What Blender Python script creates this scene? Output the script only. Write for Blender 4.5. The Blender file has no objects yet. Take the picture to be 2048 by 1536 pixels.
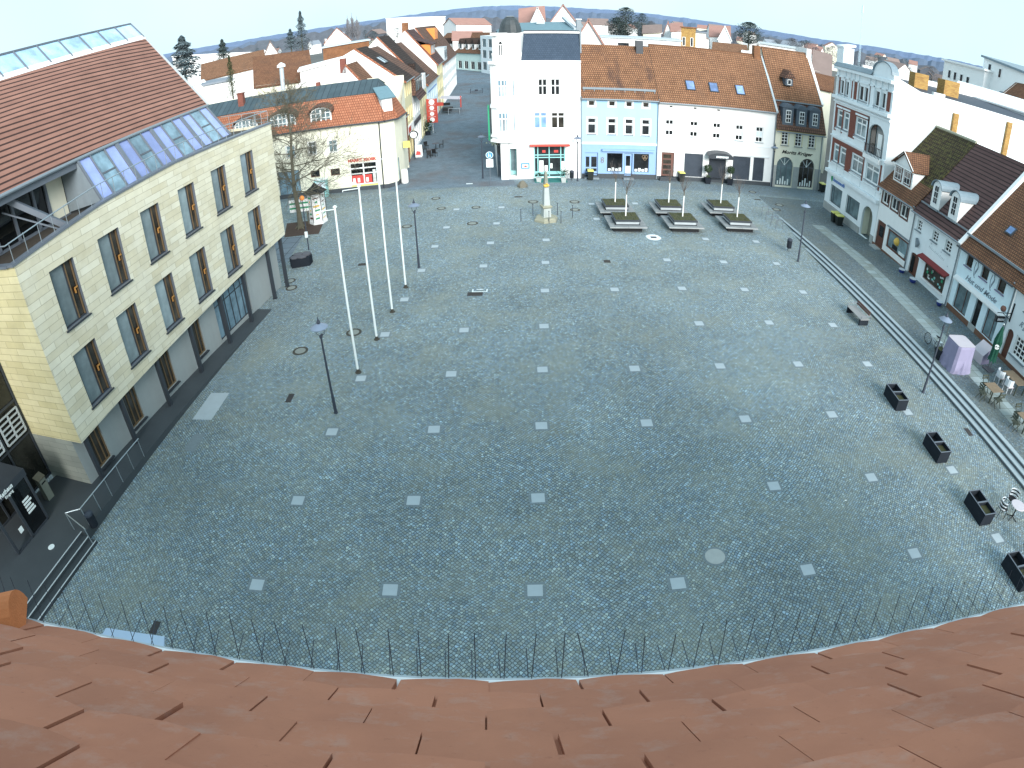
import bpy, math, random
from mathutils import Vector, Matrix
random.seed(11)
C = bpy.context.scene.collection
PI = math.pi

# ------------------------------------------------------------------ materials
MATS = {}
def _nt(name):
    m = bpy.data.materials.new(name); m.use_nodes = True
    nt = m.node_tree; nt.nodes.clear()
    o = nt.nodes.new('ShaderNodeOutputMaterial'); b = nt.nodes.new('ShaderNodeBsdfPrincipled')
    nt.links.new(b.outputs[0], o.inputs[0])
    MATS[name] = m
    return m, nt, b
def N(nt, t, **kw):
    n = nt.nodes.new(t)
    for k, v in kw.items():
        if k[0] == '_': n.inputs[k[1:].replace('_', ' ')].default_value = v
        else: setattr(n, k, v)
    return n
def mixc(nt, fac, a, b, mode='MIX'):
    n = nt.nodes.new('ShaderNodeMix'); n.data_type = 'RGBA'; n.blend_type = mode
    for sock, v in ((n.inputs[0], fac), (n.inputs[6], a), (n.inputs[7], b)):
        if isinstance(v, bpy.types.NodeSocket): nt.links.new(v, sock)
        elif isinstance(v, (int, float)): sock.default_value = v
        else: sock.default_value = (*v, 1) if len(v) == 3 else v
    return n.outputs[2]
def ramp(nt, src, stops):
    r = nt.nodes.new('ShaderNodeValToRGB'); e = r.color_ramp.elements
    while len(e) < len(stops): e.new(0.5)
    for el, (p, c) in zip(e, stops):
        el.position = p; el.color = (*c, 1) if not isinstance(c, (int, float)) else (c, c, c, 1)
    nt.links.new(src, r.inputs[0]); return r.outputs[0]
def noise(nt, vec, scale, detail=4, rough=.6):
    n = N(nt, 'ShaderNodeTexNoise', _Scale=scale, _Detail=detail, _Roughness=rough)
    nt.links.new(vec, n.inputs['Vector']); return n.outputs[0]
def uvv(nt): return N(nt, 'ShaderNodeTexCoord').outputs['UV']
def obv(nt): return N(nt, 'ShaderNodeTexCoord').outputs['Object']
def scl(c, k): return tuple(min(1, x * k) for x in c)
def bump(nt, b, h, s, d=.02):
    n = N(nt, 'ShaderNodeBump', _Strength=s, _Distance=d)
    nt.links.new(h, n.inputs['Height']); nt.links.new(n.outputs[0], b.inputs['Normal'])
def plain(name, c, rough=.8, var=.18, scale=2.5, spec=.3, metal=0, bmp=0, streak=0):
    """paint, plaster, metal, wood: colour with cloudy variation and (streak) vertical run-off stains"""
    m, nt, b = _nt(name); v = uvv(nt)
    f = noise(nt, v, scale, 5)
    col = mixc(nt, f, scl(c, 1 - var), scl(c, 1 + var))
    if streak:
        mp = N(nt, 'ShaderNodeMapping'); mp.inputs['Scale'].default_value = (1.6, .16, 1)
        nt.links.new(v, mp.inputs[0])
        s = ramp(nt, noise(nt, mp.outputs[0], 1.5, 5), [(.45, 0), (.75, 1)])
        k = N(nt, 'ShaderNodeMath', operation='MULTIPLY'); nt.links.new(s, k.inputs[0]); k.inputs[1].default_value = streak
        col = mixc(nt, k.outputs[0], col, scl(c, .55))
    nt.links.new(col, b.inputs['Base Color'])
    b.inputs['Roughness'].default_value = rough; b.inputs['Metallic'].default_value = metal
    b.inputs['Specular IOR Level'].default_value = spec
    if bmp: bump(nt, b, noise(nt, v, scale * 8, 3), bmp)
    return m
def bricky(name, c1, c2, mortar, w, h, ms=.012, rough=.85, off=.5, stain=0, stainc=(.05, .045, .04), patch=.25, bmp=.5, dist=.02, sscale=.5, spec=.25, bias=0, sy=1.0):
    """coursed material on metric UVs: roof tiles, ashlar, brick, slabs"""
    m, nt, b = _nt(name); v = uvv(nt)
    t = N(nt, 'ShaderNodeTexBrick', offset=off)
    nt.links.new(v, t.inputs['Vector'])
    for k, x in (('Color1', c1), ('Color2', c2), ('Mortar', mortar)): t.inputs[k].default_value = (*x, 1)
    for k, x in (('Scale', 1), ('Mortar Size', ms), ('Brick Width', w), ('Row Height', h), ('Bias', bias), ('Mortar Smooth', .15)): t.inputs[k].default_value = x
    f = noise(nt, v, .9, 6)
    col = mixc(nt, patch, t.outputs[0], ramp(nt, f, [(.25, .25), (.75, 1)]), 'MULTIPLY')
    if stain:
        sm = N(nt, 'ShaderNodeMapping'); sm.inputs['Scale'].default_value = (1, sy, 1); nt.links.new(v, sm.inputs[0])
        s = ramp(nt, noise(nt, sm.outputs[0], sscale, 6, .65), [(.5, 0), (.68, 1)])
        k = N(nt, 'ShaderNodeMath', operation='MULTIPLY'); nt.links.new(s, k.inputs[0]); k.inputs[1].default_value = stain
        col = mixc(nt, k.outputs[0], col, stainc)
    nt.links.new(col, b.inputs['Base Color'])
    b.inputs['Roughness'].default_value = rough; b.inputs['Specular IOR Level'].default_value = spec
    inv = N(nt, 'ShaderNodeMath', operation='SUBTRACT'); inv.inputs[0].default_value = 1
    nt.links.new(t.outputs['Fac'], inv.inputs[1]); bump(nt, b, inv.outputs[0], bmp, dist)
    return m
def glass(name, c, rough=.06, spec=.5, var=.5, scale=1.2):
    m, nt, b = _nt(name); v = obv(nt)
    col = mixc(nt, ramp(nt, noise(nt, v, scale, 3), [(.35, 0), (.65, 1)]), scl(c, 1 - var), scl(c, 1 + var))
    oi = N(nt, 'ShaderNodeObjectInfo')
    col = mixc(nt, 1.0, col, ramp(nt, oi.outputs['Random'], [(0, .62), (.5, 1.0), (1, 1.4)]), 'MULTIPLY')  # random tone per pane, painted in for differing reflections
    nt.links.new(col, b.inputs['Base Color']); b.inputs['Roughness'].default_value = rough
    b.inputs['Specular IOR Level'].default_value = spec
    return m

def cobble(name, tone, scale, dark=.35, ang=.72, rnd=.38):
    m, nt, b = _nt(name); v = obv(nt)
    wn = N(nt, 'ShaderNodeTexNoise', _Scale=.22, _Detail=1.0); nt.links.new(v, wn.inputs['Vector'])
    ma = N(nt, 'ShaderNodeVectorMath', operation='MULTIPLY_ADD')
    nt.links.new(wn.outputs['Color'], ma.inputs[0]); ma.inputs[1].default_value = (.9, .9, 0); nt.links.new(v, ma.inputs[2])
    mp = N(nt, 'ShaderNodeMapping'); mp.inputs['Rotation'].default_value = (0, 0, ang)
    nt.links.new(ma.outputs[0], mp.inputs[0])
    vo = N(nt, 'ShaderNodeTexVoronoi', voronoi_dimensions='2D', distance='MINKOWSKI', _Scale=scale, _Randomness=rnd)
    vo.inputs['Exponent'].default_value = 4
    ed = N(nt, 'ShaderNodeTexVoronoi', voronoi_dimensions='2D', feature='DISTANCE_TO_EDGE', _Scale=scale, _Randomness=rnd)
    nt.links.new(mp.outputs[0], vo.inputs['Vector']); nt.links.new(mp.outputs[0], ed.inputs['Vector'])
    sp = N(nt, 'ShaderNodeSeparateColor'); nt.links.new(vo.outputs['Color'], sp.inputs[0])
    val = ramp(nt, sp.outputs[0], [(0, .70), (.3, .90), (.7, 1.08), (.93, 1.28), (1, 1.7)])
    hue = ramp(nt, sp.outputs[1], [(0, (1.0, .96, .86)), (.3, (1, 1, 1)), (.65, (.92, 1.0, 1.06)), (1, (.84, .97, 1.16))])
    st = mixc(nt, 1.0, mixc(nt, 1.0, val, hue, 'MULTIPLY'), tone, 'MULTIPLY')
    j = ramp(nt, ed.outputs['Distance'], [(.045, 0), (.15, 1)])
    col = mixc(nt, j, scl(tone, dark), st)
    dust = ramp(nt, noise(nt, v, .13, 5, .6), [(.3, .82), (.5, 1.0), (.72, 1.22)])
    col = mixc(nt, 1.0, col, dust, 'MULTIPLY')
    br = ramp(nt, noise(nt, v, .3, 5, .7), [(.46, 0), (.72, .55)])
    col = mixc(nt, br, col, (tone[0] * 1.02, tone[1] * .88, tone[2] * .68))
    nt.links.new(col, b.inputs['Base Color']); b.inputs['Roughness'].default_value = .75
    b.inputs['Specular IOR Level'].default_value = .3
    bump(nt, b, j, .5, .02)
    return m

# ------------------------------------------------------------------ mesh builder
class MB:
    def __init__(s, off=(0, 0, 0)): s.v = []; s.f = []; s.m = []; s.o = Vector(off)
    def poly(s, pts, m=0):
        i = len(s.v); s.v += [tuple(Vector(p) + s.o) for p in pts]
        s.f.append(tuple(range(i, i + len(pts)))); s.m.append(m)
    def box(s, x0, x1, y0, y1, z0, z1, m=0):
        s.hexa([(x0, y0, z0), (x1, y0, z0), (x1, y1, z0), (x0, y1, z0), (x0, y0, z1), (x1, y0, z1), (x1, y1, z1), (x0, y1, z1)], m)
    def hexa(s, p, m=0):
        i = len(s.v); s.v += [tuple(Vector(q) + s.o) for q in p]
        for f in ((3, 2, 1, 0), (4, 5, 6, 7), (0, 1, 5, 4), (1, 2, 6, 5), (2, 3, 7, 6), (3, 0, 4, 7)):
            s.f.append(tuple(i + k for k in f)); s.m.append(m)
    def slab(s, q, t, m=0):
        """plate of thickness t under the quad / polygon q"""
        n = (Vector(q[1]) - Vector(q[0])).cross(Vector(q[2]) - Vector(q[0])).normalized()
        lo = [Vector(p) - n * t for p in q]
        s.poly(q, m); s.poly(lo[::-1], m)
        for k in range(len(q)): s.poly([q[k], lo[k], lo[(k + 1) % len(q)], q[(k + 1) % len(q)]], m)
    def beam(s, p, q, w, h=None, m=0, up=(0, 0, 1)):
        h = h or w; p = Vector(p); q = Vector(q); d = (q - p).normalized(); u = Vector(up)
        if abs(d.dot(u)) > .97: u = Vector((0, 1, 0))
        a = d.cross(u).normalized() * (w / 2); b = a.cross(d).normalized() * (h / 2)
        s.hexa([p - a - b, p + a - b, q + a - b, q - a - b, p - a + b, p + a + b, q + a + b, q - a + b], m)
    def tube(s, p, q, r0, r1=None, n=8, m=0, caps=True):
        r1 = r0 if r1 is None else r1; p = Vector(p); q = Vector(q); d = (q - p)
        if d.length < 1e-6: return
        d.normalize(); u = Vector((0, 0, 1)) if abs(d.z) < .9 else Vector((1, 0, 0))
        a = d.cross(u).normalized(); b = d.cross(a)
        i = len(s.v)
        for k in range(n):
            t = 2 * PI * k / n; e = a * math.cos(t) + b * math.sin(t)
            s.v.append(tuple(p + e * r0 + s.o)); s.v.append(tuple(q + e * r1 + s.o))
        for k in range(n):
            k2 = (k + 1) % n
            s.f.append((i + 2 * k, i + 2 * k + 1, i + 2 * k2 + 1, i + 2 * k2)); s.m.append(m)
        if caps:
            s.f.append(tuple(i + 2 * k for k in range(n))); s.m.append(m)
            s.f.append(tuple(i + 2 * k + 1 for k in range(n - 1, -1, -1))); s.m.append(m)
    def path(s, pts, r, n=6, m=0):
        for a, b in zip(pts[:-1], pts[1:]): s.tube(a, b, r, r, n, m)
    def lathe(s, prof, c=(0, 0, 0), n=16, m=0, rot=0):
        i = len(s.v); c = Vector(c); L = len(prof)
        for k in range(n):
            t = 2 * PI * k / n + rot
            for r, z in prof: s.v.append(tuple(c + Vector((r * math.cos(t), r * math.sin(t), z)) + s.o))
        for k in range(n):
            k2 = (k + 1) % n
            for j in range(L - 1):
                s.f.append((i + k * L + j, i + k2 * L + j, i + k2 * L + j + 1, i + k * L + j + 1)); s.m.append(m)
        s.f.append(tuple(i + k * L + L - 1 for k in range(n))); s.m.append(m)
        s.f.append(tuple(i + k * L for k in range(n - 1, -1, -1))); s.m.append(m)
    def ball(s, c, r, n=10, m=0, sz=1.0):
        k = max(4, n // 2)
        s.lathe([(max(.002, r * math.sin(PI * j / k)), -r * sz * math.cos(PI * j / k)) for j in range(k + 1)], c, n, m)
    def extr(s, pts, y0, y1, m=0):
        """polygon in x-z pushed from y0 to y1"""
        s.poly([(x, y0, z) for x, z in pts], m); s.poly([(x, y1, z) for x, z in pts][::-1], m)
        for a, b in zip(pts, pts[1:] + pts[:1]): s.poly([(a[0], y0, a[1]), (a[0], y1, a[1]), (b[0], y1, b[1]), (b[0], y0, b[1])], m)
    def prism(s, pts, z0, z1, m=0):
        """polygon in x-y raised from z0 to z1"""
        s.poly([(x, y, z1) for x, y in pts], m); s.poly([(x, y, z0) for x, y in pts][::-1], m)
        for a, b in zip(pts, pts[1:] + pts[:1]): s.poly([(a[0], a[1], z0), (b[0], b[1], z0), (b[0], b[1], z1), (a[0], a[1], z1)], m)
    def mesh(s, name, mats):
        me = bpy.data.meshes.new(name); me.from_pydata(s.v, [], s.f)
        for x in mats: me.materials.append(MATS[x])
        uv = me.uv_layers.new(name='UVMap')
        Z = Vector((0, 0, 1))
        for p, mi in zip(me.polygons, s.m):
            p.material_index = mi; n = p.normal
            if abs(n.z) > .97: t = Vector((1, 0, 0)); b = Vector((0, 1, 0))
            else:
                if n.z < -.02: n = -n
                t = Z.cross(n).normalized(); b = n.cross(t)
            for li in p.loop_indices:
                co = me.vertices[me.loops[li].vertex_index].co
                uv.data[li].uv = (co.dot(t), co.dot(b))
        return me
    def build(s, name, mats, parent=None, smooth=False, loc=None, rz=0):
        if isinstance(mats, str): mats = [mats]
        me = s.mesh(name, mats)
        if smooth:
            for p in me.polygons: p.use_smooth = True
        o = bpy.data.objects.new(name, me); C.objects.link(o)
        if parent: o.parent = parent
        if loc is not None: o.location = loc
        if rz: o.rotation_euler = (0, 0, rz)
        return o

def each(mb, name, mats, parent):
    """every separate piece of the builder becomes a part of its own"""
    par = list(range(len(mb.v)))
    def fd(i):
        while par[i] != i: par[i] = par[par[i]]; i = par[i]
        return i
    for f in mb.f:
        for k in f[1:]: par[fd(k)] = fd(f[0])
    grp = {}
    for f, m in zip(mb.f, mb.m): grp.setdefault(fd(f[0]), []).append((f, m))
    if isinstance(mats, str): mats = [mats]
    for fs in grp.values():
        b = MB(); mp = {}
        for f, m in fs:
            for k in f:
                if k not in mp: mp[k] = len(b.v); b.v.append(mb.v[k])
            b.f.append(tuple(mp[k] for k in f)); b.m.append(0)
        b.build(name, mats[fs[0][1]], parent)
def tag(o, label, cat, group=None):
    o['label'] = label; o['category'] = cat
    if group: o['group'] = group
    return o
def thing(name, label, cat, loc=(0, 0, 0), rz=0, group=None):
    o = bpy.data.objects.new(name, None); C.objects.link(o); o.empty_display_size = .2
    o.location = loc if len(loc) == 3 else (*loc, 0); o.rotation_euler = (0, 0, rz)
    return tag(o, label, cat, group)
def struct(o): o['kind'] = 'structure'; return o
def kids(o): return [c for c in bpy.data.objects if c.parent == o]
def dup(root, loc, rz=None, label=None, parent=None):
    r = root.copy(); C.objects.link(r)
    if parent: r.parent = parent
    else:
        r.location = loc if len(loc) == 3 else (*loc, 0)
        if rz is not None: r.rotation_euler = (0, 0, rz)
        if label: r['label'] = label
    for ch in kids(root): dup(ch, None, parent=r)
    return r
def text_mesh(body, size, shear=0, ext=.015, bold=0, space=1):
    cu = bpy.data.curves.new('lettering', 'FONT'); cu.body = body; cu.size = size; cu.shear = shear
    cu.extrude = ext; cu.offset = bold; cu.space_character = space; cu.resolution_u = 3
    ob = bpy.data.objects.new('lettering', cu); C.objects.link(ob)
    bpy.context.view_layer.update()
    me = bpy.data.meshes.new_from_object(ob.evaluated_get(bpy.context.evaluated_depsgraph_get()))
    bpy.data.objects.remove(ob); bpy.data.curves.remove(cu)
    me.materials.clear()
    return me
def lettering(body, parent, loc, size, mat, shear=0, bold=0, rot=(PI / 2, 0, 0), width=None, name='lettering', space=1):
    me = text_mesh(body, size, shear, .012, bold, space); me.materials.append(MATS[mat])
    o = bpy.data.objects.new(name, me); C.objects.link(o); o.parent = parent
    o.location = loc; o.rotation_euler = rot
    if width:
        w = max(v.co.x for v in me.vertices) - min(v.co.x for v in me.vertices); o.scale = (width / w, 1, 1)
    return o

# ------------------------------------------------------------------ building kit
def arc(ua, ub, zs, rise, n=8):
    c = (ua + ub) / 2; r = (ub - ua) / 2
    return [(c - r * math.cos(PI * k / n), zs + rise * math.sin(PI * k / n)) for k in range(n + 1)]
def facade(mb, u0, u1, z0, z1, holes, y=0, rev=.15, m=0, mr=None):
    """flat wall facing -y with real openings; hole = (ua, ub, za, zb[, rise of its arch])"""
    mr = m if mr is None else mr
    us = sorted({u0, u1, *[h[0] for h in holes], *[h[1] for h in holes]}); zs = sorted({z0, z1, *[h[2] for h in holes], *[h[3] for h in holes]})
    us = [u for u in us if u0 <= u <= u1]; zs = [z for z in zs if z0 <= z <= z1]
    for a, b in zip(us[:-1], us[1:]):
        for c, d in zip(zs[:-1], zs[1:]):
            x, z = (a + b) / 2, (c + d) / 2
            if not any(h[0] < x < h[1] and h[2] < z < h[3] for h in holes):
                mb.poly([(a, y, c), (b, y, c), (b, y, d), (a, y, d)], m)
    for h in holes:
        ua, ub, za, zb = h[:4]; rise = h[4] if len(h) > 4 else 0; zt = zb - rise; Y = y + rev
        mb.poly([(ua, y, za), (ua, y, zt), (ua, Y, zt), (ua, Y, za)], mr)
        mb.poly([(ub, y, zt), (ub, y, za), (ub, Y, za), (ub, Y, zt)], mr)
        mb.poly([(ua, y, za), (ua, Y, za), (ub, Y, za), (ub, y, za)], mr)
        if rise:
            A = arc(ua, ub, zt, rise); k = len(A) // 2
            mb.poly([(x, y, z) for x, z in A[:k + 1]][::-1] + [(ua, y, zb)][:1], m)
            mb.poly([(ub, y, zb)] + [(x, y, z) for x, z in A[k:]][::-1], m)
            for p, q in zip(A[:-1], A[1:]): mb.poly([(p[0], y, p[1]), (q[0], y, q[1]), (q[0], Y, q[1]), (p[0], Y, p[1])], mr)
        else: mb.poly([(ua, y, zb), (ub, y, zb), (ub, Y, zb), (ua, Y, zb)], mr)
WC = {}
class Bld:
    def __init__(s, name, label, cat, A, ang, u0, group=None):
        d = Vector((math.cos(ang), math.sin(ang)))
        s.u0 = u0; s.root = thing(name, label, cat, (A[0] + d.x * u0, A[1] + d.y * u0, 0), ang, group)
    def mb(s): return MB((-s.u0, 0, 0))
    def part(s, name, mb, mats, parent=None, smooth=False): return mb.build(name, mats, parent or s.root, smooth)
    def loc(s, u, y, z): return (u - s.u0, y, z)
    def text(s, body, u, z, size, mat, y=-.03, **k): return lettering(body, s.root, s.loc(u, y, z), size, mat, **k)
    def win(s, h, cols=2, bars=(.62,), fr='white_paint', pane='dark_glass', y=.1, ft=.07, bt=.05, sill=None, blind=None, name='window', surround=None, sw=.12, dep=.06, vb=None, handle=None):
        """window in opening h: frame mesh with a pane (and sill) below it; repeats share meshes"""
        ua, ub, za, zb = h[:4]; rise = h[4] if len(h) > 4 else 0; w = ub - ua; H = zb - za
        key = (round(w, 2), round(H, 2), rise, cols, bars, fr, pane, y, ft, bt, sill, str(blind), surround, str(vb), sw, dep)
        L = s.loc(ua, 0, za)
        if key in WC: return dup_at(WC[key], s.root, L)
        f = MB(); y1 = y + dep
        f.box(0, ft, y, y1, 0, H - rise); f.box(w - ft, w, y, y1, 0, H - rise); f.box(ft, w - ft, y, y1, 0, ft)
        if rise:
            a = arc(0, w, H - rise, rise); b = arc(ft, w - ft, H - rise, max(.02, rise - ft))
            for k in range(len(a) - 1): f.extr([a[k], b[k], b[k + 1], a[k + 1]], y, y1)
        else: f.box(ft, w - ft, y, y1, H - ft, H)
        for x in (vb if vb else [w * (k + 1) / cols for k in range(cols - 1)]): f.box(x - bt / 2, x + bt / 2, y + .004, y1 - .004, ft, H - (rise and .4 * rise) - ft)
        for q in bars: f.box(ft, w - ft, y + .008, y1 - .002, q * H - bt / 2, q * H + bt / 2)
        if surround:
            for x0, x1, z0, z1 in ((-sw, 0, -sw, H + sw), (w, w + sw, -sw, H + sw), (0, w, H, H + sw), (0, w, -sw, 0)): f.box(x0, x1, -.03, .015, z0, z1, 1)
        o = f.build(name, [fr] + ([surround] if surround else []), s.root, loc=L)
        g = MB(); yp = y + dep * .6
        if rise: g.poly([(0, yp, 0), (w, yp, 0)] + [(x, yp, z) for x, z in arc(0, w, H - rise, rise)][::-1])
        elif blind and not isinstance(blind[0], tuple):
            z0, z1, mm = blind
            zz = [0, z0 * H, z1 * H, H]
            for k in range(3):
                if zz[k + 1] - zz[k] > .01: g.poly([(0, yp, zz[k]), (w, yp, zz[k]), (w, yp, zz[k + 1]), (0, yp, zz[k + 1])], 1 if k == 1 else 0)
        elif blind:
            xs = [0] + [q[0] * w for q in blind]
            for k, (q, mm) in enumerate(blind): g.poly([(xs[k], yp, 0), (xs[k + 1], yp, 0), (xs[k + 1], yp, H), (xs[k], yp, H)], k)
        else: g.poly([(0, yp, 0), (w, yp, 0), (w, yp, H), (0, yp, H)])
        mats = [pane] if not blind else ([pane, blind[2]] if not isinstance(blind[0], tuple) else [q[1] for q in blind])
        g.build('pane', mats, o)
        if sill:
            k = MB(); k.box(-.08, w + .08, y - .24, y, -.07, -.005); k.build('sill', sill, o)
        if handle:
            k = MB(); k.box(handle[0] * w - .03, handle[0] * w + .03, y - .05, y, handle[1] * H, handle[1] * H + .22); k.box(handle[0] * w - .03, handle[0] * w + .16, y - .07, y - .02, handle[1] * H + .2, handle[1] * H + .26)
            k.build('handle', 'orange_handle', o)
        WC[key] = o
        return o
    def gable_roof(s, u0, u1, ze, zr, yr, mat, ov=.3, t=.14, yb=None, uo=0, name='roof', back=True):
        """front slope from eave height ze to ridge zr at depth yr, and the back slope"""
        k = (zr - ze) / yr; b = s.mb()
        b.slab([(u0 - uo, -ov, ze - ov * k), (u1 + uo, -ov, ze - ov * k), (u1 + uo, yr, zr), (u0 - uo, yr, zr)], t)
        if back:
            Y = yb or 2 * yr + ov
            b.slab([(u1 + uo, Y, zr - (Y - yr) * k), (u0 - uo, Y, zr - (Y - yr) * k), (u0 - uo, yr, zr), (u1 + uo, yr, zr)], t)
        r = s.part(name, b, mat)
        c = s.mb(); c.tube((u0 - uo, yr, zr - .03), (u1 + uo, yr, zr - .03), .11, n=8); c.build('ridge_tiles', mat, r)
        return r
    def gutter(s, u0, u1, z, y=-.36, mat='zinc'):
        b = s.mb(); b.tube((u0, y, z), (u1, y, z), .07, n=8); return s.part('gutter', b, mat)
    def pipe(s, u, z1, z0=.1, y=-.09, mat='zinc', r=.05):
        b = s.mb(); b.tube((u, y, z0), (u, y, z1), r, n=6); b.tube((u, y, z1), (u, y - .25, z1 + .2), r, n=6); return s.part('downpipe', b, mat)
    def body(s, u0, u1, z0, z1, depth, mats, holes=(), rev=.18, yr=None, zr=None, y=0, extra=None, name='wall'):
        """walls: pierced front, plain sides and back, gable triangles when yr, zr are given"""
        b = s.mb(); facade(b, u0, u1, z0, z1, list(holes), y, rev)
        Y = y + depth
        for u, sgn in ((u0, 1), (u1, -1)):
            q = [(u, y, z0), (u, Y, z0), (u, Y, z1)] + ([(u, yr, zr)] if zr else []) + [(u, y, z1)]
            b.poly(q if sgn < 0 else q[::-1])
        b.poly([(u1, Y, z0), (u0, Y, z0), (u0, Y, z1), (u1, Y, z1)])
        if not zr: b.poly([(u0, y, z1), (u1, y, z1), (u1, Y, z1), (u0, Y, z1)])
        if extra: extra(b)
        return s.part(name, b, mats)
    def skylight(s, u0, u1, za, zb, ze, zr, yr, pane='sky_glass'):
        k = yr / (zr - ze); nrm = Vector((0, -(zr - ze), yr)).normalized()
        P = lambda u, z, e: tuple(Vector((u, (z - ze) * k, z)) + nrm * e)
        b = s.mb(); q = [P(u0, za, .09), P(u1, za, .09), P(u1, zb, .09), P(u0, zb, .09)]; b.slab(q, .1)
        o = s.part('skylight', b, 'dark_metal')
        g = s.mb(); d = .09; g.slab([P(u0 + d, za + d * .7, .115), P(u1 - d, za + d * .7, .115), P(u1 - d, zb - d * .7, .115), P(u0 + d, zb - d * .7, .115)], .02)
        g.build('pane', pane, o); return o
def dup_at(o, parent, loc):
    r = o.copy(); C.objects.link(r); r.parent = parent; r.location = loc
    for ch in kids(o): k = ch.copy(); C.objects.link(k); k.parent = r
    return r

# ------------------------------------------------------------------ palette
plain('white_render', (.85, .86, .85), var=.06, streak=.10, scale=.8)
plain('white_clean', (.84, .84, .83), var=.04, scale=.8)
plain('cool_render', (.80, .85, .87), var=.06, streak=.12, scale=.8)
plain('cream_render', (.80, .78, .64), var=.07, streak=.14, scale=.8)
plain('yellow_render', (.72, .66, .42), var=.08, streak=.12)
plain('ochre_render', (.58, .45, .22), var=.1)
plain('mint_render', (.60, .74, .70), var=.06)
plain('ice_render', (.70, .84, .90), var=.06, streak=.1)
plain('blue_render', (.35, .56, .74), var=.05, streak=.08, scale=.8)
plain('deep_blue_render', (.26, .40, .62), var=.06, streak=.1, scale=.8)
plain('grey_render', (.34, .37, .37), var=.07, streak=.12)
plain('plinth', (.06, .07, .08), var=.2)
plain('stone_plinth', (.38, .40, .39), var=.2, streak=.25)
plain('brown_plinth', (.17, .09, .06), var=.25)
plain('white_paint', (.82, .83, .82), rough=.5, var=.03)
plain('brown_paint', (.12, .05, .035), rough=.5, var=.15)
plain('wood_frame', (.16, .105, .055), rough=.5, var=.25, scale=6)
plain('orange_handle', (.46, .22, .06), rough=.4, var=.05)
plain('dark_metal', (.035, .042, .052), rough=.45, var=.15, spec=.5)
plain('grey_metal', (.13, .15, .18), rough=.4, var=.12, spec=.5)
plain('light_metal', (.42, .47, .50), rough=.35, var=.1, spec=.6)
plain('zinc', (.20, .24, .27), rough=.45, var=.15, spec=.5, streak=.2)
plain('steel', (.38, .43, .46), rough=.3, var=.1, metal=.6)
plain('pale_pole', (.78, .84, .84), rough=.4, var=.05)
plain('anthracite', (.045, .055, .075), rough=.6, var=.1)
plain('red_paint', (.48, .07, .05), rough=.5, var=.1)
plain('dark_red', (.22, .03, .03), rough=.6, var=.15)
plain('orange_paint', (.75, .25, .06), rough=.5, var=.08)
plain('sign_blue', (.05, .25, .62), rough=.5, var=.05)
plain('lettering_blue', (.10, .22, .55), rough=.5, var=.05)
plain('lettering_grey', (.22, .27, .32), rough=.6, var=.05)
plain('black_paint', (.012, .013, .015), rough=.5, var=.2)
plain('green_paint', (.03, .30, .15), rough=.5, var=.1)
plain('yellow_lid', (.60, .58, .16), rough=.45, var=.06)
plain('bin_black', (.02, .025, .024), rough=.5, var=.2)
plain('teal_paint', (.30, .62, .62), rough=.5, var=.05)
plain('teal_step', (.03, .16, .15), rough=.7, var=.1)
plain('gold', (.75, .48, .10), rough=.35, var=.2)
plain('slate_blue', (.10, .125, .155), rough=.55, var=.15, scale=3)
plain('roof_felt', (.13, .22, .26), rough=.6, var=.2)
plain('lead', (.20, .26, .30), rough=.45, var=.2, streak=.3)
plain('copper_dome', (.045, .055, .06), rough=.5, var=.7, scale=2.2)
plain('tarpaulin', (.25, .235, .35), rough=.7, var=.08, scale=1.4)
plain('blue_canvas', (.42, .52, .66), rough=.7, var=.08)
plain('green_canvas', (.015, .085, .055), rough=.8, var=.25, scale=4)
plain('deck_wood', (.30, .31, .30), rough=.8, var=.22, scale=9)
plain('bench_wood', (.30, .30, .30), rough=.7, var=.2, scale=9)
plain('bench_back', (.15, .075, .06), rough=.7, var=.2, scale=9)
plain('table_wood', (.23, .17, .115), rough=.7, var=.2, scale=9)
plain('olive_seat', (.055, .065, .05), rough=.8, var=.2)
plain('marble_top', (.50, .46, .50), rough=.35, var=.08)
plain('soil', (.075, .075, .035), rough=1, var=.5, scale=7, bmp=.6)
plain('moss_soil', (.068, .072, .036), rough=1, var=.55, scale=5, bmp=.7)
plain('earth', (.075, .052, .042), rough=1, var=.3, scale=3, bmp=.5)
plain('bark', (.125, .115, .085), rough=.95, var=.4, scale=6, bmp=.5)
plain('twig', (.13, .11, .10), rough=.95, var=.3)
plain('limewash', (.85, .86, .84), rough=.8, var=.05)
plain('evergreen', (.075, .105, .10), rough=.9, var=.55, scale=3)  # lightened in colour for the haze of distance
plain('hazy_evergreen', (.115, .155, .17), rough=.9, var=.3, scale=.8)  # distance haze mixed into the green
plain('thuja', (.085, .10, .045), rough=.9, var=.5, scale=3)
plain('bare_crown', (.17, .17, .185), rough=1, var=.35, scale=.6)
plain('bush_leaf', (.035, .06, .03), rough=.9, var=.5, scale=5)
plain('pale_flower', (.62, .66, .42), rough=.8, var=.3, scale=6)
plain('milestone_pale', (.43, .47, .46), rough=.8, var=.14, streak=.3)
plain('milestone_ochre', (.33, .325, .25), rough=.85, var=.2, streak=.35)
plain('milestone_grey', (.24, .25, .21), rough=.9, var=.3)
plain('boulder', (.16, .15, .12), rough=.95, var=.35, bmp=.5)
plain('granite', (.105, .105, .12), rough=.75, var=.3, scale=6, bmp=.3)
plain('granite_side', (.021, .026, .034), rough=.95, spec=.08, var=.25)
plain('cobalt_glaze', (.03, .05, .22), rough=.3, var=.3)
plain('silver_rim', (.60, .64, .68), rough=.35, var=.05)
plain('step_edge', (.48, .52, .54), rough=.75, var=.12)
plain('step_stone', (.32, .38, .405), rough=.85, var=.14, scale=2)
plain('step_riser', (.10, .11, .12), rough=.9, var=.2)
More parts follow.
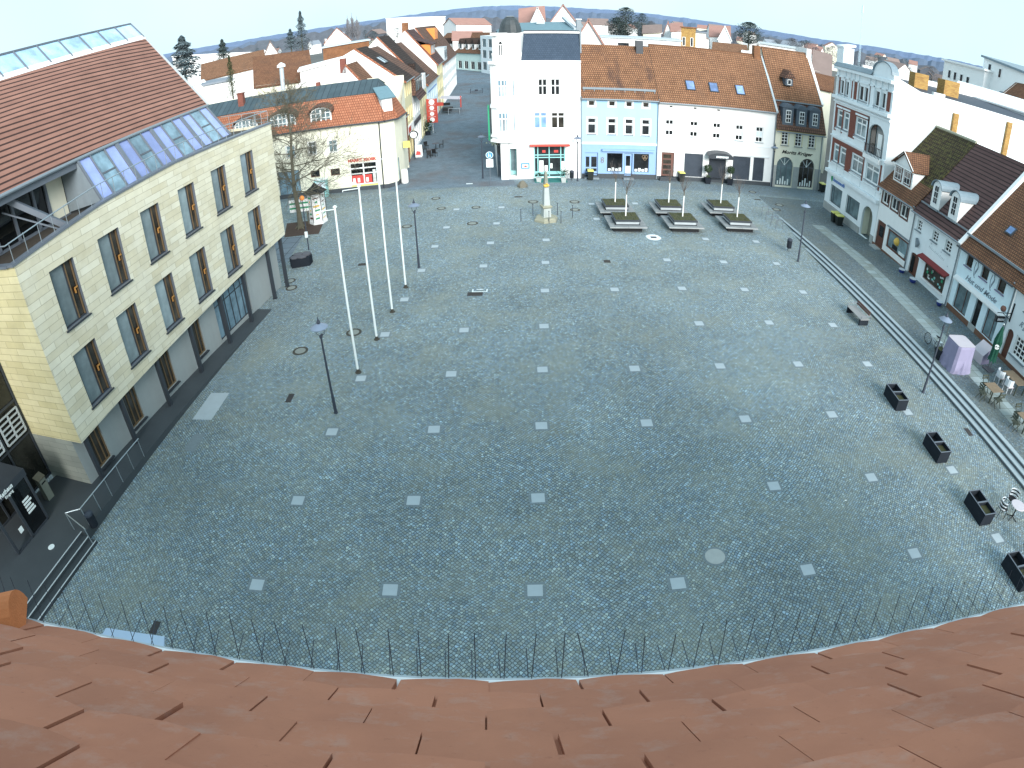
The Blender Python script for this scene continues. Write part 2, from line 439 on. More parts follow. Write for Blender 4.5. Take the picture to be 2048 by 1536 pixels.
plain('walkway_stone', (.060, .070, .078), rough=.6, var=.22, scale=.7)
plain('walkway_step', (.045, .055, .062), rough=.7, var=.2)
plain('plate_stone', (.40, .455, .485), rough=.8, var=.12, scale=2)
plain('plate_rim', (.19, .23, .25), rough=.85, var=.3, scale=7)
plain('manhole_ring', (.06, .055, .045), rough=.8, var=.3)
plain('manhole_fill', (.24, .26, .24), rough=.9, var=.2, scale=6)
plain('white_marking', (.72, .78, .80), rough=.8, var=.12)
plain('iron_grate', (.05, .045, .055), rough=.7, var=.3)
plain('forest', (.105, .14, .20), rough=1, var=.35, scale=.035)  # blue distance haze painted into the base colour
plain('hazed_far_forest', (.125, .175, .275), rough=1, var=.2, scale=.02)  # bluer still: haze over the far hills is in the colour
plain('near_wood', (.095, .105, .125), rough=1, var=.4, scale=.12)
plain('terrain_soil', (.115, .115, .11), rough=1, var=.4, scale=.03)
plain('red_far_roof', (.33, .185, .155), rough=.9, var=.2, scale=.6)  # distance haze painted into the far roof colours
plain('brown_far_roof', (.22, .165, .15), rough=.9, var=.2, scale=.6)
plain('grey_far_roof', (.22, .25, .29), rough=.9, var=.2, scale=.6)
plain('blue_pole', (.55, .72, .82), rough=.6, var=.05)
plain('poster_red', (.55, .07, .06), rough=.6, var=.3, scale=4)
plain('poster_mix', (.5, .52, .5), rough=.6, var=.6, scale=5)
plain('terrace_floor', (.065, .055, .045), rough=.8, var=.25)
glass('dark_glass', (.022, .026, .03))
glass('black_glass', (.008, .01, .012), rough=.04)
glass('brown_glass', (.04, .035, .028), rough=.08)
glass('office_glass', (.20, .25, .265), rough=.12, var=.18)
glass('curtain_glass', (.32, .38, .42), rough=.3, var=.25)
glass('blind_glass', (.62, .70, .74), rough=.4, var=.06)
glass('grey_glass', (.14, .20, .22), rough=.1, var=.3)
glass('shutter', (.045, .058, .078), rough=.55, spec=.3, var=.12)
glass('blue_glass', (.16, .27, .50), rough=.2, var=.25)
glass('violet_reflection_glass', (.24, .30, .56), rough=.10, var=.10, spec=.55)  # violet sky reflection painted into the base colour
glass('teal_glass', (.16, .25, .31), rough=.12, var=.3)
glass('sky_glass', (.20, .30, .55), rough=.12, var=.3, spec=.6)
glass('top_glass', (.30, .46, .60), rough=.10, var=.35, spec=.6, scale=.7)
glass('lobby_glass', (.020, .021, .018), rough=.07, var=.35)
glass('shade_glass', (.17, .21, .28), rough=.25, var=.1)
bricky('stone_cladding', (.78, .745, .60), (.66, .605, .44), (.42, .38, .27), 1.25, .31, ms=.010, rough=.8, off=.5, stain=.38, stainc=(.72, .70, .60), patch=.28, bmp=.3, sscale=.8)
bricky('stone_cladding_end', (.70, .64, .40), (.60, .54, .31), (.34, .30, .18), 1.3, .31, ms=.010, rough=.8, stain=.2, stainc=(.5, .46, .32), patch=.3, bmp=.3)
bricky('pale_ashlar', (.33, .35, .31), (.27, .29, .26), (.17, .19, .17), 1.3, .31, ms=.007, rough=.85, patch=.25)
bricky('town_hall_tiles', (.36, .185, .14), (.30, .15, .115), (.06, .03, .026), 60, .30, ms=.045, off=.3, rough=.75, patch=.35, bmp=1.0, dist=.06)
bricky('old_red_tiles', (.40, .205, .11), (.31, .15, .08), (.10, .055, .036), .20, .27, ms=.035, stain=.45, stainc=(.15, .085, .055), patch=.45, bmp=.8, dist=.05, sscale=.5, sy=.4)
bricky('sooty_red_tiles', (.40, .205, .11), (.31, .15, .08), (.10, .055, .036), .20, .27, ms=.035, stain=.85, stainc=(.06, .038, .034), patch=.5, bmp=.8, dist=.05, sscale=.6, sy=.3)
bricky('bright_tiles', (.47, .20, .115), (.40, .16, .09), (.22, .075, .045), .24, .30, ms=.03, stain=.35, stainc=(.25, .09, .05), patch=.35, bmp=.8, dist=.05)
bricky('dark_tiles', (.085, .055, .045), (.06, .04, .034), (.025, .018, .016), .24, .34, ms=.05, patch=.5, stain=.3, bmp=.9, dist=.05)
bricky('brown_tiles', (.25, .135, .095), (.19, .10, .075), (.08, .05, .038), .24, .32, ms=.04, patch=.5, stain=.3, bmp=.8, dist=.05)
bricky('plum_tiles', (.125, .072, .068), (.10, .056, .054), (.038, .024, .024), 60, .33, ms=.05, off=.3, patch=.35, bmp=1, dist=.06)
bricky('mossy_tiles', (.11, .105, .035), (.085, .06, .03), (.035, .026, .016), .26, .33, ms=.06, stain=.55, stainc=(.16, .15, .045), patch=.55, bmp=1, dist=.06, sscale=2.2)
bricky('plain_tiles', (.31, .15, .08), (.23, .105, .06), (.08, .045, .03), .19, .21, ms=.028, patch=.45, stain=.25, bmp=.8, dist=.04)
bricky('slate_tiles', (.058, .085, .125), (.048, .072, .108), (.03, .045, .07), .22, .2, ms=.012, patch=.2, bmp=.5)
bricky('standing_seam', (.075, .11, .13), (.06, .092, .11), (.04, .06, .075), .6, 40, ms=.03, patch=.4, bmp=1, dist=.05)
bricky('red_brick', (.26, .085, .06), (.21, .065, .048), (.16, .09, .075), .24, .08, ms=.01, patch=.2, bmp=.2)
bricky('yellow_brick', (.58, .36, .10), (.40, .21, .06), (.30, .22, .12), .26, .085, ms=.012, patch=.4, stain=.25, stainc=(.2, .1, .05), bmp=.4)
bricky('orange_brick', (.36, .15, .06), (.27, .11, .05), (.2, .13, .09), .26, .085, ms=.012, patch=.5, stain=.3, bmp=.4)
bricky('path_slabs', (.33, .40, .41), (.24, .285, .275), (.10, .11, .10), 1.25, .62, ms=.012, off=0, patch=.35, stain=.25, stainc=(.23, .20, .13), sscale=.7, bmp=.3)
bricky('big_slabs', (.20, .24, .28), (.17, .21, .25), (.07, .085, .09), 1.2, 1.15, ms=.03, off=0, patch=.25, bmp=.3)
bricky('deck_boards', (.38, .40, .405), (.30, .32, .33), (.07, .075, .08), 3.4, .12, ms=.012, off=.3, patch=.35, bmp=.6)
bricky('street_pavers', (.20, .265, .32), (.175, .23, .28), (.08, .10, .12), .3, .16, ms=.01, stain=.55, stainc=(.13, .095, .085), patch=.5, sscale=.16, bmp=.3)
cobble('cobbles', (.27, .325, .335), 9.2, dark=.22)
cobble('fine_cobbles', (.205, .255, .28), 12.0, dark=.45)
cobble('terrace_cobbles', (.165, .20, .21), 10.0, ang=.2)

# foreground roof tiles
for tile_name, tk in (('clay_tile', 1.0), ('clay_tile_dark', .95), ('clay_tile_pale', 1.05)):
  m, nt, b = _nt(tile_name); v = obv(nt)
  f1 = noise(nt, v, 3.2, 5, .6); f2 = noise(nt, v, 14, 6, .7); f3 = noise(nt, v, 55, 4, .7)
  c0 = mixc(nt, ramp(nt, f1, [(.3, 0), (.7, 1)]), (.45, .185, .11), (.35, .14, .085))
  c1 = mixc(nt, ramp(nt, f2, [(.52, 0), (.78, .6)]), c0, (.42, .28, .23))
  c2 = mixc(nt, ramp(nt, f3, [(.62, 0), (.80, .55)]), c1, (.20, .075, .05))
  nt.links.new(mixc(nt, 1.0, c2, (tk, tk, tk), 'MULTIPLY'), b.inputs['Base Color']); b.inputs['Roughness'].default_value = .8; b.inputs['Specular IOR Level'].default_value = .25
  bump(nt, b, f3, .15, .004)
plain('tile_orange', (.52, .17, .06), rough=.8, var=.3, scale=14, bmp=.2)

# ------------------------------------------------------------------ setting
def zt(y): return .45 * max(0, min(1, (51 - y) / 11))          # height of the raised pavement on the right
RIM = [(x, y) for x, y in ((-24.5, -6), (30, -6), (30, 62.5), (-24.5, 62.5))]
b = MB()
R = 4200
rings = [(0, 0)] + [(r, 0) for r in (90, 200, 400, 800, 1600, R)]
prev = None
for r, _ in rings[1:]:
    ring = [(r * math.cos(2 * PI * k / 48), 40 + r * math.sin(2 * PI * k / 48), -.25) for k in range(48)]
    if prev is None: b.poly(ring)
    else:
        for k in range(48): b.poly([prev[k], ring[k], ring[(k + 1) % 48], prev[(k + 1) % 48]])
    prev = ring
struct(b.build('ground', 'terrain_soil'))
b = MB(); b.poly([(-24, -4, 0), (22.6, -4, 0), (22.6, 56.6, 0), (29, 56.6, 0), (33, 64, 0), (-12.2, 57.2, 0), (-24, 57.2, 0)]); struct(b.build('plaza', 'cobbles'))
b = MB(); b.poly([(-27, 57.2, .004), (-12.2, 57.2, .004), (33, 57.6, .004), (33, 63, .004), (-27, 63, .004)]); struct(b.build('pavement', 'fine_cobbles'))
b = MB(); b.poly([(-13.3, 57.6, .008), (-1.2, 57.6, .008), (-4.6, 79, .008), (-6.2, 104, .008), (-8.6, 150, .008), (-8.0, 215, .008), (-26, 215, .008), (-20.5, 181, .008), (-15.6, 120, .008), (-14.6, 100, .008), (-13.4, 70, .008)])
struct(b.build('street', 'street_pavers'))
# raised pavement, its flight of three long granite steps, and the slab path
b = MB(); ys = [-4, 10, 20, 30, 40, 43, 47, 51, 57]
xe = lambda y: 21.9 + max(0, 40 - y) * .052
for y0, y1 in zip(ys[:-1], ys[1:]): b.poly([(xe(y0) - .06, y0, zt(y0) + .004), (34, y0, zt(y0) + .004), (34, y1, zt(y1) + .004), (xe(y1) - .06, y1, zt(y1) + .004)])
struct(b.build('raised_pavement', 'terrace_cobbles'))
b = MB()
xb = lambda y: 21.02 + max(0, 40 - y) * .046
for i, yend in ((0, 43.2), (1, 46.8), (2, 50.6)):
    def ed(y, j): return xb(y) + (xe(y) - xb(y)) * j / 3
    cuts = [yend - 2.0 * k for k in range(60) if yend - 2.0 * k > -3]
    for y1, y0 in zip(cuts[:-1], cuts[1:]):
        h1 = max(.02, zt(y1) - .15 * (2 - i)); h0 = max(.02, zt(y0) - .15 * (2 - i)); xw = .03
        b.hexa([(ed(y0, i), y0 + .002, -.1), (ed(y0, i + 1) + xw, y0 + .002, -.1), (ed(y1, i + 1) + xw, y1 - .002, -.1), (ed(y1, i), y1 - .002, -.1),
                (ed(y0, i), y0 + .002, h0), (ed(y0, i + 1) + xw, y0 + .002, h0), (ed(y1, i + 1) + xw, y1 - .002, h1), (ed(y1, i), y1 - .002, h1)], 0)
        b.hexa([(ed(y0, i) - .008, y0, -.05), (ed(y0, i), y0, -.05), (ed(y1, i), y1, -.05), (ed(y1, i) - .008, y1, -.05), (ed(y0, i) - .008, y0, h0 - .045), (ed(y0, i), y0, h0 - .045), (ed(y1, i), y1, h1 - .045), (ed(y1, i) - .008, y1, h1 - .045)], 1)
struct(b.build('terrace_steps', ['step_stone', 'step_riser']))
b = MB()
for y0, y1 in zip(ys[:-2], ys[1:-1]): b.poly([(24.25, y0, zt(y0) + .012), (25.5, y0, zt(y0) + .012), (25.5, min(y1, 49), zt(min(y1, 49)) + .012), (24.25, min(y1, 49), zt(min(y1, 49)) + .012)])
struct(b.build('slab_path', 'path_slabs'))
b = MB(); b.poly([(-19.9, 40.6, .006), (-17.3, 40.8, .006), (-17.9, 46.2, .006), (-20.6, 46.2, .006)]); struct(b.build('paved_apron', 'big_slabs'))
b = MB(); b.poly([(-15.95, 21.7, .006), (-14.82, 21.69, .006), (-14.74, 23.95, .006), (-15.85, 23.95, .006)])
tag(b.build('light_paving_patch', 'plate_stone'), 'large pale rectangular paving slab beside the town hall walkway', 'paving')
b = MB(); b.poly([(-15.35, 19.4, .006), (-14.7, 19.3, .006), (-14.7, 20.6, .006), (-15.3, 20.6, .006)])
tag(b.build('grey_paving_patch', 'plate_rim'), 'small worn grey paving patch nearer the steps of the town hall', 'paving')

# wooded skyline: forest ridges with a ragged upper edge, bluer colours painted in for distance haze
def ridge(name, dist, el, mat, seed, rag, lift=0):
    rnd = random.Random(seed); b = MB(); n = 420; pts = []
    for k in range(n + 1):
        az = math.radians(-75 + 150 * k / n); e = el(math.degrees(az))
        z = 16 + dist * math.tan(math.radians(e)) + lift + rnd.uniform(-rag, rag)
        pts.append((dist * math.sin(az), dist * math.cos(az), z))
    for p, q in zip(pts[:-1], pts[1:]):
        b.poly([(p[0] * .93, p[1] * .93, -3), (q[0] * .93, q[1] * .93, -3), (q[0], q[1], q[2]), (p[0], p[1], p[2])])
    return b.build(name, mat)
def lin(T):
    def f(a):
        for (a0, e0), (a1, e1) in zip(T[:-1], T[1:]):
            if a0 <= a <= a1: return e0 + (e1 - e0) * (a - a0) / (a1 - a0)
        return T[0][1] if a < T[0][0] else T[-1][1]
    return f
sky_el = lin([(-60, 1.5), (-41, 1.4), (-31, 1.15), (-25, .88), (-19, .8), (-15, .8), (-9, 1.05), (-4, 1.38), (0, 1.33), (4, 1.15), (8.5, 1.0), (15, .7), (19, .54), (25, .46), (33, .8), (37, 1.0), (50, 1.2)])
struct(ridge('hills', 2600, sky_el, 'hazed_far_forest', 3, 1.6))
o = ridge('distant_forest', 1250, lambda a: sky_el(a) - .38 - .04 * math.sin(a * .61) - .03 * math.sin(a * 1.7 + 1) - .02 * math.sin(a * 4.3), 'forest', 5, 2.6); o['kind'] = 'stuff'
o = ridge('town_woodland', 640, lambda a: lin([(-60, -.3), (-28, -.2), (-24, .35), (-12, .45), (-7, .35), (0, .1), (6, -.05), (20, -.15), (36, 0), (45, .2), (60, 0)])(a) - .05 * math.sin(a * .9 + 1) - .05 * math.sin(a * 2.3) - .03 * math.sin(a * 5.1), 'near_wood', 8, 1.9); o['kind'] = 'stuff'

# ------------------------------------------------------------------ town hall (left)
TA, TG = (-18.26, 16.23), math.atan2(18.35, 2.48)
def town_hall():
    B = Bld('town_hall', 'modern town hall faced in pale sandstone with slender columns, tiled roof and sloping glazing', 'town hall', TA, TG, 0)
    zt_ = lambda u: 10.55 + .12 * min(u, 5) + .0 * u - .0 if u < 5 else 11.15 - .015 * (u - 10)
    top = [(-.15, 10.62), (5.2, 11.0), (10.9, 11.14), (20.75, 10.92)]
    bot = [(-.15, 2.72), (5.6, 2.88), (11.4, 3.08), (20.75, 3.5)]
    U0, U1 = -.05, 20.75
    holes = []
    for k in range(6):
        z = .028 * k
        holes.append((1.5 + 3.065 * k, 2.95 + 3.055 * k, 7.12 + z * 2.2, 9.66 + z * 1.5)); holes.append((1.3 + 3.09 * k, 2.8 + 3.08 * k, 3.58 + z * 1.7, 6.06 + z * 2.4))
    b = B.mb(); facade(b, U0, U1, 3.5, 10.6, holes, 0, .22, 0, 2)
    b.poly([(U0, 0, 2.72), (5.6, 0, 2.88), (11.4, 0, 3.08), (U1, 0, 3.5), (U0, 0, 3.5)])
    b.poly([(U0, 0, 10.6), (U1, 0, 10.6), (U1, 0, 10.92), (10.9, 0, 11.14), (5.2, 0, 11.0), (U0, 0, 10.62)])
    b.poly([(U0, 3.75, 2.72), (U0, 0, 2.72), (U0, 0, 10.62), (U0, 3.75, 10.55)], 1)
    b.poly([(U1, 0, 3.5), (U1, 9, 3.5), (U1, 9, 10.92), (U1, 0, 10.92)], 0)
    b.poly([(U0, 0, 2.72), (U0, .78, 2.72), (U1, .78, 3.5), (U1, 0, 3.5)], 2)
    B.part('stone_facade', b, ['stone_cladding', 'stone_cladding_end', 'grey_metal'])
    for h in holes:
        B.win(h, cols=1, bars=(), fr='dark_metal', pane='office_glass', y=.16, ft=.07, vb=(.12, (h[1] - h[0]) * .64), bt=.07, sill='dark_metal',
              blind=((.08, 'black_glass'), (.64, 'office_glass'), (1.0, 'brown_glass')), handle=(.82, .42))
    # inner timber edges
    b = B.mb()
    for h in holes:
        w = h[1] - h[0]
        for x in (.66 * w, w - .1): b.box(h[0] + x, h[0] + x + .05, .13, .2, h[2] + .06, h[3] - .06)
    each(b, 'timber_trim', 'wood_frame', B.root)
    # recessed ground floor
    gh = [(.75, 1.75, .55, 2.62), (3.75, 4.75, .6, 2.66), (6.9, 7.9, .6, 2.7), (9.95, 11.0, .6, 2.75), (12.6, 16.4, .25, 2.9)]
    b = B.mb(); facade(b, -.06, 20.4, -.1, 2.72, gh[:4] + [(12.6, 16.4, .25, 2.72)], .7, .16); facade(b, -.04, 20.4, 2.72, 3.5, [(12.6, 16.4, 2.72, 2.9)], .7, .16)
    b.poly([(-.06, 3.75, -.1), (-.06, .7, -.1), (-.06, .7, 2.72), (-.06, 3.75, 2.72)], 1)
    b.poly([(20.4, .7, -.1), (20.4, 9, -.1), (20.4, 9, 3.5), (20.4, .7, 3.5)])
    B.part('ground_floor_wall', b, ['grey_render', 'pale_ashlar'])
    for h in gh[:4]:
        B.win(h, cols=1, bars=(), fr='wood_frame', pane='brown_glass', y=.78, ft=.08, vb=(.35, .7), bt=.07, sill='dark_metal')
    B.win(gh[4], cols=6, bars=(.75,), fr='dark_metal', pane='teal_glass', y=.8, ft=.06, bt=.05, name='shop_glazing')
    for u, zz in ((.35, 2.72), (3.15, 2.8), (6.3, 2.9), (9.5, 3.0), (12.7, 3.14), (15.35, 3.28), (18.5, 3.4), (20.3, 3.48)):
        b = B.mb(); b.box(u - .09, u + .09, .1, .3, 0, zz); b.box(u - .12, u + .12, .07, .33, 0, .04); B.part('column', b, 'dark_metal')
    # parapet coping, terrace floor, handrail
    b = B.mb()
    for (u0, z0), (u1, z1) in zip(top[:-1], top[1:]): b.hexa([(u0, -.05, z0), (u1, -.05, z1), (u1, .34, z1), (u0, .34, z0), (u0, -.05, z0 + .1), (u1, -.05, z1 + .1), (u1, .34, z1 + .1), (u0, .34, z0 + .1)])
    b.box(-.2, .14, .34, 3.8, 10.6, 10.7)
    B.part('coping', b, 'grey_metal')
    b = B.mb(); b.poly([(0, .3, 10.45), (20.7, .3, 10.75), (20.7, 5, 10.75), (0, 5, 10.45)]); B.part('terrace_floor', b, 'terrace_floor')
    b = B.mb(); rail = [(-.1, 3.6, 11.45), (-.1, .12, 11.45), (5.2, .12, 11.85), (10.9, .12, 12.0), (20.6, .12, 11.8)]
    b.path(rail, .028, 6)
    for k in range(27):
        u = .1 + k * .79
        z = 10.62 + .076 * u if u < 5.2 else 11.0 + .0246 * (u - 5.2) if u < 10.9 else 11.14 - .0223 * (u - 10.9)
        b.tube((u, .12, z), (u, .12, z + .88), .016, n=5)
    for z in (10.9, 11.15): b.tube((20.6, .12, z + .2), (20.6, 3.5, z + .2), .014, n=5)
    b.path([(20.6, .12, 11.8), (20.6, 3.6, 11.85)], .028, 6)
    for y in (1, 2, 3): b.tube((20.6, y, 10.8), (20.6, y, 11.8), .016, n=5)
    B.part('terrace_railing', b, 'steel')
    # roof: lower glazing, tiles, ridge glazing; the roof runs a little off the facade line
    ev = lambda u, d=0: (u, 3.15 + .089 * (u - 18.5), 12.94)
    gl = lambda u: (u, 1.55 + .05 * (u - 18.5), 10.92)
    rg = lambda u: (u, 7.55 + .086 * (u - 18.5), 18.16 + .05 * (u - 18.5))
    sk = lambda u: (u, 8.56 + .092 * (u - 18.5), 19.25 + .049 * (u - 18.5))
    def up(p, e):
        n = Vector((.02, -.78, .62)); return tuple(Vector(p) + n * e)
    b = B.mb(); L = -9
    b.slab([up(ev(L), .12), up(ev(18.55), .12), up(rg(18.55), .12), up(rg(L), .12)], .22)
    r = B.part('tiled_roof', b, 'town_hall_tiles')
    b = B.mb(); b.beam(up(ev(18.6), .1), up(rg(18.6), .1), .12, .2); b.build('verge', 'light_metal', r)
    b = B.mb(); b.tube(up(ev(L), .06), up(ev(18.6), .06), .09, n=8); b.build('gutter', 'zinc', r)
    b = B.mb(); b.tube(up(ev(.2), .16), up(rg(6.0), .16), .012, n=4); b.build('lightning_wire', 'light_metal', r)
    # four glazed modules of three lights each
    for k in range(4):
        a = 6.2 + 3.07 * k
        f = B.mb(); g = B.mb()
        for j, (q0, q1) in enumerate(((.06, .3), (.33, .66), (.69, .95))):
            u0, u1 = a + 3.07 * q0, a + 3.07 * q1
            g.poly([up(gl(u0), 0), up(gl(u1), 0), up(ev(u1), 0), up(ev(u0), 0)], 1 if j == 1 else 0)
        for q in (.02, .315, .675, .98):
            u = a + 3.07 * q; f.beam(up(gl(u), .02), up(ev(u), .02), .12 if q in (.02, .98) else .055, .12)
        m0 = [(Vector(gl(a + 3.07 * q)) + Vector(ev(a + 3.07 * q))) / 2 for q in (.33, .66)]
        f.beam(up(m0[0], .02), up(m0[1], .02), .05, .08)
        f.beam(up(gl(a), .02), up(gl(a + 3.07), .02), .08, .1)
        o = B.part('sloping_glazing', f, 'grey_metal'); g.build('pane', ['violet_reflection_glass', 'teal_glass'], o)
    b = B.mb(); b.poly([gl(18.5), ev(18.5), (18.5, 3.6, 12.9), (18.5, 3.6, 10.8)]); b.poly([gl(6.2), (6.2, 3.6, 10.6), (6.2, 3.6, 12.9), ev(6.2)]); each(b, 'cheek_wall', 'zinc', B.root)
    b = B.mb(); b.poly([(18.5, 3.2, 10.9), ev(18.5), rg(18.5), (18.5, 12, 18.1), (18.5, 15, 10.9)]); b.poly([(18.5, 12, 3), (18.5, 15, 10.9), (-9, 15, 10.9), (-9, 12, 3)]); B.part('gable_wall', b, 'white_render')
    # ridge glazing
    f = B.mb(); g = B.mb()
    for k in range(13):
        u0 = 18.5 - 1.72 * k; u1 = u0 - 1.72
        g.poly([up(rg(u1), .15), up(rg(u0), .15), up(sk(u0), .15), up(sk(u1), .15)])
        f.beam(up(rg(u0), .18), up(sk(u0), .18), .06, .1)
    f.beam(up(sk(18.5), .18), up(sk(-4), .18), .08, .1)
    o = B.part('ridge_glazing', f, 'grey_metal'); g.build('pane', 'top_glass', o)
    b = B.mb(); b.beam(up(rg(18.6), .14), up(rg(-4), .14), .34, .05, up=(0, -.78, .62)); B.part('ridge_flashing', b, 'white_clean')
    b = B.mb(); b.slab([sk(-4), sk(18.5), (18.5, 14, 17.5), (-4, 12, 17.0)], .1); B.part('rear_roof', b, 'zinc')
    # set-back glazed front under the eaves, with raking strut
    f = B.mb(); yb = 3.3
    f.beam((-9, 1.2, 12.75), (6.2, 2.15, 12.75), .2, .3)
    for u in (-.9, .5, 1.7, 2.9, 4.2, 5.0): f.box(u - .07, u + .07, yb - .1, yb, 10.5, 12.9)
    f.box(-4, 6.2, yb - .1, yb, 10.5, 10.62); f.box(-4, 6.2, yb - .1, yb, 12.5, 12.62)
    o = B.part('terrace_doors', f, 'grey_metal')
    g = B.mb(); g.poly([(-4, yb, 10.5), (6.2, yb, 10.5), (6.2, yb, 12.9), (-4, yb, 12.9)]); g.build('pane', 'black_glass', o)
    g = B.mb(); g.poly([(5.05, yb - .02, 10.5), (6.15, yb - .02, 10.5), (6.15, yb - .02, 12.6), (5.05, yb - .02, 12.6)]); g.build('curtain', 'cream_render', o)
    b = B.mb(); b.beam((2.2, 2.4, 12.6), (3.6, .55, 10.75), .24, .24); b.beam((1.9, 2.6, 12.2), (3.3, .6, 10.72), .06, .06); B.part('raking_strut', b, 'grey_metal')
    # glazed lobby left of the stone end
    f = B.mb(); y = 3.72
    for u in (-.12, -1.7, -3.3, -4.9, -6.5, -8.1): f.box(u - .05, u + .05, y - .06, y + .04, .45, 10.4)
    for z in (.5, 2.9, 4.6, 6.4, 8.2, 10.3): f.box(-8.1, -.1, y - .05, y + .03, z - .05, z + .05)
    o = B.part('lobby_glazing', f, 'dark_metal')
    g = B.mb(); g.poly([(-8.1, y + .01, .45), (-.05, y + .01, .45), (-.05, y + .01, 10.4), (-8.1, y + .01, 10.4)]); g.build('pane', 'lobby_glass', o)
    for u0, u1 in ((-1.55, -.3), (-3.15, -1.85), (-4.75, -3.45)):
        f = B.mb(); z0, z1 = 3.15, 4.35
        for x in (u0, (u0 + u1) / 2, u1): f.box(x - .04, x + .04, y - .16, y - .1, z0, z1)
        for k in range(6): z = z0 + (z1 - z0) * k / 5; f.box(u0, u1, y - .17, y - .12, z - .035, z + .035)
        B.part('louvre_screen', f, 'light_metal')
    # entrance porch with its sign
    f = B.mb(); y0 = 1.42
    f.box(-4.9, -2.5, y0 + .03, 3.7, 2.78, 3.1)
    for u in (-4.8, -3.75, -2.62): f.box(u - .06, u + .06, y0, y0 + .12, .45, 2.8)
    for yy in (2.2, 3.0): f.box(-2.68, -2.56, yy, yy + .08, .45, 2.8)
    f.box(-4.8, -2.6, y0, y0 + .1, .45, .53)
    o = B.part('porch', f, 'dark_metal')
    g = B.mb(); g.poly([(-3.69, y0 + .06, .5), (-2.66, y0 + .06, .5), (-2.66, y0 + .06, 2.78), (-3.69, y0 + .06, 2.78)]); g.poly([(-2.6, y0 + .1, .5), (-2.6, 3.65, .5), (-2.6, 3.65, 2.78), (-2.6, y0 + .1, 2.78)]); g.build('pane', 'black_glass', o)
    g = B.mb()
    for k, (z, w) in enumerate(((1.95, .42), (1.8, .5), (1.66, .38), (1.5, .46), (1.36, .5))): g.box(-3.35, -3.35 + w, y0 + .035, y0 + .05, z, z + .09)
    g.box(-4.2, -3.98, y0 + .02, y0 + .045, 1.05, 1.3); each(g, 'notice', 'pale_pole', o)
    B.text('Rathaus', -4.2, 2.9, .26, 'pale_pole', y=y0 - .01, bold=.006); B.text('Eingang', -3.98, 2.72, .17, 'pale_pole', y=y0 - .015)
    # raised walkway, steps, ramp railing
    b = B.mb(); P = lambda u, y, z: (u, y, z)
    b.hexa([P(-9, -.92, -.1), P(-2.75, -.92, -.1), P(-2.75, 3.75, -.1), P(-9, 3.75, -.1), P(-9, -.92, .45), P(-2.75, -.92, .45), P(-2.75, 3.75, .45), P(-9, 3.75, .45)])
    b.hexa([P(-2.75, -1.12, -.1), P(17, -.35, -.1), P(17, .75, -.1), P(-2.75, 3.75, -.1), P(-2.75, -1.12, .45), P(17, -.35, .02), P(17, .75, .02), P(-2.75, 3.75, .45)])
    for i in (1, 2): b.box(-9, -2.72, -.92 - .36 * i, -.92 - .36 * (i - 1), -.1, .45 - .15 * i, 1)
    for i in range(3): b.box(-9, -2.74, -.93 - .36 * i, -.87 - .36 * i, .452 - .15 * i, .458 - .15 * i, 2)
    B.part('walkway', b, ['walkway_stone', 'walkway_step', 'step_edge'])
    b = B.mb()
    b.path([(-2.75, -.45, 1.36), (-2.35, -1.08, 1.38), (2.4, -.95, 1.28)], .026, 6); b.path([(-2.75, -.45, 1.36), (-3.0, -1.75, 1.05)], .026, 6)
    for k in range(6): u = -2.3 + k * .93; b.tube((u, -1.06 + .03 * k, .3), (u, -1.06 + .03 * k, 1.36 - .02 * k), .02, n=6)
    b.tube((-2.75, -.45, .45), (-2.75, -.45, 1.36), .02, n=6); b.tube((-2.95, -1.6, 0), (-2.95, -1.6, 1.1), .02, n=6)
    B.part('ramp_railing', b, 'steel')
    b = B.mb(); b.lathe([(.01, .45), (.16, .455), (.16, .47), (.01, .475)], (-3.94, .04, 0), 20); B.part('floor_light', b, 'pale_pole')
    return B
TH = town_hall()
t = thing('letter_stele', 'grey-brown steel letterbox pillar against the sandstone end of the town hall', 'pillar', (-20.9, 15.1), TG)
b = MB(); b.box(-.2, .2, -.16, .16, .4, 1.55); b.build('post', 'milestone_grey', t)
b = MB(); b.slab([(-.24, -.2, 1.56), (.24, -.2, 1.56), (.24, .2, 1.7), (-.24, .2, 1.7)], .05); b.build('sloping_top', 'boulder', t)
b = MB(); b.box(-.14, .14, -.18, -.155, 1.3, 1.36); b.build('slot', 'black_paint', t)

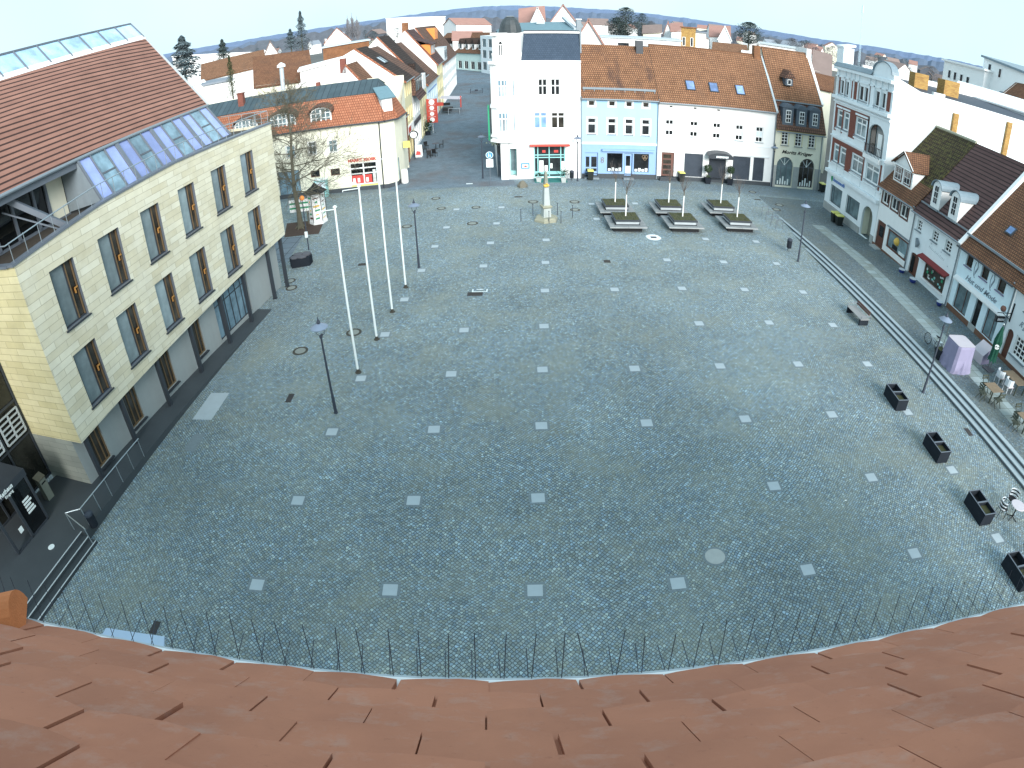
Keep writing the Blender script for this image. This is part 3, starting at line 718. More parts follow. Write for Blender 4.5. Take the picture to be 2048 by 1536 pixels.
# ------------------------------------------------------------------ kiosk building behind the bare tree
KA, KG = (-24.7, 58.2), math.atan2(.6, 12.0)
def kiosk():
    B = Bld('kiosk_building', 'cream corner building with orange mansard roof and MARKT KIOSK shop window', 'building', KA, KG, -12)
    E = 7.0
    holes = [(3.8, 4.6, 4.2, 5.5), (5.85, 6.7, 4.2, 5.4), (3.75, 4.7, 1.85, 2.55), (5.8, 6.75, 1.8, 2.5), (7.75, 10.42, .62, 2.85), (.3, 2.6, .35, 2.85), (-2.4, -.2, .35, 2.85), (1.5, 2.4, 4.2, 5.4), (-1.2, -.3, 4.2, 5.4), (-4, -3.1, 4.2, 5.4)]
    b = B.mb(); facade(b, -12, 11.4, .42, E, holes, 0, .16)
    b.poly([(11.4, 0, .42), (12.25, .75, .42), (12.25, .75, E), (11.4, 0, E)]); b.poly([(12.25, .75, .42), (12.55, 3.6, .42), (12.55, 3.6, E), (12.25, .75, E)])
    b.poly([(-12, 8, .4), (-12, 0, .4), (-12, 0, E), (-12, 8, E)]); b.poly([(12.55, 3.6, .4), (12.4, 8, .4), (12.4, 8, E + 3), (12.55, 3.6, E)]); b.poly([(12.4, 8, 0), (-12, 8, 0), (-12, 8, 10.5), (12.4, 8, 10.5)])
    B.part('wall', b, 'cream_render')
    b = B.mb(); pl = [(-12, -.03), (11.42, -.03), (12.28, .72), (12.6, 3.6)]
    for p, q in zip(pl[:-1], pl[1:]): b.poly([(*p, 0), (*q, 0), (*q, .42), (*p, .42)]); b.poly([(*p, .42), (*q, .42), (q[0], q[1] + .05, .42), (p[0], p[1] + .05, .42)])
    B.part('plinth', b, 'plinth')
    for h in holes[:2] + holes[7:]: B.win(h, cols=2, bars=(.66,), pane='grey_glass', surround='white_clean', sw=.06)
    for h in holes[2:4]: B.win(h, cols=1, bars=(), fr='brown_paint', pane='dark_glass')
    for h in holes[5:7]: B.win(h, cols=3, bars=(), fr='grey_metal', pane='teal_glass', name='shop_window')
    o = B.win(holes[4], cols=2, bars=(.74,), pane='black_glass', ft=.09, bt=.12, y=.06, name='kiosk_window')
    b = MB()
    for x0, x1 in ((.12, 1.26), (1.42, 2.1)):
        b.box(x0, x1, .05, .07, .1, .95, 0)
        for k in range(int((x1 - x0) / .45)): b.box(x0 + .1 + .45 * k, x0 + .34 + .45 * k, .04, .052, .22, .66, 1)
        b.box(x0, x1, .045, .055, 1.05, 1.18, 2)
    b.box(2.2, 2.5, .05, .07, .1, 1.4, 2); b.box(.1, .5, .035, .048, .1, .3, 1)
    each(b, 'poster', ['poster_red', 'white_clean', 'poster_mix'], o)
    b = B.mb(); b.box(7.8, 10.45, -.03, 0, .46, .6); B.part('yellow_band', b, 'yellow_lid')
    B.text('MARKT KIOSK', 7.65, 3.0, .40, 'red_paint', y=-.06, width=2.8, bold=.02)
    # mansard: orange lower slope, standing-seam upper slope, hipped towards the street
    zb, yb, zs, ys = 9.55, 1.7, 10.75, 4.2
    ov = -.35
    b = B.mb(); t = .16
    b.slab([(-12, ov, E - .15), (11.5, ov, E - .15), (10.9, yb, zb), (-12, yb, zb)], t)
    b.slab([(11.5, ov, E - .15), (12.65, .6, E - .15), (11.2, 2.1, zb), (10.9, yb, zb)], t)
    b.slab([(12.65, .6, E - .15), (13.0, 4.2, E - .15), (11.4, 4.6, zb), (11.2, 2.1, zb)], t)
    r = B.part('lower_roof', b, 'bright_tiles')
    b = B.mb()
    for p, q in (((11.5, ov, E - .1), (10.9, yb, zb + .05)), ((12.65, .6, E - .1), (11.2, 2.1, zb + .05))): b.tube(p, q, .1, n=6)
    b.build('hip_tiles', 'bright_tiles', r)
    b = B.mb(); b.slab([(-12, yb - .1, zb), (10.9, yb - .1, zb), (10.4, ys, zs), (-12, ys, zs)], .1); b.slab([(10.9, yb - .1, zb), (11.4, 4.6, zb), (10.4, ys, zs)], .1); b.slab([(-12, ys, zs), (10.4, ys, zs), (10.4, 8.2, zs - .9), (-12, 8.2, zs - .9)], .1)
    B.part('upper_roof', b, 'standing_seam')
    b = B.mb(); b.path([(-12, ov - .05, E - .2), (11.5, ov - .05, E - .2), (12.7, .55, E - .2), (13.05, 4.2, E - .2)], .08, 8); B.part('gutter', b, 'dark_metal')
    b = B.mb(); b.tube((10.95, -.1, .1), (10.95, -.1, E - .3), .06, n=6); B.part('downpipe', b, 'dark_metal')
    # three eyebrow dormers with arched glazing
    for a, c in ((4.35, 6.3), (.1, 2.7), (-3.7, -1.3)):
        d = B.mb(); z0, z1 = 7.25, 8.85; m_ = (a + c) / 2; yf = .12
        A = arc(a - .25, c + .25, z1 - .55, .75, 8)
        for p, q in zip(A[:-1], A[1:]): d.slab([(p[0], yf - .3, p[1]), (q[0], yf - .3, q[1]), (q[0], 2.4, q[1] + .25), (p[0], 2.4, p[1] + .25)], .12)
        o = B.part('dormer', d, 'brown_tiles')
        w = B.mb(); n = 2 if c - a < 2.2 else 3
        w.box(a - .1, c + .1, yf + .05, yf + .09, z0 - .05, z0 + .04)
        for k in range(n + 1): x = a + (c - a) * k / n; w.box(x - .07, x + .07, yf, yf + .1, z0, z1 - .25 - .2 * (k in (0, n)))
        for k in range(n):
            x0 = a + (c - a) * k / n; x1 = a + (c - a) * (k + 1) / n
            w.box((x0 + x1) / 2 - .03, (x0 + x1) / 2 + .03, yf, yf + .08, z0, z1 - .2); w.box(x0, x1, yf, yf + .08, z0 + .5, z0 + .56); w.box(x0, x1, yf, yf + .08, z0 + .98, z0 + 1.04)
        R = arc(a, c, z1 - .5, .5, 8)
        for p, q in zip(R[:-1], R[1:]): w.extr([p, (p[0], p[1] - .1), (q[0], q[1] - .1), q], yf, yf + .1)
        w.poly([(a, yf + .07, z0), (c, yf + .07, z0)] + [(x, yf + .07, z) for x, z in R][::-1], 1)
        w.build('dormer_window', ['white_paint', 'grey_glass'], o)
    # dormer on the chamfered corner
    d = B.mb(); d.hexa([(11.3, .3, 7.4), (12.15, .95, 7.4), (11.2, 2.6, 7.9), (10.4, 1.9, 7.9), (11.3, .3, 9.0), (12.15, .95, 9.0), (11.2, 2.6, 9.3), (10.4, 1.9, 9.3)])
    o = B.part('corner_dormer', d, 'white_clean')
    d = B.mb(); d.slab([(11.15, .0, 9.0), (12.55, .95, 9.0), (11.5, 2.9, 10.0), (10.2, 2.0, 10.0)], .12); d.build('dormer_roof', 'roof_felt', o)
    b = B.mb(); b.box(-4.1, -3.5, 2.6, 3.2, 9.9, 11.35); b.box(-4.16, -3.44, 2.54, 3.26, 11.35, 11.45); B.part('chimney', b, 'red_brick')
    b = B.mb(); b.box(4.0, 4.4, 4.1, 4.5, 10.6, 11.1); B.part('chimney', b, 'red_brick')
    b = B.mb(); b.box(12.28, 12.34, 1.2, 1.9, .5, 2.7); b.box(12.3, 12.36, 2.2, 2.9, .9, 2.7); B.part('side_shop_window', b, 'grey_glass')
    b = B.mb(); b.box(12.62, 13.3, 3.0, 3.08, 3.3, 4.0); B.part('projecting_sign', b, 'yellow_lid')
    return B
kiosk()

# ------------------------------------------------------------------ houses down the left side of the street
SA, SG = (-13.0, 62.0), math.atan2(48, -1.9)
def street_house(name, label, u0, u1, ze, zr, yr, wall, roof, rows, n, depth=None, winkw=None, gable='white_clean', extra=None, hs=None, base=None):
    B = Bld(name, label, 'house', SA, SG, u0, 'houses down the left side of the street')
    holes = list(hs or [])
    w = (u1 - u0) / n
    for z0, z1, ww in rows:
        for k in range(n): c = u0 + w * (k + .5); holes.append((c - ww / 2, c + ww / 2, z0, z1))
    D = depth or 2 * yr
    b = B.mb(); facade(b, u0, u1, 0, ze, holes, 0, .15)
    for u, s in ((u0, 1), (u1, -1)):
        q = [(u, 0, 0), (u, D, 0), (u, D, max(4, ze - 1)), (u, yr, zr), (u, 0, ze)]; b.poly(q[::-1] if s > 0 else q, 1)
    B.part('wall', b, [wall, gable])
    for h in holes: B.win(h, **(winkw or dict(cols=2, bars=(.66,), pane='dark_glass')))
    k = (zr - ze) / yr
    b = B.mb(); b.slab([(u0, -.35, ze - .35 * k), (u1, -.35, ze - .35 * k), (u1, yr, zr), (u0, yr, zr)], .14)
    b.slab([(u1, D, max(4, ze - 1)), (u0 + .25, D, max(4, ze - 1)), (u0 + .25, yr, zr), (u1, yr, zr)], .14)
    r = B.part('roof', b, roof)
    b = B.mb(); b.slab([(u0 - .06, -.4, ze - .4 * k + .03), (u0 + .1, -.4, ze - .4 * k + .03), (u0 + .1, yr, zr + .06), (u0 - .06, yr, zr + .06)], .2); b.build('verge_tiles', 'bright_tiles', r)
    B.gutter(u0, u1, ze - .3 * k - .05, -.42)
    if extra: extra(B)
    return B
def xS(B):
    b = B.mb(); b.box(2.2, 2.7, 5.0, 5.6, 11.6, 13.2); B.part('chimney', b, 'red_brick')
street_house('narrow_house', 'narrow house with steep red roof and bent gable wedged behind the kiosk building', 2.2, 7.35, 6.1, 12.5, 4.95, 'white_render', 'plain_tiles', [(3.6, 5.2, .8), (.4, 2.8, 1.4)], 3, depth=9.5, extra=xS, gable='white_clean')
def xA(B):
    B.skylight(9.4, 10.3, 11.7, 12.5, 9.9, 13.95, 5.05, 'curtain_glass'); B.skylight(10.6, 11.5, 11.7, 12.5, 9.9, 13.95, 5.05, 'curtain_glass')
    b = B.mb(); b.box(8.0, 13.2, -.12, 0, 3.05, 4.0, 0); b.box(8.6, 10.6, -.14, -.12, 3.2, 3.85, 1); B.part('shop_sign', b, ['white_clean', 'red_paint'])
    b = B.mb(); b.box(7.5, 7.62, -.2, 0, 0, 5.6); B.part('corner_board', b, 'brown_paint')
street_house('yellow_house', 'tall yellow house with ochre shutters, first one past the kiosk corner', 7.35, 13.7, 9.75, 13.95, 5.05, 'yellow_render', 'dark_tiles', [(7.5, 9.3, 1.1), (4.4, 6.2, 1.1), (.3, 2.8, 1.5)], 4, depth=16, extra=xA, winkw=dict(cols=2, bars=(.6,), pane='brown_glass', fr='ochre_render', ft=.1))
def xB(B):
    b = B.mb(); b.box(13.75, 20.6, -.45, 0, 7.0, 9.2); o = B.part('hung_storey', b, 'brown_tiles')
    b = B.mb(); b.slab([(13.7, -.95, 6.4), (20.65, -.95, 6.4), (20.65, -.4, 7.3), (13.7, -.4, 7.3)], .1); b.build('skirt_roof', 'plum_tiles', o)
    b = B.mb()
    for k in range(4): b.box(14.4 + 1.6 * k, 15.2 + 1.6 * k, -.47, -.44, 7.5, 8.9)
    each(b, 'upper_window', 'grey_glass', o)
    b = B.mb(); b.box(14, 20, -.14, 0, 3.1, 3.7); B.part('shop_sign', b, 'dark_metal')
street_house('brown_hung_house', 'white house with brown slate-hung top storey in the street row', 13.7, 20.6, 9.4, 13.6, 5.0, 'white_render', 'brown_tiles', [(4.2, 5.9, .9), (.3, 2.8, 1.3)], 4, extra=xB)
def xC(B):
    b = B.mb(); b.box(22.0, 23.2, .6, 2.4, 9.2, 10.6); o = B.part('dormer', b, 'dark_tiles')
    b = B.mb(); b.box(20.7, 24.2, -.5, 0, 6.9, 9.0); B.part('bay', b, 'white_clean')
street_house('dark_roofed_house', 'house with high near-black roof and tall white firewall above its neighbour', 20.6, 28.8, 8.7, 14.85, 5.0, 'yellow_render', 'dark_tiles', [(6.9, 8.3, .9), (4.2, 5.8, .9), (.3, 2.8, 1.3)], 4, depth=12, extra=xC)
def xD(B):
    b = B.mb()
    for k in range(3): b.slab([(29.5 + 5 * k, 2.2, 9.4), (32.5 + 5 * k, 2.2, 9.4), (32.5 + 5 * k, 4.2, 11.5), (29.5 + 5 * k, 4.2, 11.5)], .08)
    each(b, 'roof_flashing', 'white_clean', B.root)
    b = B.mb(); b.box(31, 43, -.06, 0, 5.3, 5.45); B.part('lettering_band', b, 'lettering_blue')
street_house('ice_blue_house', 'low pale blue house with brown eaves roof, midway down the street row', 28.8, 44.7, 7.0, 13.2, 5.6, 'ice_render', 'brown_tiles', [(3.6, 5.0, .8), (.2, 2.7, 1.5)], 6, extra=xD)
def xE(B):
    b = B.mb(); b.box(46, 53, 1.0, 3.4, 9.9, 12.3, 0); b.slab([(45.6, .6, 12.3), (53.4, .6, 12.3), (53.4, 4, 13.6), (45.6, 4, 13.6)], .12, 1)
    o = B.part('dormer', b, ['orange_paint', 'plum_tiles'])
    b = B.mb()
    for k in range(3): b.box(47.0 + 2.2 * k, 48.4 + 2.2 * k, .96, 1.0, 10.5, 12.0)
    each(b, 'dormer_window', 'curtain_glass', o)
    b = B.mb(); b.box(49, 50, 5.0, 6, 14.2, 16.6); B.part('chimney', b, 'orange_brick')
street_house('orange_dormer_house', 'yellowish house with long orange dormer below a dark ridge', 44.7, 55.8, 9.0, 15.25, 4.8, 'yellow_render', 'plum_tiles', [(6.4, 8.2, 1.0), (3.6, 5.4, 1.0), (.2, 2.8, 1.6)], 4, depth=12, extra=xE)
def xF(B):
    b = B.mb(); b.box(60, 66, -.1, 2.2, 8.2, 11.0, 0); b.box(60.5, 65.5, -.14, -.1, 8.8, 10.4, 1); B.part('dormer', b, ['light_metal', 'dark_glass'])
    b = B.mb(); b.box(70, 76, 2.5, 5.5, 12.5, 15.0); B.part('dormer', b, 'orange_paint')
street_house('long_white_house', 'last white house of the street row with blank white firewall and metal bay', 55.8, 92, 8.3, 15.5, 4.6, 'white_render', 'brown_tiles', [(5.6, 7.2, 1.2), (3.2, 4.6, 1.2), (.2, 2.6, 2.2)], 10, depth=12, extra=xF)

# far end of the street
b = Bld('green_inn', 'pale green inn with row of pointed dormers closing the far end of the street', 'building', (-33, 222), math.atan2(-36, 21.5), 0)
hs = [(1 + 4.4 * k, 3.6 + 4.4 * k, .4, 3.0) for k in range(9)]
b.body(0, 42, 0, 6.2, 14, ['mint_render'], hs)
for h in hs: b.win(h, cols=2, bars=(), pane='dark_glass', ft=.12)
b.gable_roof(0, 42, 6.2, 12.0, 7, 'plain_tiles', ov=.6)
for k in range(9):
    d = b.mb(); u = 2.0 + 4.3 * k; d.box(u, u + 1.6, .5, 3.5, 6.8, 8.6, 0); d.extr([(u - .3, 8.6), (u + 1.9, 8.6), (u + .8, 10.4)], .2, 5, 1); d.box(u + .3, u + 1.3, .47, .5, 7.1, 8.4, 2); b.part('dormer', d, ['white_clean', 'dark_tiles', 'dark_glass'])
b = Bld('grey_office', 'light grey modern block with square windows at the right end of the street', 'building', (-13.0, 186), math.atan2(-14, 6), 0)
hs = [(1.5 + 5 * k, 4.6 + 5 * k, z, z + 2.4) for k in range(3) for z in (1, 4.6, 8.0)]
b.body(0, 16, 0, 11.4, 14, ['cool_render'], hs)
for h in hs: b.win(h, cols=2, bars=(), fr='grey_metal', pane='grey_glass', ft=.12)

# ------------------------------------------------------------------ row facing us across the square
RA, RG = (-1.4, 60.0), math.atan2(1.64, 32.8)
def corner_house():
    B = Bld('corner_house', 'white corner house with domed turret, oriel and blue slate mansard', 'house', RA, RG, 0)
    w1 = [(2.36, 3.15, 8.42, 10.02), (3.52, 4.34, 8.42, 10.02)]; w2 = [(1.92, 3.1, 5.07, 6.69), (3.52, 4.75, 5.07, 6.67)]
    shop = (1.84, 4.8, .12, 3.35); ent = (-.45, .25, .3, 3.1)
    b = B.mb(); facade(b, .3, 6.28, 0, 11.75, w1 + w2 + [shop], 0, .2)
    b.poly([(6.28, 0, 0), (6.28, 10, 0), (6.28, 10, 14.6), (6.28, .2, 14.6), (6.28, 0, 11.7)])
    b.poly([(-1.6, 1.0, 0), (-1.9, 18, 0), (-1.9, 18, 11.7), (-1.6, 1.0, 11.7)][::-1])
    b.poly([(-1.9, 18, 0), (6.28, 18, 0), (6.28, 18, 11.7), (-1.9, 18, 11.7)])
    facade(b, -.45, .3, 0, 4.0, [(-.4, .24, .25, 3.1)], 0, .9); b.poly([(-1.2, 0.9, 0), (-.45, .9, 0), (-.45, .9, 4), (-1.2, .9, 4)])
    B.part('wall', b, 'white_clean')
    b = B.mb(); b.box(-1.25, -.5, -.1, .35, 0, 4.0); B.part('corner_pier', b, 'white_clean')
    b = B.mb(); b.box(-.36, .2, .8, .84, .3, 3.05, 0); b.box(-.3, .14, .77, .8, .7, 2.9, 1); B.part('entrance_door', b, ['teal_paint', 'grey_glass'])
    for h in w1: B.win(h, cols=2, bars=(.58,), pane='dark_glass', ft=.06, bt=.1)
    for h in w2: B.win(h, cols=2, bars=(.74,), pane='blue_glass' if h[0] < 3 else 'brown_glass', ft=.07, bt=.12)
    # oriel running up into the turret, with dome
    O = [(-2.0, 1.2), (-2.0, .15), (-1.45, -.45), (-.1, -.45), (.35, .05), (.35, 1.2)]
    b = B.mb(); b.prism(O, 4.0, 11.75)
    for e, z0, z1 in ((.16, 3.85, 4.05), (.1, 7.25, 7.5), (.2, 11.6, 11.85), (.12, 4.35, 4.5)):
        cx, cy = -.8, .4; b.prism([(cx + (x - cx) * (1 + e / 1.2), cy + (y - cy) * (1 + e / .9)) for x, y in O], z0, z1)
    o = B.part('oriel', b, 'white_clean')
    b = B.mb()
    for z0, z1, zm in ((8.45, 10.0, 9.45), (5.0, 6.75, 6.2)):
        for x0, x1 in ((-1.3, -1.08), (-1.0, -.78), (-.7, -.55)):
            b.box(x0, x1, -.47, -.45, z0, zm - .05, 0); b.box(x0, x1, -.47, -.45, zm + .05, z1, 1)
        for k in (0, 1): b.box(.352, .37, .3 + .4 * k, .5 + .4 * k, z0, z1, 0)
        b.beam((.08, -.27, z0), (.08, -.27, z1), .1, .02, 1, up=(.6, -.8, 0))
    each(b, 'oriel_window', ['curtain_glass', 'teal_glass'], o)
    Tt = [(-1.75, 1.3), (-1.75, .2), (-1.3, -.3), (.1, -.3), (.85, .2), (.85, 1.6)]
    b = B.mb(); b.prism(Tt, 11.8, 14.45); b.prism([(-.45 + (x + .45) * 1.12, .5 + (y - .5) * 1.15) for x, y in Tt], 14.4, 14.7)
    t = B.part('turret', b, 'white_clean')
    b = B.mb(); b.box(-1.12, -1.02, -.32, -.3, 12.45, 13.5); b.box(-.94, -.86, -.32, -.3, 12.45, 13.5); A = arc(-1.14, -.84, 13.6, .25, 6); b.extr(A, -.32, -.3); b.build('turret_window', 'dark_glass', t)
    b = B.mb(); b.lathe([(1.06, 14.68), (1.02, 15.0), (.9, 15.5), (.7, 15.95), (.42, 16.25), (.3, 16.3)], (-.05, .55, 0), 12); b.build('dome', 'copper_dome', t)
    b = B.mb(); b.box(-.35, .3, .2, .9, 16.3, 16.36); b.build('dome_cap', 'zinc', t)
    # slate mansard, flat roof and chimney
    b = B.mb(); b.slab([(.85, -.12, 11.88), (6.26, -.12, 11.88), (6.26, .55, 14.6), (1.15, .55, 14.6)], .1); b.slab([(-1.8, 16, 11.9), (-1.5, 1.0, 11.9), (-1.2, 1.6, 14.6), (-1.3, 16, 14.6)], .1); B.part('slate_mansard', b, 'slate_tiles')
    b = B.mb(); b.box(.4, 6.3, -.2, .1, 11.7, 11.9, 0); b.box(1.15, 6.26, .4, .6, 14.6, 14.8, 0); b.box(1.15, 6.26, .36, .42, 14.8, 14.9, 1); B.part('cornice', b, ['white_clean', 'dark_metal'])
    b = B.mb(); b.slab([(.9, .5, 14.85), (6.2, .5, 14.85), (6.0, 5, 15.75), (.2, 7, 15.6)], .1); b.slab([(-1.3, 16, 14.7), (-1.2, 1.6, 14.7), (.2, 7, 15.6)], .1); B.part('flat_roof', b, 'roof_felt')
    b = B.mb(); b.box(6.08, 6.5, .9, 1.7, 12.6, 16.0, 0); b.box(6.02, 6.56, .84, 1.76, 16.0, 16.08, 1); B.part('chimney', b, ['zinc', 'white_clean'])
    b = B.mb(); b.beam((6.0, 1, 15.0), (5.3, 5, 16.2), .35, .25); b.box(2.6, 3.4, 4.4, 4.9, 15.5, 15.9); B.part('roof_capping', b, 'light_metal')
    # shop front: red canopy edge, turquoise frames, teal threshold
    o = B.win(shop, cols=2, bars=(.62, .70), fr='teal_paint', pane='dark_glass', y=.12, ft=.10, bt=.09, vb=(.38, 1.45, 2.55), name='shop_front')
    b = MB(); b.box(.5, .9, .1, .13, .5, 1.7, 0); b.box(1.0, 1.3, .1, .13, .35, 1.2, 0); b.box(1.55, 1.75, .1, .13, .9, 1.4, 0); b.box(2.6, 2.9, .1, .13, .3, 1.6, 0); b.box(.8, 1.1, .1, .12, 2.5, 2.75, 1); b.box(1.9, 2.3, .1, .12, 2.5, 2.75, 1); b.box(.08, 2.9, .08, .12, .3, .6, 2); each(b, 'display_item', ['white_clean', 'poster_red', 'teal_paint'], o)
    b = B.mb(); b.box(1.45, 5.2, -.55, 0, 3.36, 3.5); B.part('canopy', b, 'red_paint')
    b = B.mb(); b.box(1.8, 4.85, -1.5, 0, -.05, .07); B.part('doorstep', b, 'teal_step')
    b = B.mb(); b.box(.62, 1.42, -.05, 0, 1.05, 1.62, 0); b.box(.72, 1.3, -.07, -.05, 1.15, 1.5, 1); b.extr([(.85, 1.28), (1.05, 1.42), (1.2, 1.28), (1.05, 1.22)], -.09, -.07, 2); B.part('wall_sign', b, ['sign_blue', 'white_clean', 'red_paint'])
    b = B.mb(); b.box(-2.35, -2.2, .6, 1.6, 3.9, 7.4); B.part('vertical_sign', b, 'green_paint')
    return B
corner_house()
def blue_house():
    B = Bld('blue_house', 'narrow sky blue shop house with darker blue ground floor and soot-stained roof', 'house', RA, RG, 6.3)
    top = [(a, a + .63, 7.36, 7.92) for a in (6.98, 8.92, 10.56, 12.2)]; mid = [(a, a + .78, 4.55, 6.13) for a in (6.92, 8.84, 10.5, 12.14)]
    door = (6.68, 7.92, .3, 2.65); s1 = (8.8, 10.32, .72, 2.62); s2 = (11.43, 12.93, .72, 2.62); sd = (10.5, 11.3, .3, 2.62)
    b = B.mb(); facade(b, 6.3, 13.7, 3.55, 8.5, top + mid, 0, .16, 0); facade(b, 6.3, 13.7, .5, 3.55, [door, s1, s2, sd], 0, .2, 1); facade(b, 6.3, 13.7, 0, .5, [(door[0], door[1], .3, .5), (sd[0], sd[1], .3, .5)], -.02, .2, 2)
    for u, s in ((6.3, 1), (13.7, -1)):
        q = [(u, 0, 0), (u, 9, 0), (u, 9, 8), (u, 4.2, 13.3), (u, 0, 8.5)]; b.poly(q[::-1] if s > 0 else q)
    b.box(6.3, 13.7, -.06, 0, 3.5, 3.72, 3)
    B.part('wall', b, ['blue_render', 'deep_blue_render', 'plinth', 'ice_render'])
    for h in top: B.win(h, cols=1, bars=(), pane='brown_glass', surround='white_clean', sw=.11)
    for h in mid: B.win(h, cols=1, bars=(.66,), pane='dark_glass', surround='white_clean', sw=.13, sill='zinc', bt=.2)
    b = B.mb(); b.box(6.7, 7.9, .14, .2, .3, 2.62, 0)
    for x0, x1 in ((6.78, 7.12), (7.3, 7.82)):
        b.box(x0, x1, .12, .145, 1.15, 2.2, 1); b.box(x0, x1, .12, .145, .72, 1.0, 1)
    B.part('house_door', b, ['deep_blue_render', 'dark_glass'])
    for h in (s1, s2):
        o = B.win(h, cols=1, bars=(), fr='dark_metal', pane='black_glass', y=.1, ft=.05, name='display_window')
        b = MB()
        for k in range(4): b.box(.12 + .34 * k, .38 + .34 * k, .08, .12, .06, .3 + .1 * (k % 2))
        each(b, 'display_item', 'pale_pole', o)
    b = B.mb(); b.box(10.55, 11.25, .15, .19, .3, 2.55, 0); b.box(10.68, 11.1, .13, .15, 1.0, 2.35, 1); b.box(10.66, 11.12, .12, .135, .55, 1.3, 2); B.part('shop_door', b, ['deep_blue_render', 'black_glass', 'pale_pole'])
    b = B.mb(); b.box(8.3, 13.4, -.3, 0, 2.86, 3.05); B.part('awning_box', b, 'deep_blue_render')
    b = B.mb()
    for cx, cz, r in ((12.42, 2.3, .17), (12.66, 2.3, .17), (12.54, 2.12, .16), (8.35, 2.05, .12), (8.35, 1.78, .13)):
        for k in range(10): t0, t1 = 2 * PI * k / 10, 2 * PI * (k + 1) / 10; b.tube((cx + r * math.cos(t0), -.04 if cx < 9 else .07, cz + r * math.sin(t0)), (cx + r * math.cos(t1), -.04 if cx < 9 else .07, cz + r * math.sin(t1)), .03, n=5)
    B.part('pretzel_emblem', b, 'table_wood')
    B.gable_roof(6.3, 13.7, 8.5, 13.3, 4.2, 'sooty_red_tiles', ov=.35)
    B.gutter(6.3, 13.7, 8.1, -.4); B.pipe(6.32, 8.1); B.pipe(13.72, 8.1)
    b = B.mb(); b.box(6.5, 13.5, .25, .29, 9.0, 9.22)
    for k in range(8): b.box(6.6 + .97 * k, 6.66 + .97 * k, .27, .33, 8.8, 9.25)
    B.part('snow_guard', b, 'zinc')
    b = B.mb(); b.box(12.3, 13.0, 3.6, 4.3, 12.2, 14.0); B.part('chimney', b, 'dark_metal')
    b = B.mb(); b.box(6.6, 8.0, -.4, 0, 0, .16); b.box(10.4, 11.4, -.4, 0, 0, .16); each(b, 'doorstep', 'zinc', B.root)
blue_house()
def white_house():
    B = Bld('white_house', 'long white house with charcoal roller shutters, arched canopy and three roof windows', 'house', RA, RG, 13.75)
    U0, U1 = 13.75, 26.2
    w = [(a, a + .8, 4.66, 6.25) for a in (14.5, 17.0, 19.4, 21.85, 24.1)]
    sh = [(16.55, 18.5, .45, 2.9), (19.15, 21.0, .25, 2.92), (21.75, 23.7, .45, 2.95), (24.05, 25.3, .45, 2.98)]; door = (14.2, 15.5, .35, 2.9)
    vents = [(14.85, 15.15, 7.55, 7.7), (17.3, 17.6, 7.55, 7.7), (19.75, 20.05, 7.55, 7.7)]
    b = B.mb(); facade(b, U0, U1, .42, 8.45, w + [(s[0], s[1], max(.42, s[2]), s[3]) for s in sh] + [(door[0], door[1], .42, door[3])] + vents, 0, .15)
    for u, s in ((U0, 1), (U1, -1)):
        q = [(u, 0, 0), (u, 10, 0), (u, 10, 8), (u, 4.6, 13.6), (u, 0, 8.45)]; b.poly(q[::-1] if s > 0 else q)
    B.part('wall', b, 'white_clean')
    b = B.mb(); facade(b, U0, U1, 0, .42, [(sh[1][0], sh[1][1], .25, .42), (door[0], door[1], .3, .42)], -.03, .2); b.box(U0, U1, -.03, 0, .4, .42); B.part('plinth', b, 'plinth')
    for h in w: B.win(h, cols=2, bars=(.72, .32), pane='black_glass', ft=.07, bt=.06, sill='light_metal', blind=(.32, .72, 'blind_glass'))
    for h in vents: b = B.mb(); b.box(h[0], h[1], .08, .1, h[2], h[3]); B.part('vent', b, 'black_paint')
    for h in sh:
        b = B.mb(); n = int((h[3] - h[2]) / .12)
        for k in range(n): z = h[2] + (h[3] - h[2]) * k / n; b.box(h[0], h[1], .09, .12, z, z + (h[3] - h[2]) / n - .012)
        b.box(h[0], h[1], .115, .14, h[2], h[3]); B.part('roller_shutter', b, 'shutter')
    b = B.mb(); b.box(14.2, 15.5, .12, .17, .35, 2.9, 0)
    for k in range(4): b.box(14.4, 15.2, .09, .125, .6 + .55 * k, 1.0 + .55 * k, 1)
    B.part('house_door', b, ['bench_back', 'brown_glass'])
    b = B.mb(); b.box(14.0, 15.8, -.45, 0, 0, .18); b.box(14.1, 15.7, -.25, 0, .18, .34); B.part('doorstep', b, 'plinth')
    b = B.mb(); b.box(16.2, 18.9, -.1, 0, 3.04, 3.12); b.box(21.3, 25.8, -.1, 0, 3.06, 3.14); b.box(U0, U1, -.04, 0, 4.12, 4.2); B.part('moulding', b, 'cool_render')
    A = arc(18.75, 21.4, 2.95, .36, 10); b = B.mb()
    for p, q in zip(A[:-1], A[1:]): b.slab([(p[0], -1.0, p[1]), (q[0], -1.0, q[1]), (q[0], 0, q[1] + .12), (p[0], 0, p[1] + .12)], .05)
    b.extr([(x, z - .04) for x, z in A] + [(21.4, 2.72), (18.75, 2.72)], -1.02, -.98); o = B.part('canopy', b, 'dark_metal')
    g = B.mb()
    for k in range(8): g.box(19.55 + .165 * k, 19.68 + .165 * k, -1.05, -1.02, 2.84 + .02 * (k % 2), 3.04)
    g.build('canopy_lettering', 'pale_pole', o)
    B.gable_roof(U0, U1, 8.45, 13.65, 4.6, 'old_red_tiles', ov=.35)
    for a in (16.75, 19.2, 22.05): B.skylight(a, a + .95, 9.35, 10.25, 8.45, 13.65, 4.6)
    b = B.mb(); b.slab([(U1 - .1, -.4, 8.1), (U1 + .12, -.4, 8.1), (U1 + .12, 4.6, 13.75), (U1 - .1, 4.6, 13.75)], .1); B.part('verge', b, 'light_metal')
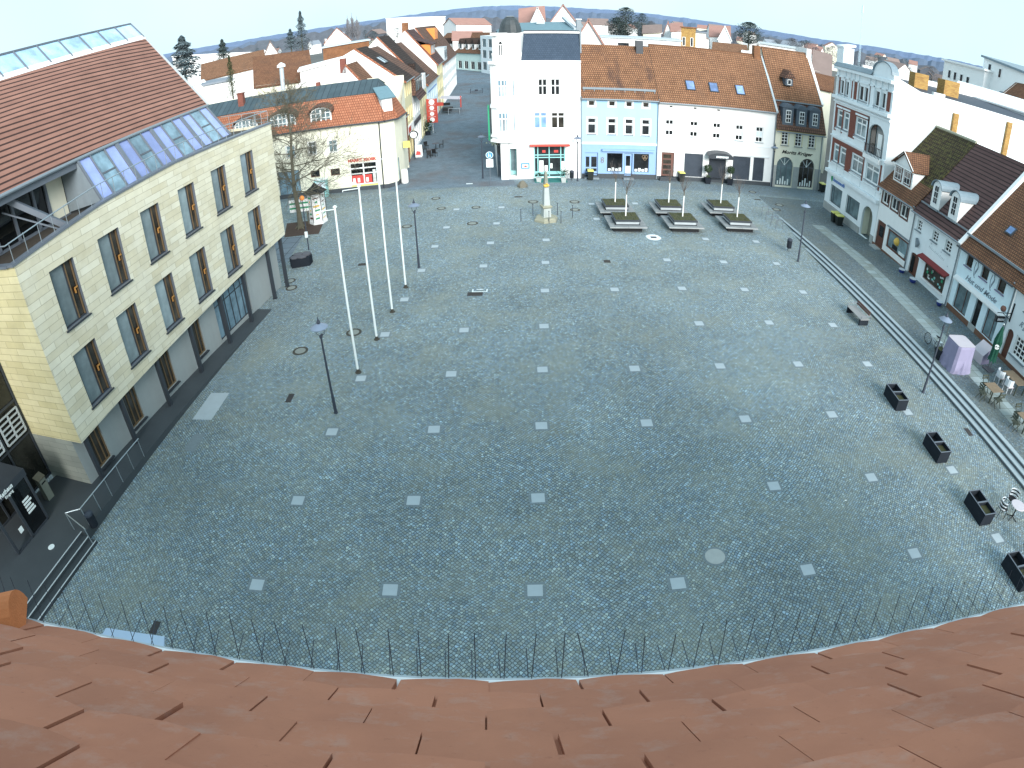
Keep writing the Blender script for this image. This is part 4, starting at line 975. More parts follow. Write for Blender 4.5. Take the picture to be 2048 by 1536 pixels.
    B.gutter(U0, U1, 8.0, -.42); B.pipe(26.22, 8.0)
    b = B.mb(); b.box(25.2, 25.9, 4.2, 4.9, 13.2, 14.7); B.part('chimney', b, 'orange_brick')
white_house()
def arch_house():
    B = Bld('arched_house', 'cream shop house with twin arches, script lettering and three slate dormers', 'house', RA, RG, 26.3)
    U0, U1 = 26.3, 32.2
    w = [(a, a + .82, 4.62, 6.12) for a in (27.05, 28.68, 30.32)]
    ar = [(26.75, 28.75, .15, 3.35, 1.0), (29.5, 31.4, .15, 3.4, .95)]
    b = B.mb(); facade(b, U0, U1, 0, 6.6, w + ar, 0, .3)
    b.poly([(U0, 0, 0), (U0, 0, 6.6), (U0, 5, 14.6), (U0, 10, 8), (U0, 10, 0)]); b.poly([(U1, 0, 0), (U1, 10, 0), (U1, 10, 8), (U1, 5, 14.6), (U1, 0, 6.6)], 1)
    B.part('wall', b, ['cream_render', 'white_clean'])
    b = B.mb()
    for x0, x1 in ((26.3, 26.72), (28.78, 29.47), (31.43, 32.2)): b.box(x0, x1, -.05, 0, 0, 2.35)
    each(b, 'stone_pier', 'stone_plinth', B.root)
    for h in w: B.win(h, cols=2, bars=(.3, .52, .74), pane='dark_glass', ft=.09, bt=.07, surround='yellow_render', sw=.08, sill='zinc')
    for h in ar:
        o = B.win(h, cols=3, bars=(.68,), fr='grey_metal', pane='grey_glass' if h[0] < 28 else 'brown_glass', y=.22, ft=.05, bt=.05, name='arched_window')
        b = MB(); c = (h[1] - h[0]) / 2
        for s in (-.55, 0, .55): b.beam((c, .2, 2.25), (c + s, .2, 3.05 - .2 * abs(s)), .06, .04)
        for k in range(5): b.box(.3 + .3 * k, .46 + .3 * k, .2, .22, .1, .5 + .25 * (k % 3))
        each(b, 'fanlight_bar', 'pale_pole', o)
    B.text('Moritz Krüger', 27.2, 3.72, .52, 'black_paint', shear=.35, width=3.75, bold=.008)
    # low front slope with dormers, then the main slope
    b = B.mb(); b.slab([(U0, -.4, 6.3), (U1, -.4, 6.3), (U1, 1.15, 9.3), (U0, 1.15, 9.3)], .14); r = B.part('roof', b, 'brown_tiles')
    b = B.mb(); b.slab([(U0, 1.0, 9.25), (U1, 1.0, 9.25), (U1 - .35, 5, 14.7), (U0, 5, 14.7)], .14); b.slab([(U1, 10, 8), (U0, 10, 8), (U0, 5, 14.7), (U1 - .35, 5, 14.7)], .14); B.part('upper_roof', b, 'old_red_tiles')
    b = B.mb(); b.box(U0, U1, .85, 1.1, 9.18, 9.3); b.build('slate_strip', 'zinc', r)
    b = B.mb(); b.slab([(U1 - .1, 5, 14.8), (U1 - .45, 5, 14.8), (U1 - .1, 1.0, 9.4), (U1 + .15, 1.0, 9.4)], .2); b.box(U1 - .5, U1 + .05, 4.6, 7.5, 12.5, 15.2); B.part('firewall', b, 'white_clean')
    for a in (26.95, 28.55, 30.15):
        d = B.mb(); y = -.12; d.box(a, a + 1.25, y, 1.2, 6.75, 8.7, 0); d.extr([(a - .08, 8.7), (a + 1.33, 8.7), (a + .9, 9.1), (a + .35, 9.1)], y - .12, 1.4, 0)
        o = B.part('dormer', d, 'slate_blue')
        f = B.mb(); f.box(a + .34, a + .94, y - .06, y, 7.1, 8.45, 0)
        for i in range(2):
            for k in range(3): f.box(a + .40 + .27 * i, a + .61 + .27 * i, y - .075, y - .055, 7.18 + .42 * k, 7.52 + .42 * k, 1)
        f.build('dormer_window', ['white_paint', 'dark_glass'], o)
    d = B.mb(); d.box(27.9, 28.75, 1.7, 3.6, 10.9, 11.75, 0); d.extr([(27.6, 11.7), (29.05, 11.7), (28.33, 12.55)], 1.5, 4.4, 1); o = B.part('dormer', d, ['slate_blue', 'brown_tiles'])
    f = B.mb(); f.box(28.1, 28.55, 1.66, 1.7, 11.0, 11.6, 0); f.box(28.17, 28.48, 1.64, 1.67, 11.08, 11.52, 1); f.build('dormer_window', ['white_paint', 'dark_glass'], o)
    B.gutter(U0, U1, 6.1, -.46, 'zinc'); B.pipe(31.95, 6.1)
    b = B.mb(); b.box(U0, U1, -.25, 0, 6.15, 6.35); B.part('eaves_cornice', b, 'ochre_render')
arch_house()

# ------------------------------------------------------------------ right-hand side of the square
XA, XG = (28.45, 54.5), -PI / 2
def apartment():
    B = Bld('apartment_house', 'four-storey white and red brick town house with curved gable and huge blank firewall', 'building', XA, XG, -.9)
    U0, U1 = -.9, 9.55
    t = [(a, a + w, 11.65, 12.95) for a, w in ((-1.3 + .9, .75), (.5, .85), (1.75, .8), (2.85, .8), (4.15, .75), (5.05, .75), (6.75, .8), (7.85, .7))][1:]
    t = [(.05, .75, 11.65, 12.95), (1.1, 1.8, 11.65, 12.95), (3.75, 4.5, 11.65, 12.95), (4.7, 5.45, 11.65, 12.95), (6.65, 7.4, 11.65, 12.95), (7.75, 8.5, 11.65, 12.95)]
    m = [(0.0, .95, 8.4, 10.05), (1.3, 2.25, 8.4, 10.05), (3.75, 5.6, 8.45, 10.1)]; lo = [(-.05, .95, 5.03, 6.66), (1.3, 2.45, 5.05, 6.7), (3.75, 5.85, 5.15, 6.68), (6.5, 8.75, 5.1, 6.64)]
    lg = (6.15, 8.9, 7.35, 10.15, 1.0)
    sh = [(.2, 2.7, .95, 2.72), (3.7, 6.3, 1.05, 2.77)]; ac = (7.0, 8.9, .2, 3.0, .9)
    b = B.mb(); facade(b, U0, U1, 0, 14.1, t + m + lo + [lg] + sh + [ac], 0, .22)
    b.poly([(U0, 14, 0), (U0, 0, 0), (U0, 0, 14.1), (U0, 14, 12)]); b.poly([(U1, 0, 0), (U1, 34, 0), (U1, 34, 12.6), (U1, 13, 13.35), (U1, 6, 13.65), (U1, 2.6, 13.75), (U1, .5, 14.4), (U1, .3, 14.6), (U1, 0, 14.6)])
    b.poly([(U1, 26, 0), (U0, 26, 0), (U0, 26, 11), (U1, 26, 11)])
    B.part('wall', b, 'cool_render')
    # red brick panels between white strips
    b = B.mb(); P = lambda a, c, z0, z1: b.box(a, c, -.035, 0, z0, z1)
    for a, c in ((-.6, -.02), (.78, 1.07), (2.3, 3.72), (5.48, 5.75), (8.55, 9.2)): P(a, c, 11.55, 13.15)
    for z0, z1, zs in ((7.95, 10.55, 0), (4.75, 7.2, 1)):
        for a, c in ((-.55, -.06), (1.0, 1.27), (2.5, 3.7), (5.9, 6.1)): P(a, c, z0, z1)
        for a, c in ((-.06, 1.0), (1.27, 2.5), (3.7, 5.9)): P(a, c, z1 - .42, z1)
    P(5.9, 6.12, 7.35, 10.5); P(8.95, 9.2, 4.8, 7.0)
    each(b, 'brick_panel', 'red_brick', B.root)
    b = B.mb()
    for z, d, h in ((3.75, .32, .3), (7.35, .12, .14), (4.62, .1, .12), (10.75, .12, .14), (11.1, .34, .28), (13.2, .1, .12), (13.9, .36, .26)): b.box(U0 - .05, U1, -d, 0, z, z + h)
    for a, c in ((-.15, 1.05), (1.2, 2.55), (3.65, 5.95)): b.box(a, c, -.12, 0, 10.25, 10.42); b.box(a, c, -.14, 0, 8.12, 8.26); b.box(a + .1, c - .1, -.05, 0, 7.5, 8.1)
    for a, c in ((-.15, 1.05), (1.2, 2.55), (3.65, 5.95), (6.4, 8.85)): b.box(a, c, -.14, 0, 4.8, 4.94); b.box(a + .1, c - .1, -.05, 0, 4.1, 4.78)
    for u in (-.35, .95, 1.95, 2.75, 3.6, 5.6, 6.5, 7.6, 8.6): b.box(u - .09, u + .09, -.1, 0, 11.4, 13.9)
    B.part('mouldings', b, 'cool_render')
    b = B.mb(); b.box(U0 - .05, U1 + .02, -.12, .3, 14.16, 14.6); A = arc(6.2, 9.5, 14.55, 1.0, 12); b.extr(A + [(9.5, 14.3), (6.2, 14.3)], -.14, .28); b.box(-1.0, .35, -.1, 1.0, 14.6, 16.1); b.slab([(-1.1, -.2, 16.2), (.45, -.2, 16.2), (.45, 1.1, 16.5), (-1.1, 1.1, 16.5)], .2)
    o = B.part('parapet', b, 'cool_render')
    b = B.mb()
    for p, q in zip(A[:-1], A[1:]): b.slab([(p[0], -.3, p[1] + .06), (q[0], -.3, q[1] + .06), (q[0], .4, q[1] + .06), (p[0], .4, p[1] + .06)], .09)
    b.slab([(U0 - .1, -.42, 14.2), (6.2, -.42, 14.2), (6.2, -.05, 14.66), (U0 - .1, -.05, 14.66)], .05)
    b.build('lead_capping', 'lead', o)
    for h in t: B.win(h, cols=1, bars=(), fr='white_paint', pane='dark_glass', ft=.06, sill='zinc')
    for h in m + lo: B.win(h, cols=1 if h[1] - h[0] < 1.3 else 2, bars=(.7,), pane='grey_glass', ft=.1, bt=.14, sill='zinc')
    b = B.mb(); b.box(6.15, 8.9, .2, .24, 7.35, 10.1, 0); b.box(7.6, 8.3, .17, .2, 7.5, 9.4, 1); b.box(6.3, 7.2, .15, .19, 7.4, 10.0, 2); B.part('loggia_door', b, ['grey_glass', 'white_paint', 'brown_glass'])
    b = B.mb(); b.box(6.1, 8.95, -.3, 0, 6.95, 7.35); o = B.part('balcony', b, 'white_clean')
    b = B.mb()
    for k in range(12): b.box(6.2 + .24 * k, 6.24 + .24 * k, -.28, -.25, 7.35, 8.2)
    b.box(6.1, 8.95, -.29, -.24, 8.2, 8.26); b.build('railing', 'dark_metal', o)
    for h in sh: B.win(h, cols=1, bars=(), fr='dark_metal', pane='grey_glass', y=.16, ft=.06, vb=(.45,), name='display_window')
    b = B.mb(); b.box(7.0, 8.9, .85, .9, .2, 3.0, 0); b.box(7.9, 8.85, .8, .85, .25, 2.4, 1); b.poly([(7.0, .2, .2), (7.0, .88, .2), (7.0, .88, 3), (7.0, .2, 3)], 2); B.part('archway', b, ['milestone_grey', 'green_paint', 'cream_render'])
    b = B.mb(); b.box(U0, 6.9, -.06, 0, 0, .72); b.box(9.0, U1, -.06, 0, 0, .9); B.part('plinth', b, 'stone_plinth')
    B.text('lennesoft', .55, 3.12, .5, 'lettering_blue', shear=.2, width=2.5, bold=.012)
    b = B.mb(); b.extr([(.08, 3.45), (.42, 3.55), (.5, 3.3), (.3, 2.95), (.1, 3.15)], -.05, -.02); B.part('shield_emblem', b, 'green_paint')
    b = B.mb(); b.slab([(U0, .3, 14.1), (U1 - .1, .3, 13.9), (U1 - .1, 2.6, 13.6), (U0, 2.6, 14.25)], .1); b.slab([(U0, 2.6, 14.25), (U1 - .1, 2.6, 13.6), (U1 - .1, 34, 12.5), (U0, 34, 13.6)], .1); B.part('roof', b, 'anthracite')
    b = B.mb(); b.hexa([(-.9, 2.6, 13.0), (-.6, 2.6, 13.0), (-.6, 30, 12.5), (-.9, 30, 12.5), (-.9, 2.6, 14.75), (-.6, 2.6, 14.75), (-.6, 30, 14.1), (-.9, 30, 14.1)]); b.box(U1 - .3, U1 + .03, 4.0, 5.2, 13.5, 13.95); B.part('firewall_coping', b, 'white_clean')
    for y0, y1, u0, u1, z0, z1 in ((5.25, 6.8, 3.6, 4.6, 13.4, 15.15), (8.7, 10.5, 3.4, 4.6, 13.3, 15.1)):
        b = B.mb(); b.box(u0, u1, y0, y1, z0, z1, 0); b.box(u0 - .05, u1 + .05, y0 - .05, y1 + .05, z0, z0 + .25, 1); B.part('chimney', b, ['yellow_brick', 'white_clean'])
    for y in (6.3, 12.6):
        b = B.mb(); b.box(U1, U1 + .25, y, y + .55, 8.2 if y > 9 else 10.2, 12.9 if y > 9 else 12.6); B.part('wall_flue', b, 'yellow_brick')
    return B
apartment()
def gable_dormer_house():
    B = Bld('gabled_dormer_house', 'small white house with mossy tiles, brown windows and a gabled roof dormer', 'house', XA, XG, 9.6)
    U0, U1 = 9.6, 15.15; EZ, RZ, RY = 5.75, 11.15, 4.75
    w = [(9.98, 11.05, 4.15, 5.12), (11.5, 12.65, 4.12, 5.1), (13.0, 14.15, 4.05, 5.06)]; d = (9.85, 11.25, .35, 2.6); s = (11.75, 15.0, .95, 2.5)
    b = B.mb(); facade(b, U0, U1, .05, EZ, w + [d, s], 0, .16); b.box(U0, U1, -.05, 0, .05, .5, 1)
    B.part('wall', b, ['white_render', 'brown_plinth'])
    for h in w: B.win(h, cols=2, bars=(), fr='white_paint', pane='dark_glass', surround='brown_paint', sw=.13, ft=.09, bt=.09)
    b = B.mb(); b.box(9.85, 11.25, .1, .15, .35, 2.6, 0); b.box(10.2, 10.9, .07, .1, 1.3, 2.2, 1); B.part('house_door', b, ['brown_paint', 'black_glass'])
    o = B.win(s, cols=1, bars=(), fr='brown_paint', pane='grey_glass', y=.05, ft=.16, name='display_window')
    b = MB(); b.ball((1.5, .12, .95), .35, 12); b.box(.9, 1.7, .05, .1, .2, .55, 1); b.box(2.0, 2.9, .05, .1, .15, .4, 2); each(b, 'display_item', ['gold', 'black_paint', 'pale_pole'], o)
    b = B.mb(); b.box(11.6, 15.1, -.12, 0, 2.6, 2.72); B.part('shop_lintel', b, 'zinc')
    b = B.mb(); b.box(10.0, 11.2, -.6, -.05, .25, .4); B.part('doorstep', b, 'stone_plinth')
    k = (RZ - EZ) / RY
    b = B.mb(); b.slab([(U0 - .15, -.35, EZ - .35 * k), (U1 + .02, -.35, EZ - .35 * k), (U1 + .02, 1.1, EZ + 1.1 * k), (U0 - .15, 1.1, EZ + 1.1 * k)], .13, 1); b.slab([(U0 - .15, 1.1, EZ + 1.1 * k), (U1 + .02, 1.1, EZ + 1.1 * k), (U1 + .02, RY, RZ), (U0 - .15, RY, RZ)], .13); b.slab([(U1, 10, 6), (U0 - .15, 10, 6), (U0 - .15, RY, RZ), (U1, RY, RZ)], .13)
    r = B.part('roof', b, ['mossy_tiles', 'plain_tiles'])
    b = B.mb(); b.tube((U0 - .1, RY, RZ + .02), (U1, RY, RZ + .02), .12, n=8); b.build('ridge_tiles', 'milestone_ochre', r)
    B.gutter(U0, U1, EZ - .42, -.42); B.pipe(15.2, 5.3, .3)
    # dormer: white gable front with two brown windows, own tiled roof
    b = B.mb(); a, c, y = 10.45, 13.35, .45; zb, ze, za = 5.9, 7.85, 8.9
    b.poly([(a, y, zb), (c, y, zb), (c, y, ze), ((a + c) / 2, y, za), (a, y, ze)]); b.poly([(c, y, zb), (c, 2.3, ze), (c, y, ze)]); b.poly([(a, 2.3, ze), (a, y, zb), (a, y, ze)])
    o = B.part('dormer', b, 'white_render')
    b = B.mb(); m_ = (a + c) / 2
    for s_, x in ((-1, a - .25), (1, c + .25)): b.slab([(x, y - .3, ze - .12), (m_, y - .3, za + .08), (m_, 3.1, za + .08), (x, 2.3, ze - .12)][::(1 if s_ < 0 else -1)], .1)
    b.build('dormer_roof', 'plain_tiles', o)
    b = B.mb()
    b.beam((a - .2, y - .25, ze - .1), (m_, y - .25, za + .02), .06, .14); b.beam((m_, y - .25, za + .02), (c + .2, y - .25, ze - .1), .06, .14); b.beam((a - .2, y - .2, ze - .16), (c + .2, y - .2, ze - .16), .06, .14)
    b.build('bargeboard', 'white_paint', o)
    b = B.mb()
    for x in (10.75, 12.15):
        b.box(x - .1, x + 1.0, y - .04, y, 6.4, 7.62, 0); b.box(x, x + .9, y - .06, y - .035, 6.5, 7.52, 1)
        for i in range(2):
            for q in range(2): b.box(x + .07 + .42 * i, x + .41 + .42 * i, y - .075, y - .055, 6.58 + .48 * q, 7.0 + .46 * q, 2)
    b.build('dormer_window', ['brown_paint', 'white_paint', 'dark_glass'], o)
gable_dormer_house()
def lead_dormer_house():
    B = Bld('lead_dormer_house', 'white shop house with plum-brown roof and two lead-topped arched dormers', 'house', XA, XG, 15.2)
    U0, U1 = 15.2, 21.45; EZ, RZ, RY = 5.55, 11.1, 4.75
    w = [(15.65, 16.3, 3.9, 4.7), (17.85, 18.6, 3.95, 4.7), (19.6, 20.4, 3.88, 4.68)]; d = (15.65, 16.85, .4, 2.15, .2); s = (17.75, 20.6, .95, 2.35)
    b = B.mb(); facade(b, U0, U1, .05, EZ, w + [d, s], 0, .16); b.box(U0, U1, -.08, 0, .1, .45, 1)
    b.poly([(U1, 0, 0), (U1, 9.6, 0), (U1, 9.6, 5.5), (U1, RY, RZ + .1), (U1, 0, EZ)])
    B.part('wall', b, ['cool_render', 'brown_plinth'])
    for h in w: B.win(h, cols=2, bars=(.36, .66), fr='white_paint', pane='dark_glass', ft=.07, bt=.06, sill='zinc')
    b = B.mb(); b.box(15.65, 16.85, .1, .15, .4, 2.1, 0); b.box(15.75, 16.2, .07, .1, .6, 1.9, 1); b.box(15.55, 15.68, -.04, .1, .5, 1.0, 2); B.part('house_door', b, ['brown_paint', 'black_glass', 'white_paint'])
    o = B.win(s, cols=1, bars=(), fr='brown_paint', pane='brown_glass', y=.06, ft=.06, name='display_window')
    b = MB(); rnd = random.Random(4)
    for k in range(16): x = rnd.uniform(.15, 2.5); z = rnd.uniform(.1, 1.1); b.box(x, x + rnd.uniform(.1, .22), .06, .09, z, z + rnd.uniform(.08, .22), k % 4)
    each(b, 'display_item', ['pale_pole', 'green_paint', 'teal_paint', 'poster_mix'], o)
    b = B.mb(); b.slab([(17.1, -.5, 2.42), (20.9, -.5, 2.42), (20.9, 0, 2.6), (17.1, 0, 2.6)], .1); B.part('awning', b, 'dark_red')
    b = B.mb(); b.box(17.6, 20.7, -.12, 0, .86, .95); B.part('sill_ledge', b, 'white_clean')
    b = B.mb(); rnd2 = random.Random(6)
    for k in range(13): x = 17.75 + .17 * k; z = 3.28 - .012 * k; b.beam((x, -.012, z), (x + .1, -.012, z + rnd2.uniform(.1, .22)), .025, .02)
    for x, z in ((17.9, 3.62), (19.3, 3.55), (20.4, 2.95)): b.box(x, x + .1, -.03, 0, z, z + .1)
    each(b, 'faded_lettering', 'silver_rim', B.root)
    b = B.mb(); b.extr([(16.2, 3.4), (16.55, 3.05), (16.35, 2.7)], -.3, -.04); B.part('wall_pennant', b, 'zinc')
    k = (RZ - EZ) / RY
    b = B.mb(); b.slab([(U0, -.35, EZ - .35 * k + .03), (U1, -.35, EZ - .35 * k + .03), (U1, RY, RZ + .03), (U0, RY, RZ + .03)], .13); b.slab([(U1, 9.7, 5.5), (U0, 9.7, 5.5), (U0, RY, RZ + .03), (U1, RY, RZ + .03)], .13); r = B.part('roof', b, 'plum_tiles')
    b = B.mb(); b.slab([(U1 - .05, -.4, EZ - .4 * k + .08), (U1 + .28, -.4, EZ - .4 * k + .08), (U1 + .28, RY, RZ + .12), (U1 - .05, RY, RZ + .12)], .3); b.build('verge', 'white_clean', r)
    b = B.mb(); b.box(U0, U1, .3, .36, 5.95, 6.05); b.build('snow_rail', 'zinc', r)
    B.gutter(U0, U1, EZ - .42, -.42); B.pipe(21.35, 5.1, .4)
    for a in (16.35, 18.75):
        c = a + 1.15; y = .35; b = B.mb(); zb, ze = 6.0, 7.55
        b.poly([(a, y, zb), (c, y, zb), (c, y, ze)] + [(x, y, z) for x, z in arc(a, c, ze, .5, 10)][::-1] + [(a, y, ze)]); b.poly([(c, y, zb), (c, 2.2, ze + .3), (c, y, ze)]); b.poly([(a, 2.2, ze + .3), (a, y, zb), (a, y, ze)])
        b.poly([(a, y, ze), (a, 2.2, ze), (a, y, zb)])
        o = B.part('dormer', b, 'white_clean')
        b = B.mb(); A = arc(a - .14, c + .14, ze, .6, 10)
        for p, q in zip(A[:-1], A[1:]): b.slab([(p[0], y - .15, p[1]), (q[0], y - .15, q[1]), (q[0], 2.5, q[1]), (p[0], 2.5, p[1])], .06)
        b.build('dormer_roof', 'lead', o)
        b = B.mb(); x = a + .3; b.box(x, x + .55, y - .05, y, 6.35, 7.75, 0)
        for i in range(2):
            for q in range(3): b.box(x + .05 + .25 * i, x + .24 + .25 * i, y - .07, y - .045, 6.42 + .44 * q, 6.8 + .44 * q, 1)
        b.box(a - .05, c + .05, y - .15, y, 5.95, 6.05, 2); b.build('dormer_window', ['white_paint', 'dark_glass', 'zinc'], o)
lead_dormer_house()
def hat_shop():
    B = Bld('hat_shop', 'white shop with script lettering, tall violet-brown windows and fine red tiled roof', 'house', XA, XG, 21.5)
    U0, U1 = 21.5, 27.75; EZ, RZ, RY = 5.45, 10.9, 4.9
    w = [(22.3, 23.05, 3.95, 4.95), (24.1, 24.9, 3.95, 4.95), (25.95, 26.75, 3.93, 4.92)]; sh = [(22.05, 23.7, .8, 2.68), (25.7, 27.0, .8, 2.68)]; d = (24.4, 25.1, .5, 2.68)
    b = B.mb(); facade(b, U0, U1, .1, EZ, w + sh + [d], 0, .2); b.box(U0, U1, -.06, 0, .2, .8, 1)
    B.part('wall', b, ['ice_render', 'brown_plinth'])
    b = B.mb(); b.box(24.35, 25.15, -.07, .05, .42, .82, 0); b.box(24.4, 25.1, .16, .2, .5, 2.68, 1); b.box(24.5, 25.0, .13, .16, 1.0, 2.3, 2); B.part('shop_door', b, ['stone_plinth', 'black_paint', 'black_glass'])
    for h in w: B.win(h, cols=1, bars=(), fr='brown_paint', pane='brown_glass', y=.14, ft=.05, sill='tarpaulin')
    for h in sh: B.win(h, cols=1, bars=(), fr='brown_paint', pane='grey_glass', y=.14, ft=.05, vb=((h[1] - h[0]) * .62,), bt=.04, name='display_window')
    b = B.mb(); b.box(21.7, 27.6, -.3, 0, 2.72, 2.84); b.slab([(21.7, -.3, 2.84), (27.6, -.3, 2.84), (27.6, 0, 3.0), (21.7, 0, 3.0)], .02); B.part('cornice', b, 'white_clean')
    B.text('Hut und Mode', 22.7, 3.12, .50, 'lettering_grey', shear=.4, width=3.6, y=-.02, bold=.004)
    b = B.mb()
    for c in (23.55, 25.42):
        for k in range(5): b.box(c - .04 + .05 * k, c + .05 * k, -.02, 0, 3.75 + .12 * k, 4.05 + .1 * k)
        b.path([(c - .12, -.01, 4.6), (c - .2, -.01, 4.2), (c - .1, -.01, 3.75), (c + .05, -.01, 3.6)], .025, 5); b.path([(c + .05, -.01, 4.75), (c + .15, -.01, 4.4), (c + .1, -.01, 4.1)], .03, 5)
    each(b, 'wall_drawing', 'lettering_grey', B.root)
    k = (RZ - EZ) / RY
    b = B.mb(); b.slab([(U0 + .25, -.4, EZ - .4 * k), (36, -.4, EZ - .4 * k), (36, RY, RZ), (U0 + .25, RY, RZ)], .13); b.slab([(36, 10, 5.3), (U0, 10, 5.3), (U0, RY, RZ), (36, RY, RZ)], .13); r = B.part('roof', b, 'plain_tiles')
    b = B.mb(); b.box(U0, 36, .18, .3, EZ + .36, EZ + .5); b.build('snow_rail', 'zinc', r)
    for a, z in ((23.9, 7.0), (26.4, 7.0)): B.skylight(a, a + .7, z, z + .5, EZ, RZ, RY, 'blue_glass')
    B.gutter(U0, U1, EZ - .5, -.46, 'dark_metal'); B.pipe(27.7, 5.0, .4)
hat_shop()
def inn():
    B = Bld('inn_house', 'white inn at the right edge with multi-pane window and hanging lantern sign', 'house', XA, XG, 27.8)
    U0, U1 = 27.8, 36.0
    w = [(29.0, 30.4, 1.25, 2.5), (29.0, 30.4, 4.0, 5.1), (32.5, 33.9, 1.25, 2.5)]; d = (28.1, 28.75, .5, 2.5, .3)
    b = B.mb(); facade(b, U0, U1, .1, 5.4, w + [d], 0, .2); b.box(U0, U1, -.06, 0, .2, .7, 1); b.poly([(U1, 0, 0), (U1, 10, 0), (U1, 10, 5), (U1, 4.9, 10.9), (U1, 0, 5.4)])
    B.part('wall', b, ['cool_render', 'brown_plinth'])
    for h in w: B.win(h, cols=4, bars=(.25, .5, .75), fr='white_paint', pane='dark_glass', ft=.1, bt=.07, sill='zinc')
    b = B.mb(); b.box(28.1, 28.75, .14, .2, .5, 2.4); B.part('house_door', b, 'brown_paint')
    for x, z in ((28.9, 3.05), (29.25, 2.95)): B.text('R' if x < 29 else 's', x, z, .5, 'lettering_grey', shear=.4, y=-.02)
inn()
t = thing('inn_sign', 'black wrought iron inn sign with hanging board, over the closed green parasol', 'hanging sign', (27.9, 26.5))
b = MB(); b.tube((.55, 0, 3.35), (-.75, 0, 3.35), .025, n=6); b.tube((.55, 0, 2.9), (-.3, 0, 3.35), .02, n=6); b.box(.5, .56, -.05, .05, 2.8, 4.0); b.path([(-.1, 0, 3.4), (-.2, 0, 3.62), (-.4, 0, 3.6), (-.4, 0, 3.42)], .02, 5); b.build('bracket', 'black_paint', t)
b = MB(); b.box(-.68, .0, -.05, .05, 2.75, 3.12); b.build('board', 'black_paint', t)
b = MB()
for k in range(5): b.box(-.6 + .12 * k, -.53 + .12 * k, -.065, .065, 2.86, 3.0)
b.build('board_lettering', 'silver_rim', t)
b = MB(); b.ball((-.35, 0, 3.62), .2, 10); b.build('wreath', 'bench_back', t)

# ------------------------------------------------------------------ square furniture
# ground plates: pale stone squares on a 4.3 m grid, each with a rim of small setts
PL = [(-9.18, 12.36), (-4.52, 12.63), (0.06, 12.75), (4.63, 12.81), (9.35, 12.85), (14.09, 12.92), (18.65, 13.00),
      (-8.77, 16.65), (-4.30, 16.89), (0.18, 17.06), (9.27, 17.22), (13.96, 17.29), (18.60, 17.30),
      (-8.42, 20.95), (-4.04, 21.17), (0.36, 21.38), (4.74, 21.48), (9.22, 21.61), (13.77, 21.75), (18.35, 21.74),
      (-8.03, 25.12), (-3.75, 25.43), (0.48, 25.74), (4.81, 25.77), (9.14, 25.97), (13.58, 26.16), (18.03, 26.19),
      (-7.67, 29.39), (-3.51, 29.70), (0.64, 30.03), (9.08, 30.37), (13.42, 30.64), (17.71, 30.55),
      (-7.33, 33.59), (0.79, 34.44), (4.89, 34.59), (9.08, 34.89), (13.24, 35.01), (17.45, 35.00),
      (-6.95, 37.85), (-3.02, 38.30), (0.93, 38.75), (9.04, 39.43), (13.08, 39.43), (17.22, 39.64),
      (-6.64, 42.13), (-2.79, 42.50), (1.08, 42.96), (12.93, 43.87), (17.07, 43.92), (-6.29, 46.15), (-2.55, 46.75), (-5.99, 50.67), (-2.33, 50.87), (5.10, 51.79), (5.12, 47.76), (8.86, 52.22)]
pt = None
for i, (x, y) in enumerate(PL):
    lab = 'pale square stone plate set flush in a rim of small setts in the cobbles'
    if pt is None:
        pt = thing('ground_plate', lab, 'ground plate', (x, y), .03, 'pale stone plates on a grid across the square')
        b = MB(); b.box(-.24, .24, -.24, .24, -.02, .012); b.build('plate', 'plate_stone', pt)
        b = MB()
        for k in range(6):
            for s in (-1, 1):
                a = -.33 + .11 * k; b.box(a + .006, a + .104, s * .295 - .048, s * .295 + .048, -.02, .009)
                if 0 < k < 5: b.box(s * .295 - .048, s * .295 + .048, a + .006, a + .104, -.02, .009)
        b.build('sett_rim', 'plate_rim', pt)
    else: dup(pt, (x, y), .03 + .012 * math.sin(i * 2.3))
pm = None
for i, (x, y, s) in enumerate([(*(6.10, 13.87), 1.0), (*(-15.87, 37.25), .75), (*(-15.35, 36.08), .75), (*(-9.47, 29.71), .8), (*(-12.03, 27.87), .8), (*(-4.39, 46.89), .8), (*(-7.29, 51.12), .7), (*(-4.42, 51.05), .7), (*(0.25, 52.32), .8), (*(3.72, 52.32), .8), (*(3.60, 50.05), .75), (*(21.71, 58.30), .75), (*(23.19, 54.47), .8), (*(22.27, 52.91), .8), (*(-8.16, 54.20), .75), (*(-9.45, 46.81), .75)]):
    if pm is None:
        pm = thing('manhole_cover', 'largest pale round manhole cover, in the near right of the square', 'manhole cover', (x, y))
        b = MB(); b.lathe([(.05, -.01), (.36, -.01), (.36, .014), (.05, .016)], n=24); b.build('lid', 'stone_plinth', pm)
        b = MB()
        for k in range(20):
            t0, t1 = 2 * PI * k / 20, 2 * PI * (k + .9) / 20; b.prism([(.37 * math.cos(t0), .37 * math.sin(t0)), (.44 * math.cos(t0), .44 * math.sin(t0)), (.44 * math.cos(t1), .44 * math.sin(t1)), (.37 * math.cos(t1), .37 * math.sin(t1))], -.01, .01)
        b.build('ring', 'plate_rim', pm)
        p2 = thing('manhole_cover', 'round manhole cover with a dark iron ring', 'manhole cover', (0, 0), 0, 'iron-ringed manhole covers in the paving')
        b = MB(); b.lathe([(.05, -.01), (.34, -.01), (.34, .014), (.05, .016)], n=20); b.build('lid', 'manhole_fill', p2)
        b = MB(); b.lathe([(.34, -.01), (.5, -.01), (.5, .010), (.34, .010)], n=24); b.build('ring', 'manhole_ring', p2); first2 = True
    elif first2: p2.location = (x, y, 0); p2.scale = (s * 1.1,) * 2 + (1,); first2 = False
    else: d = dup(p2, (x, y)); d.scale = (s * 1.1,) * 2 + (1,)
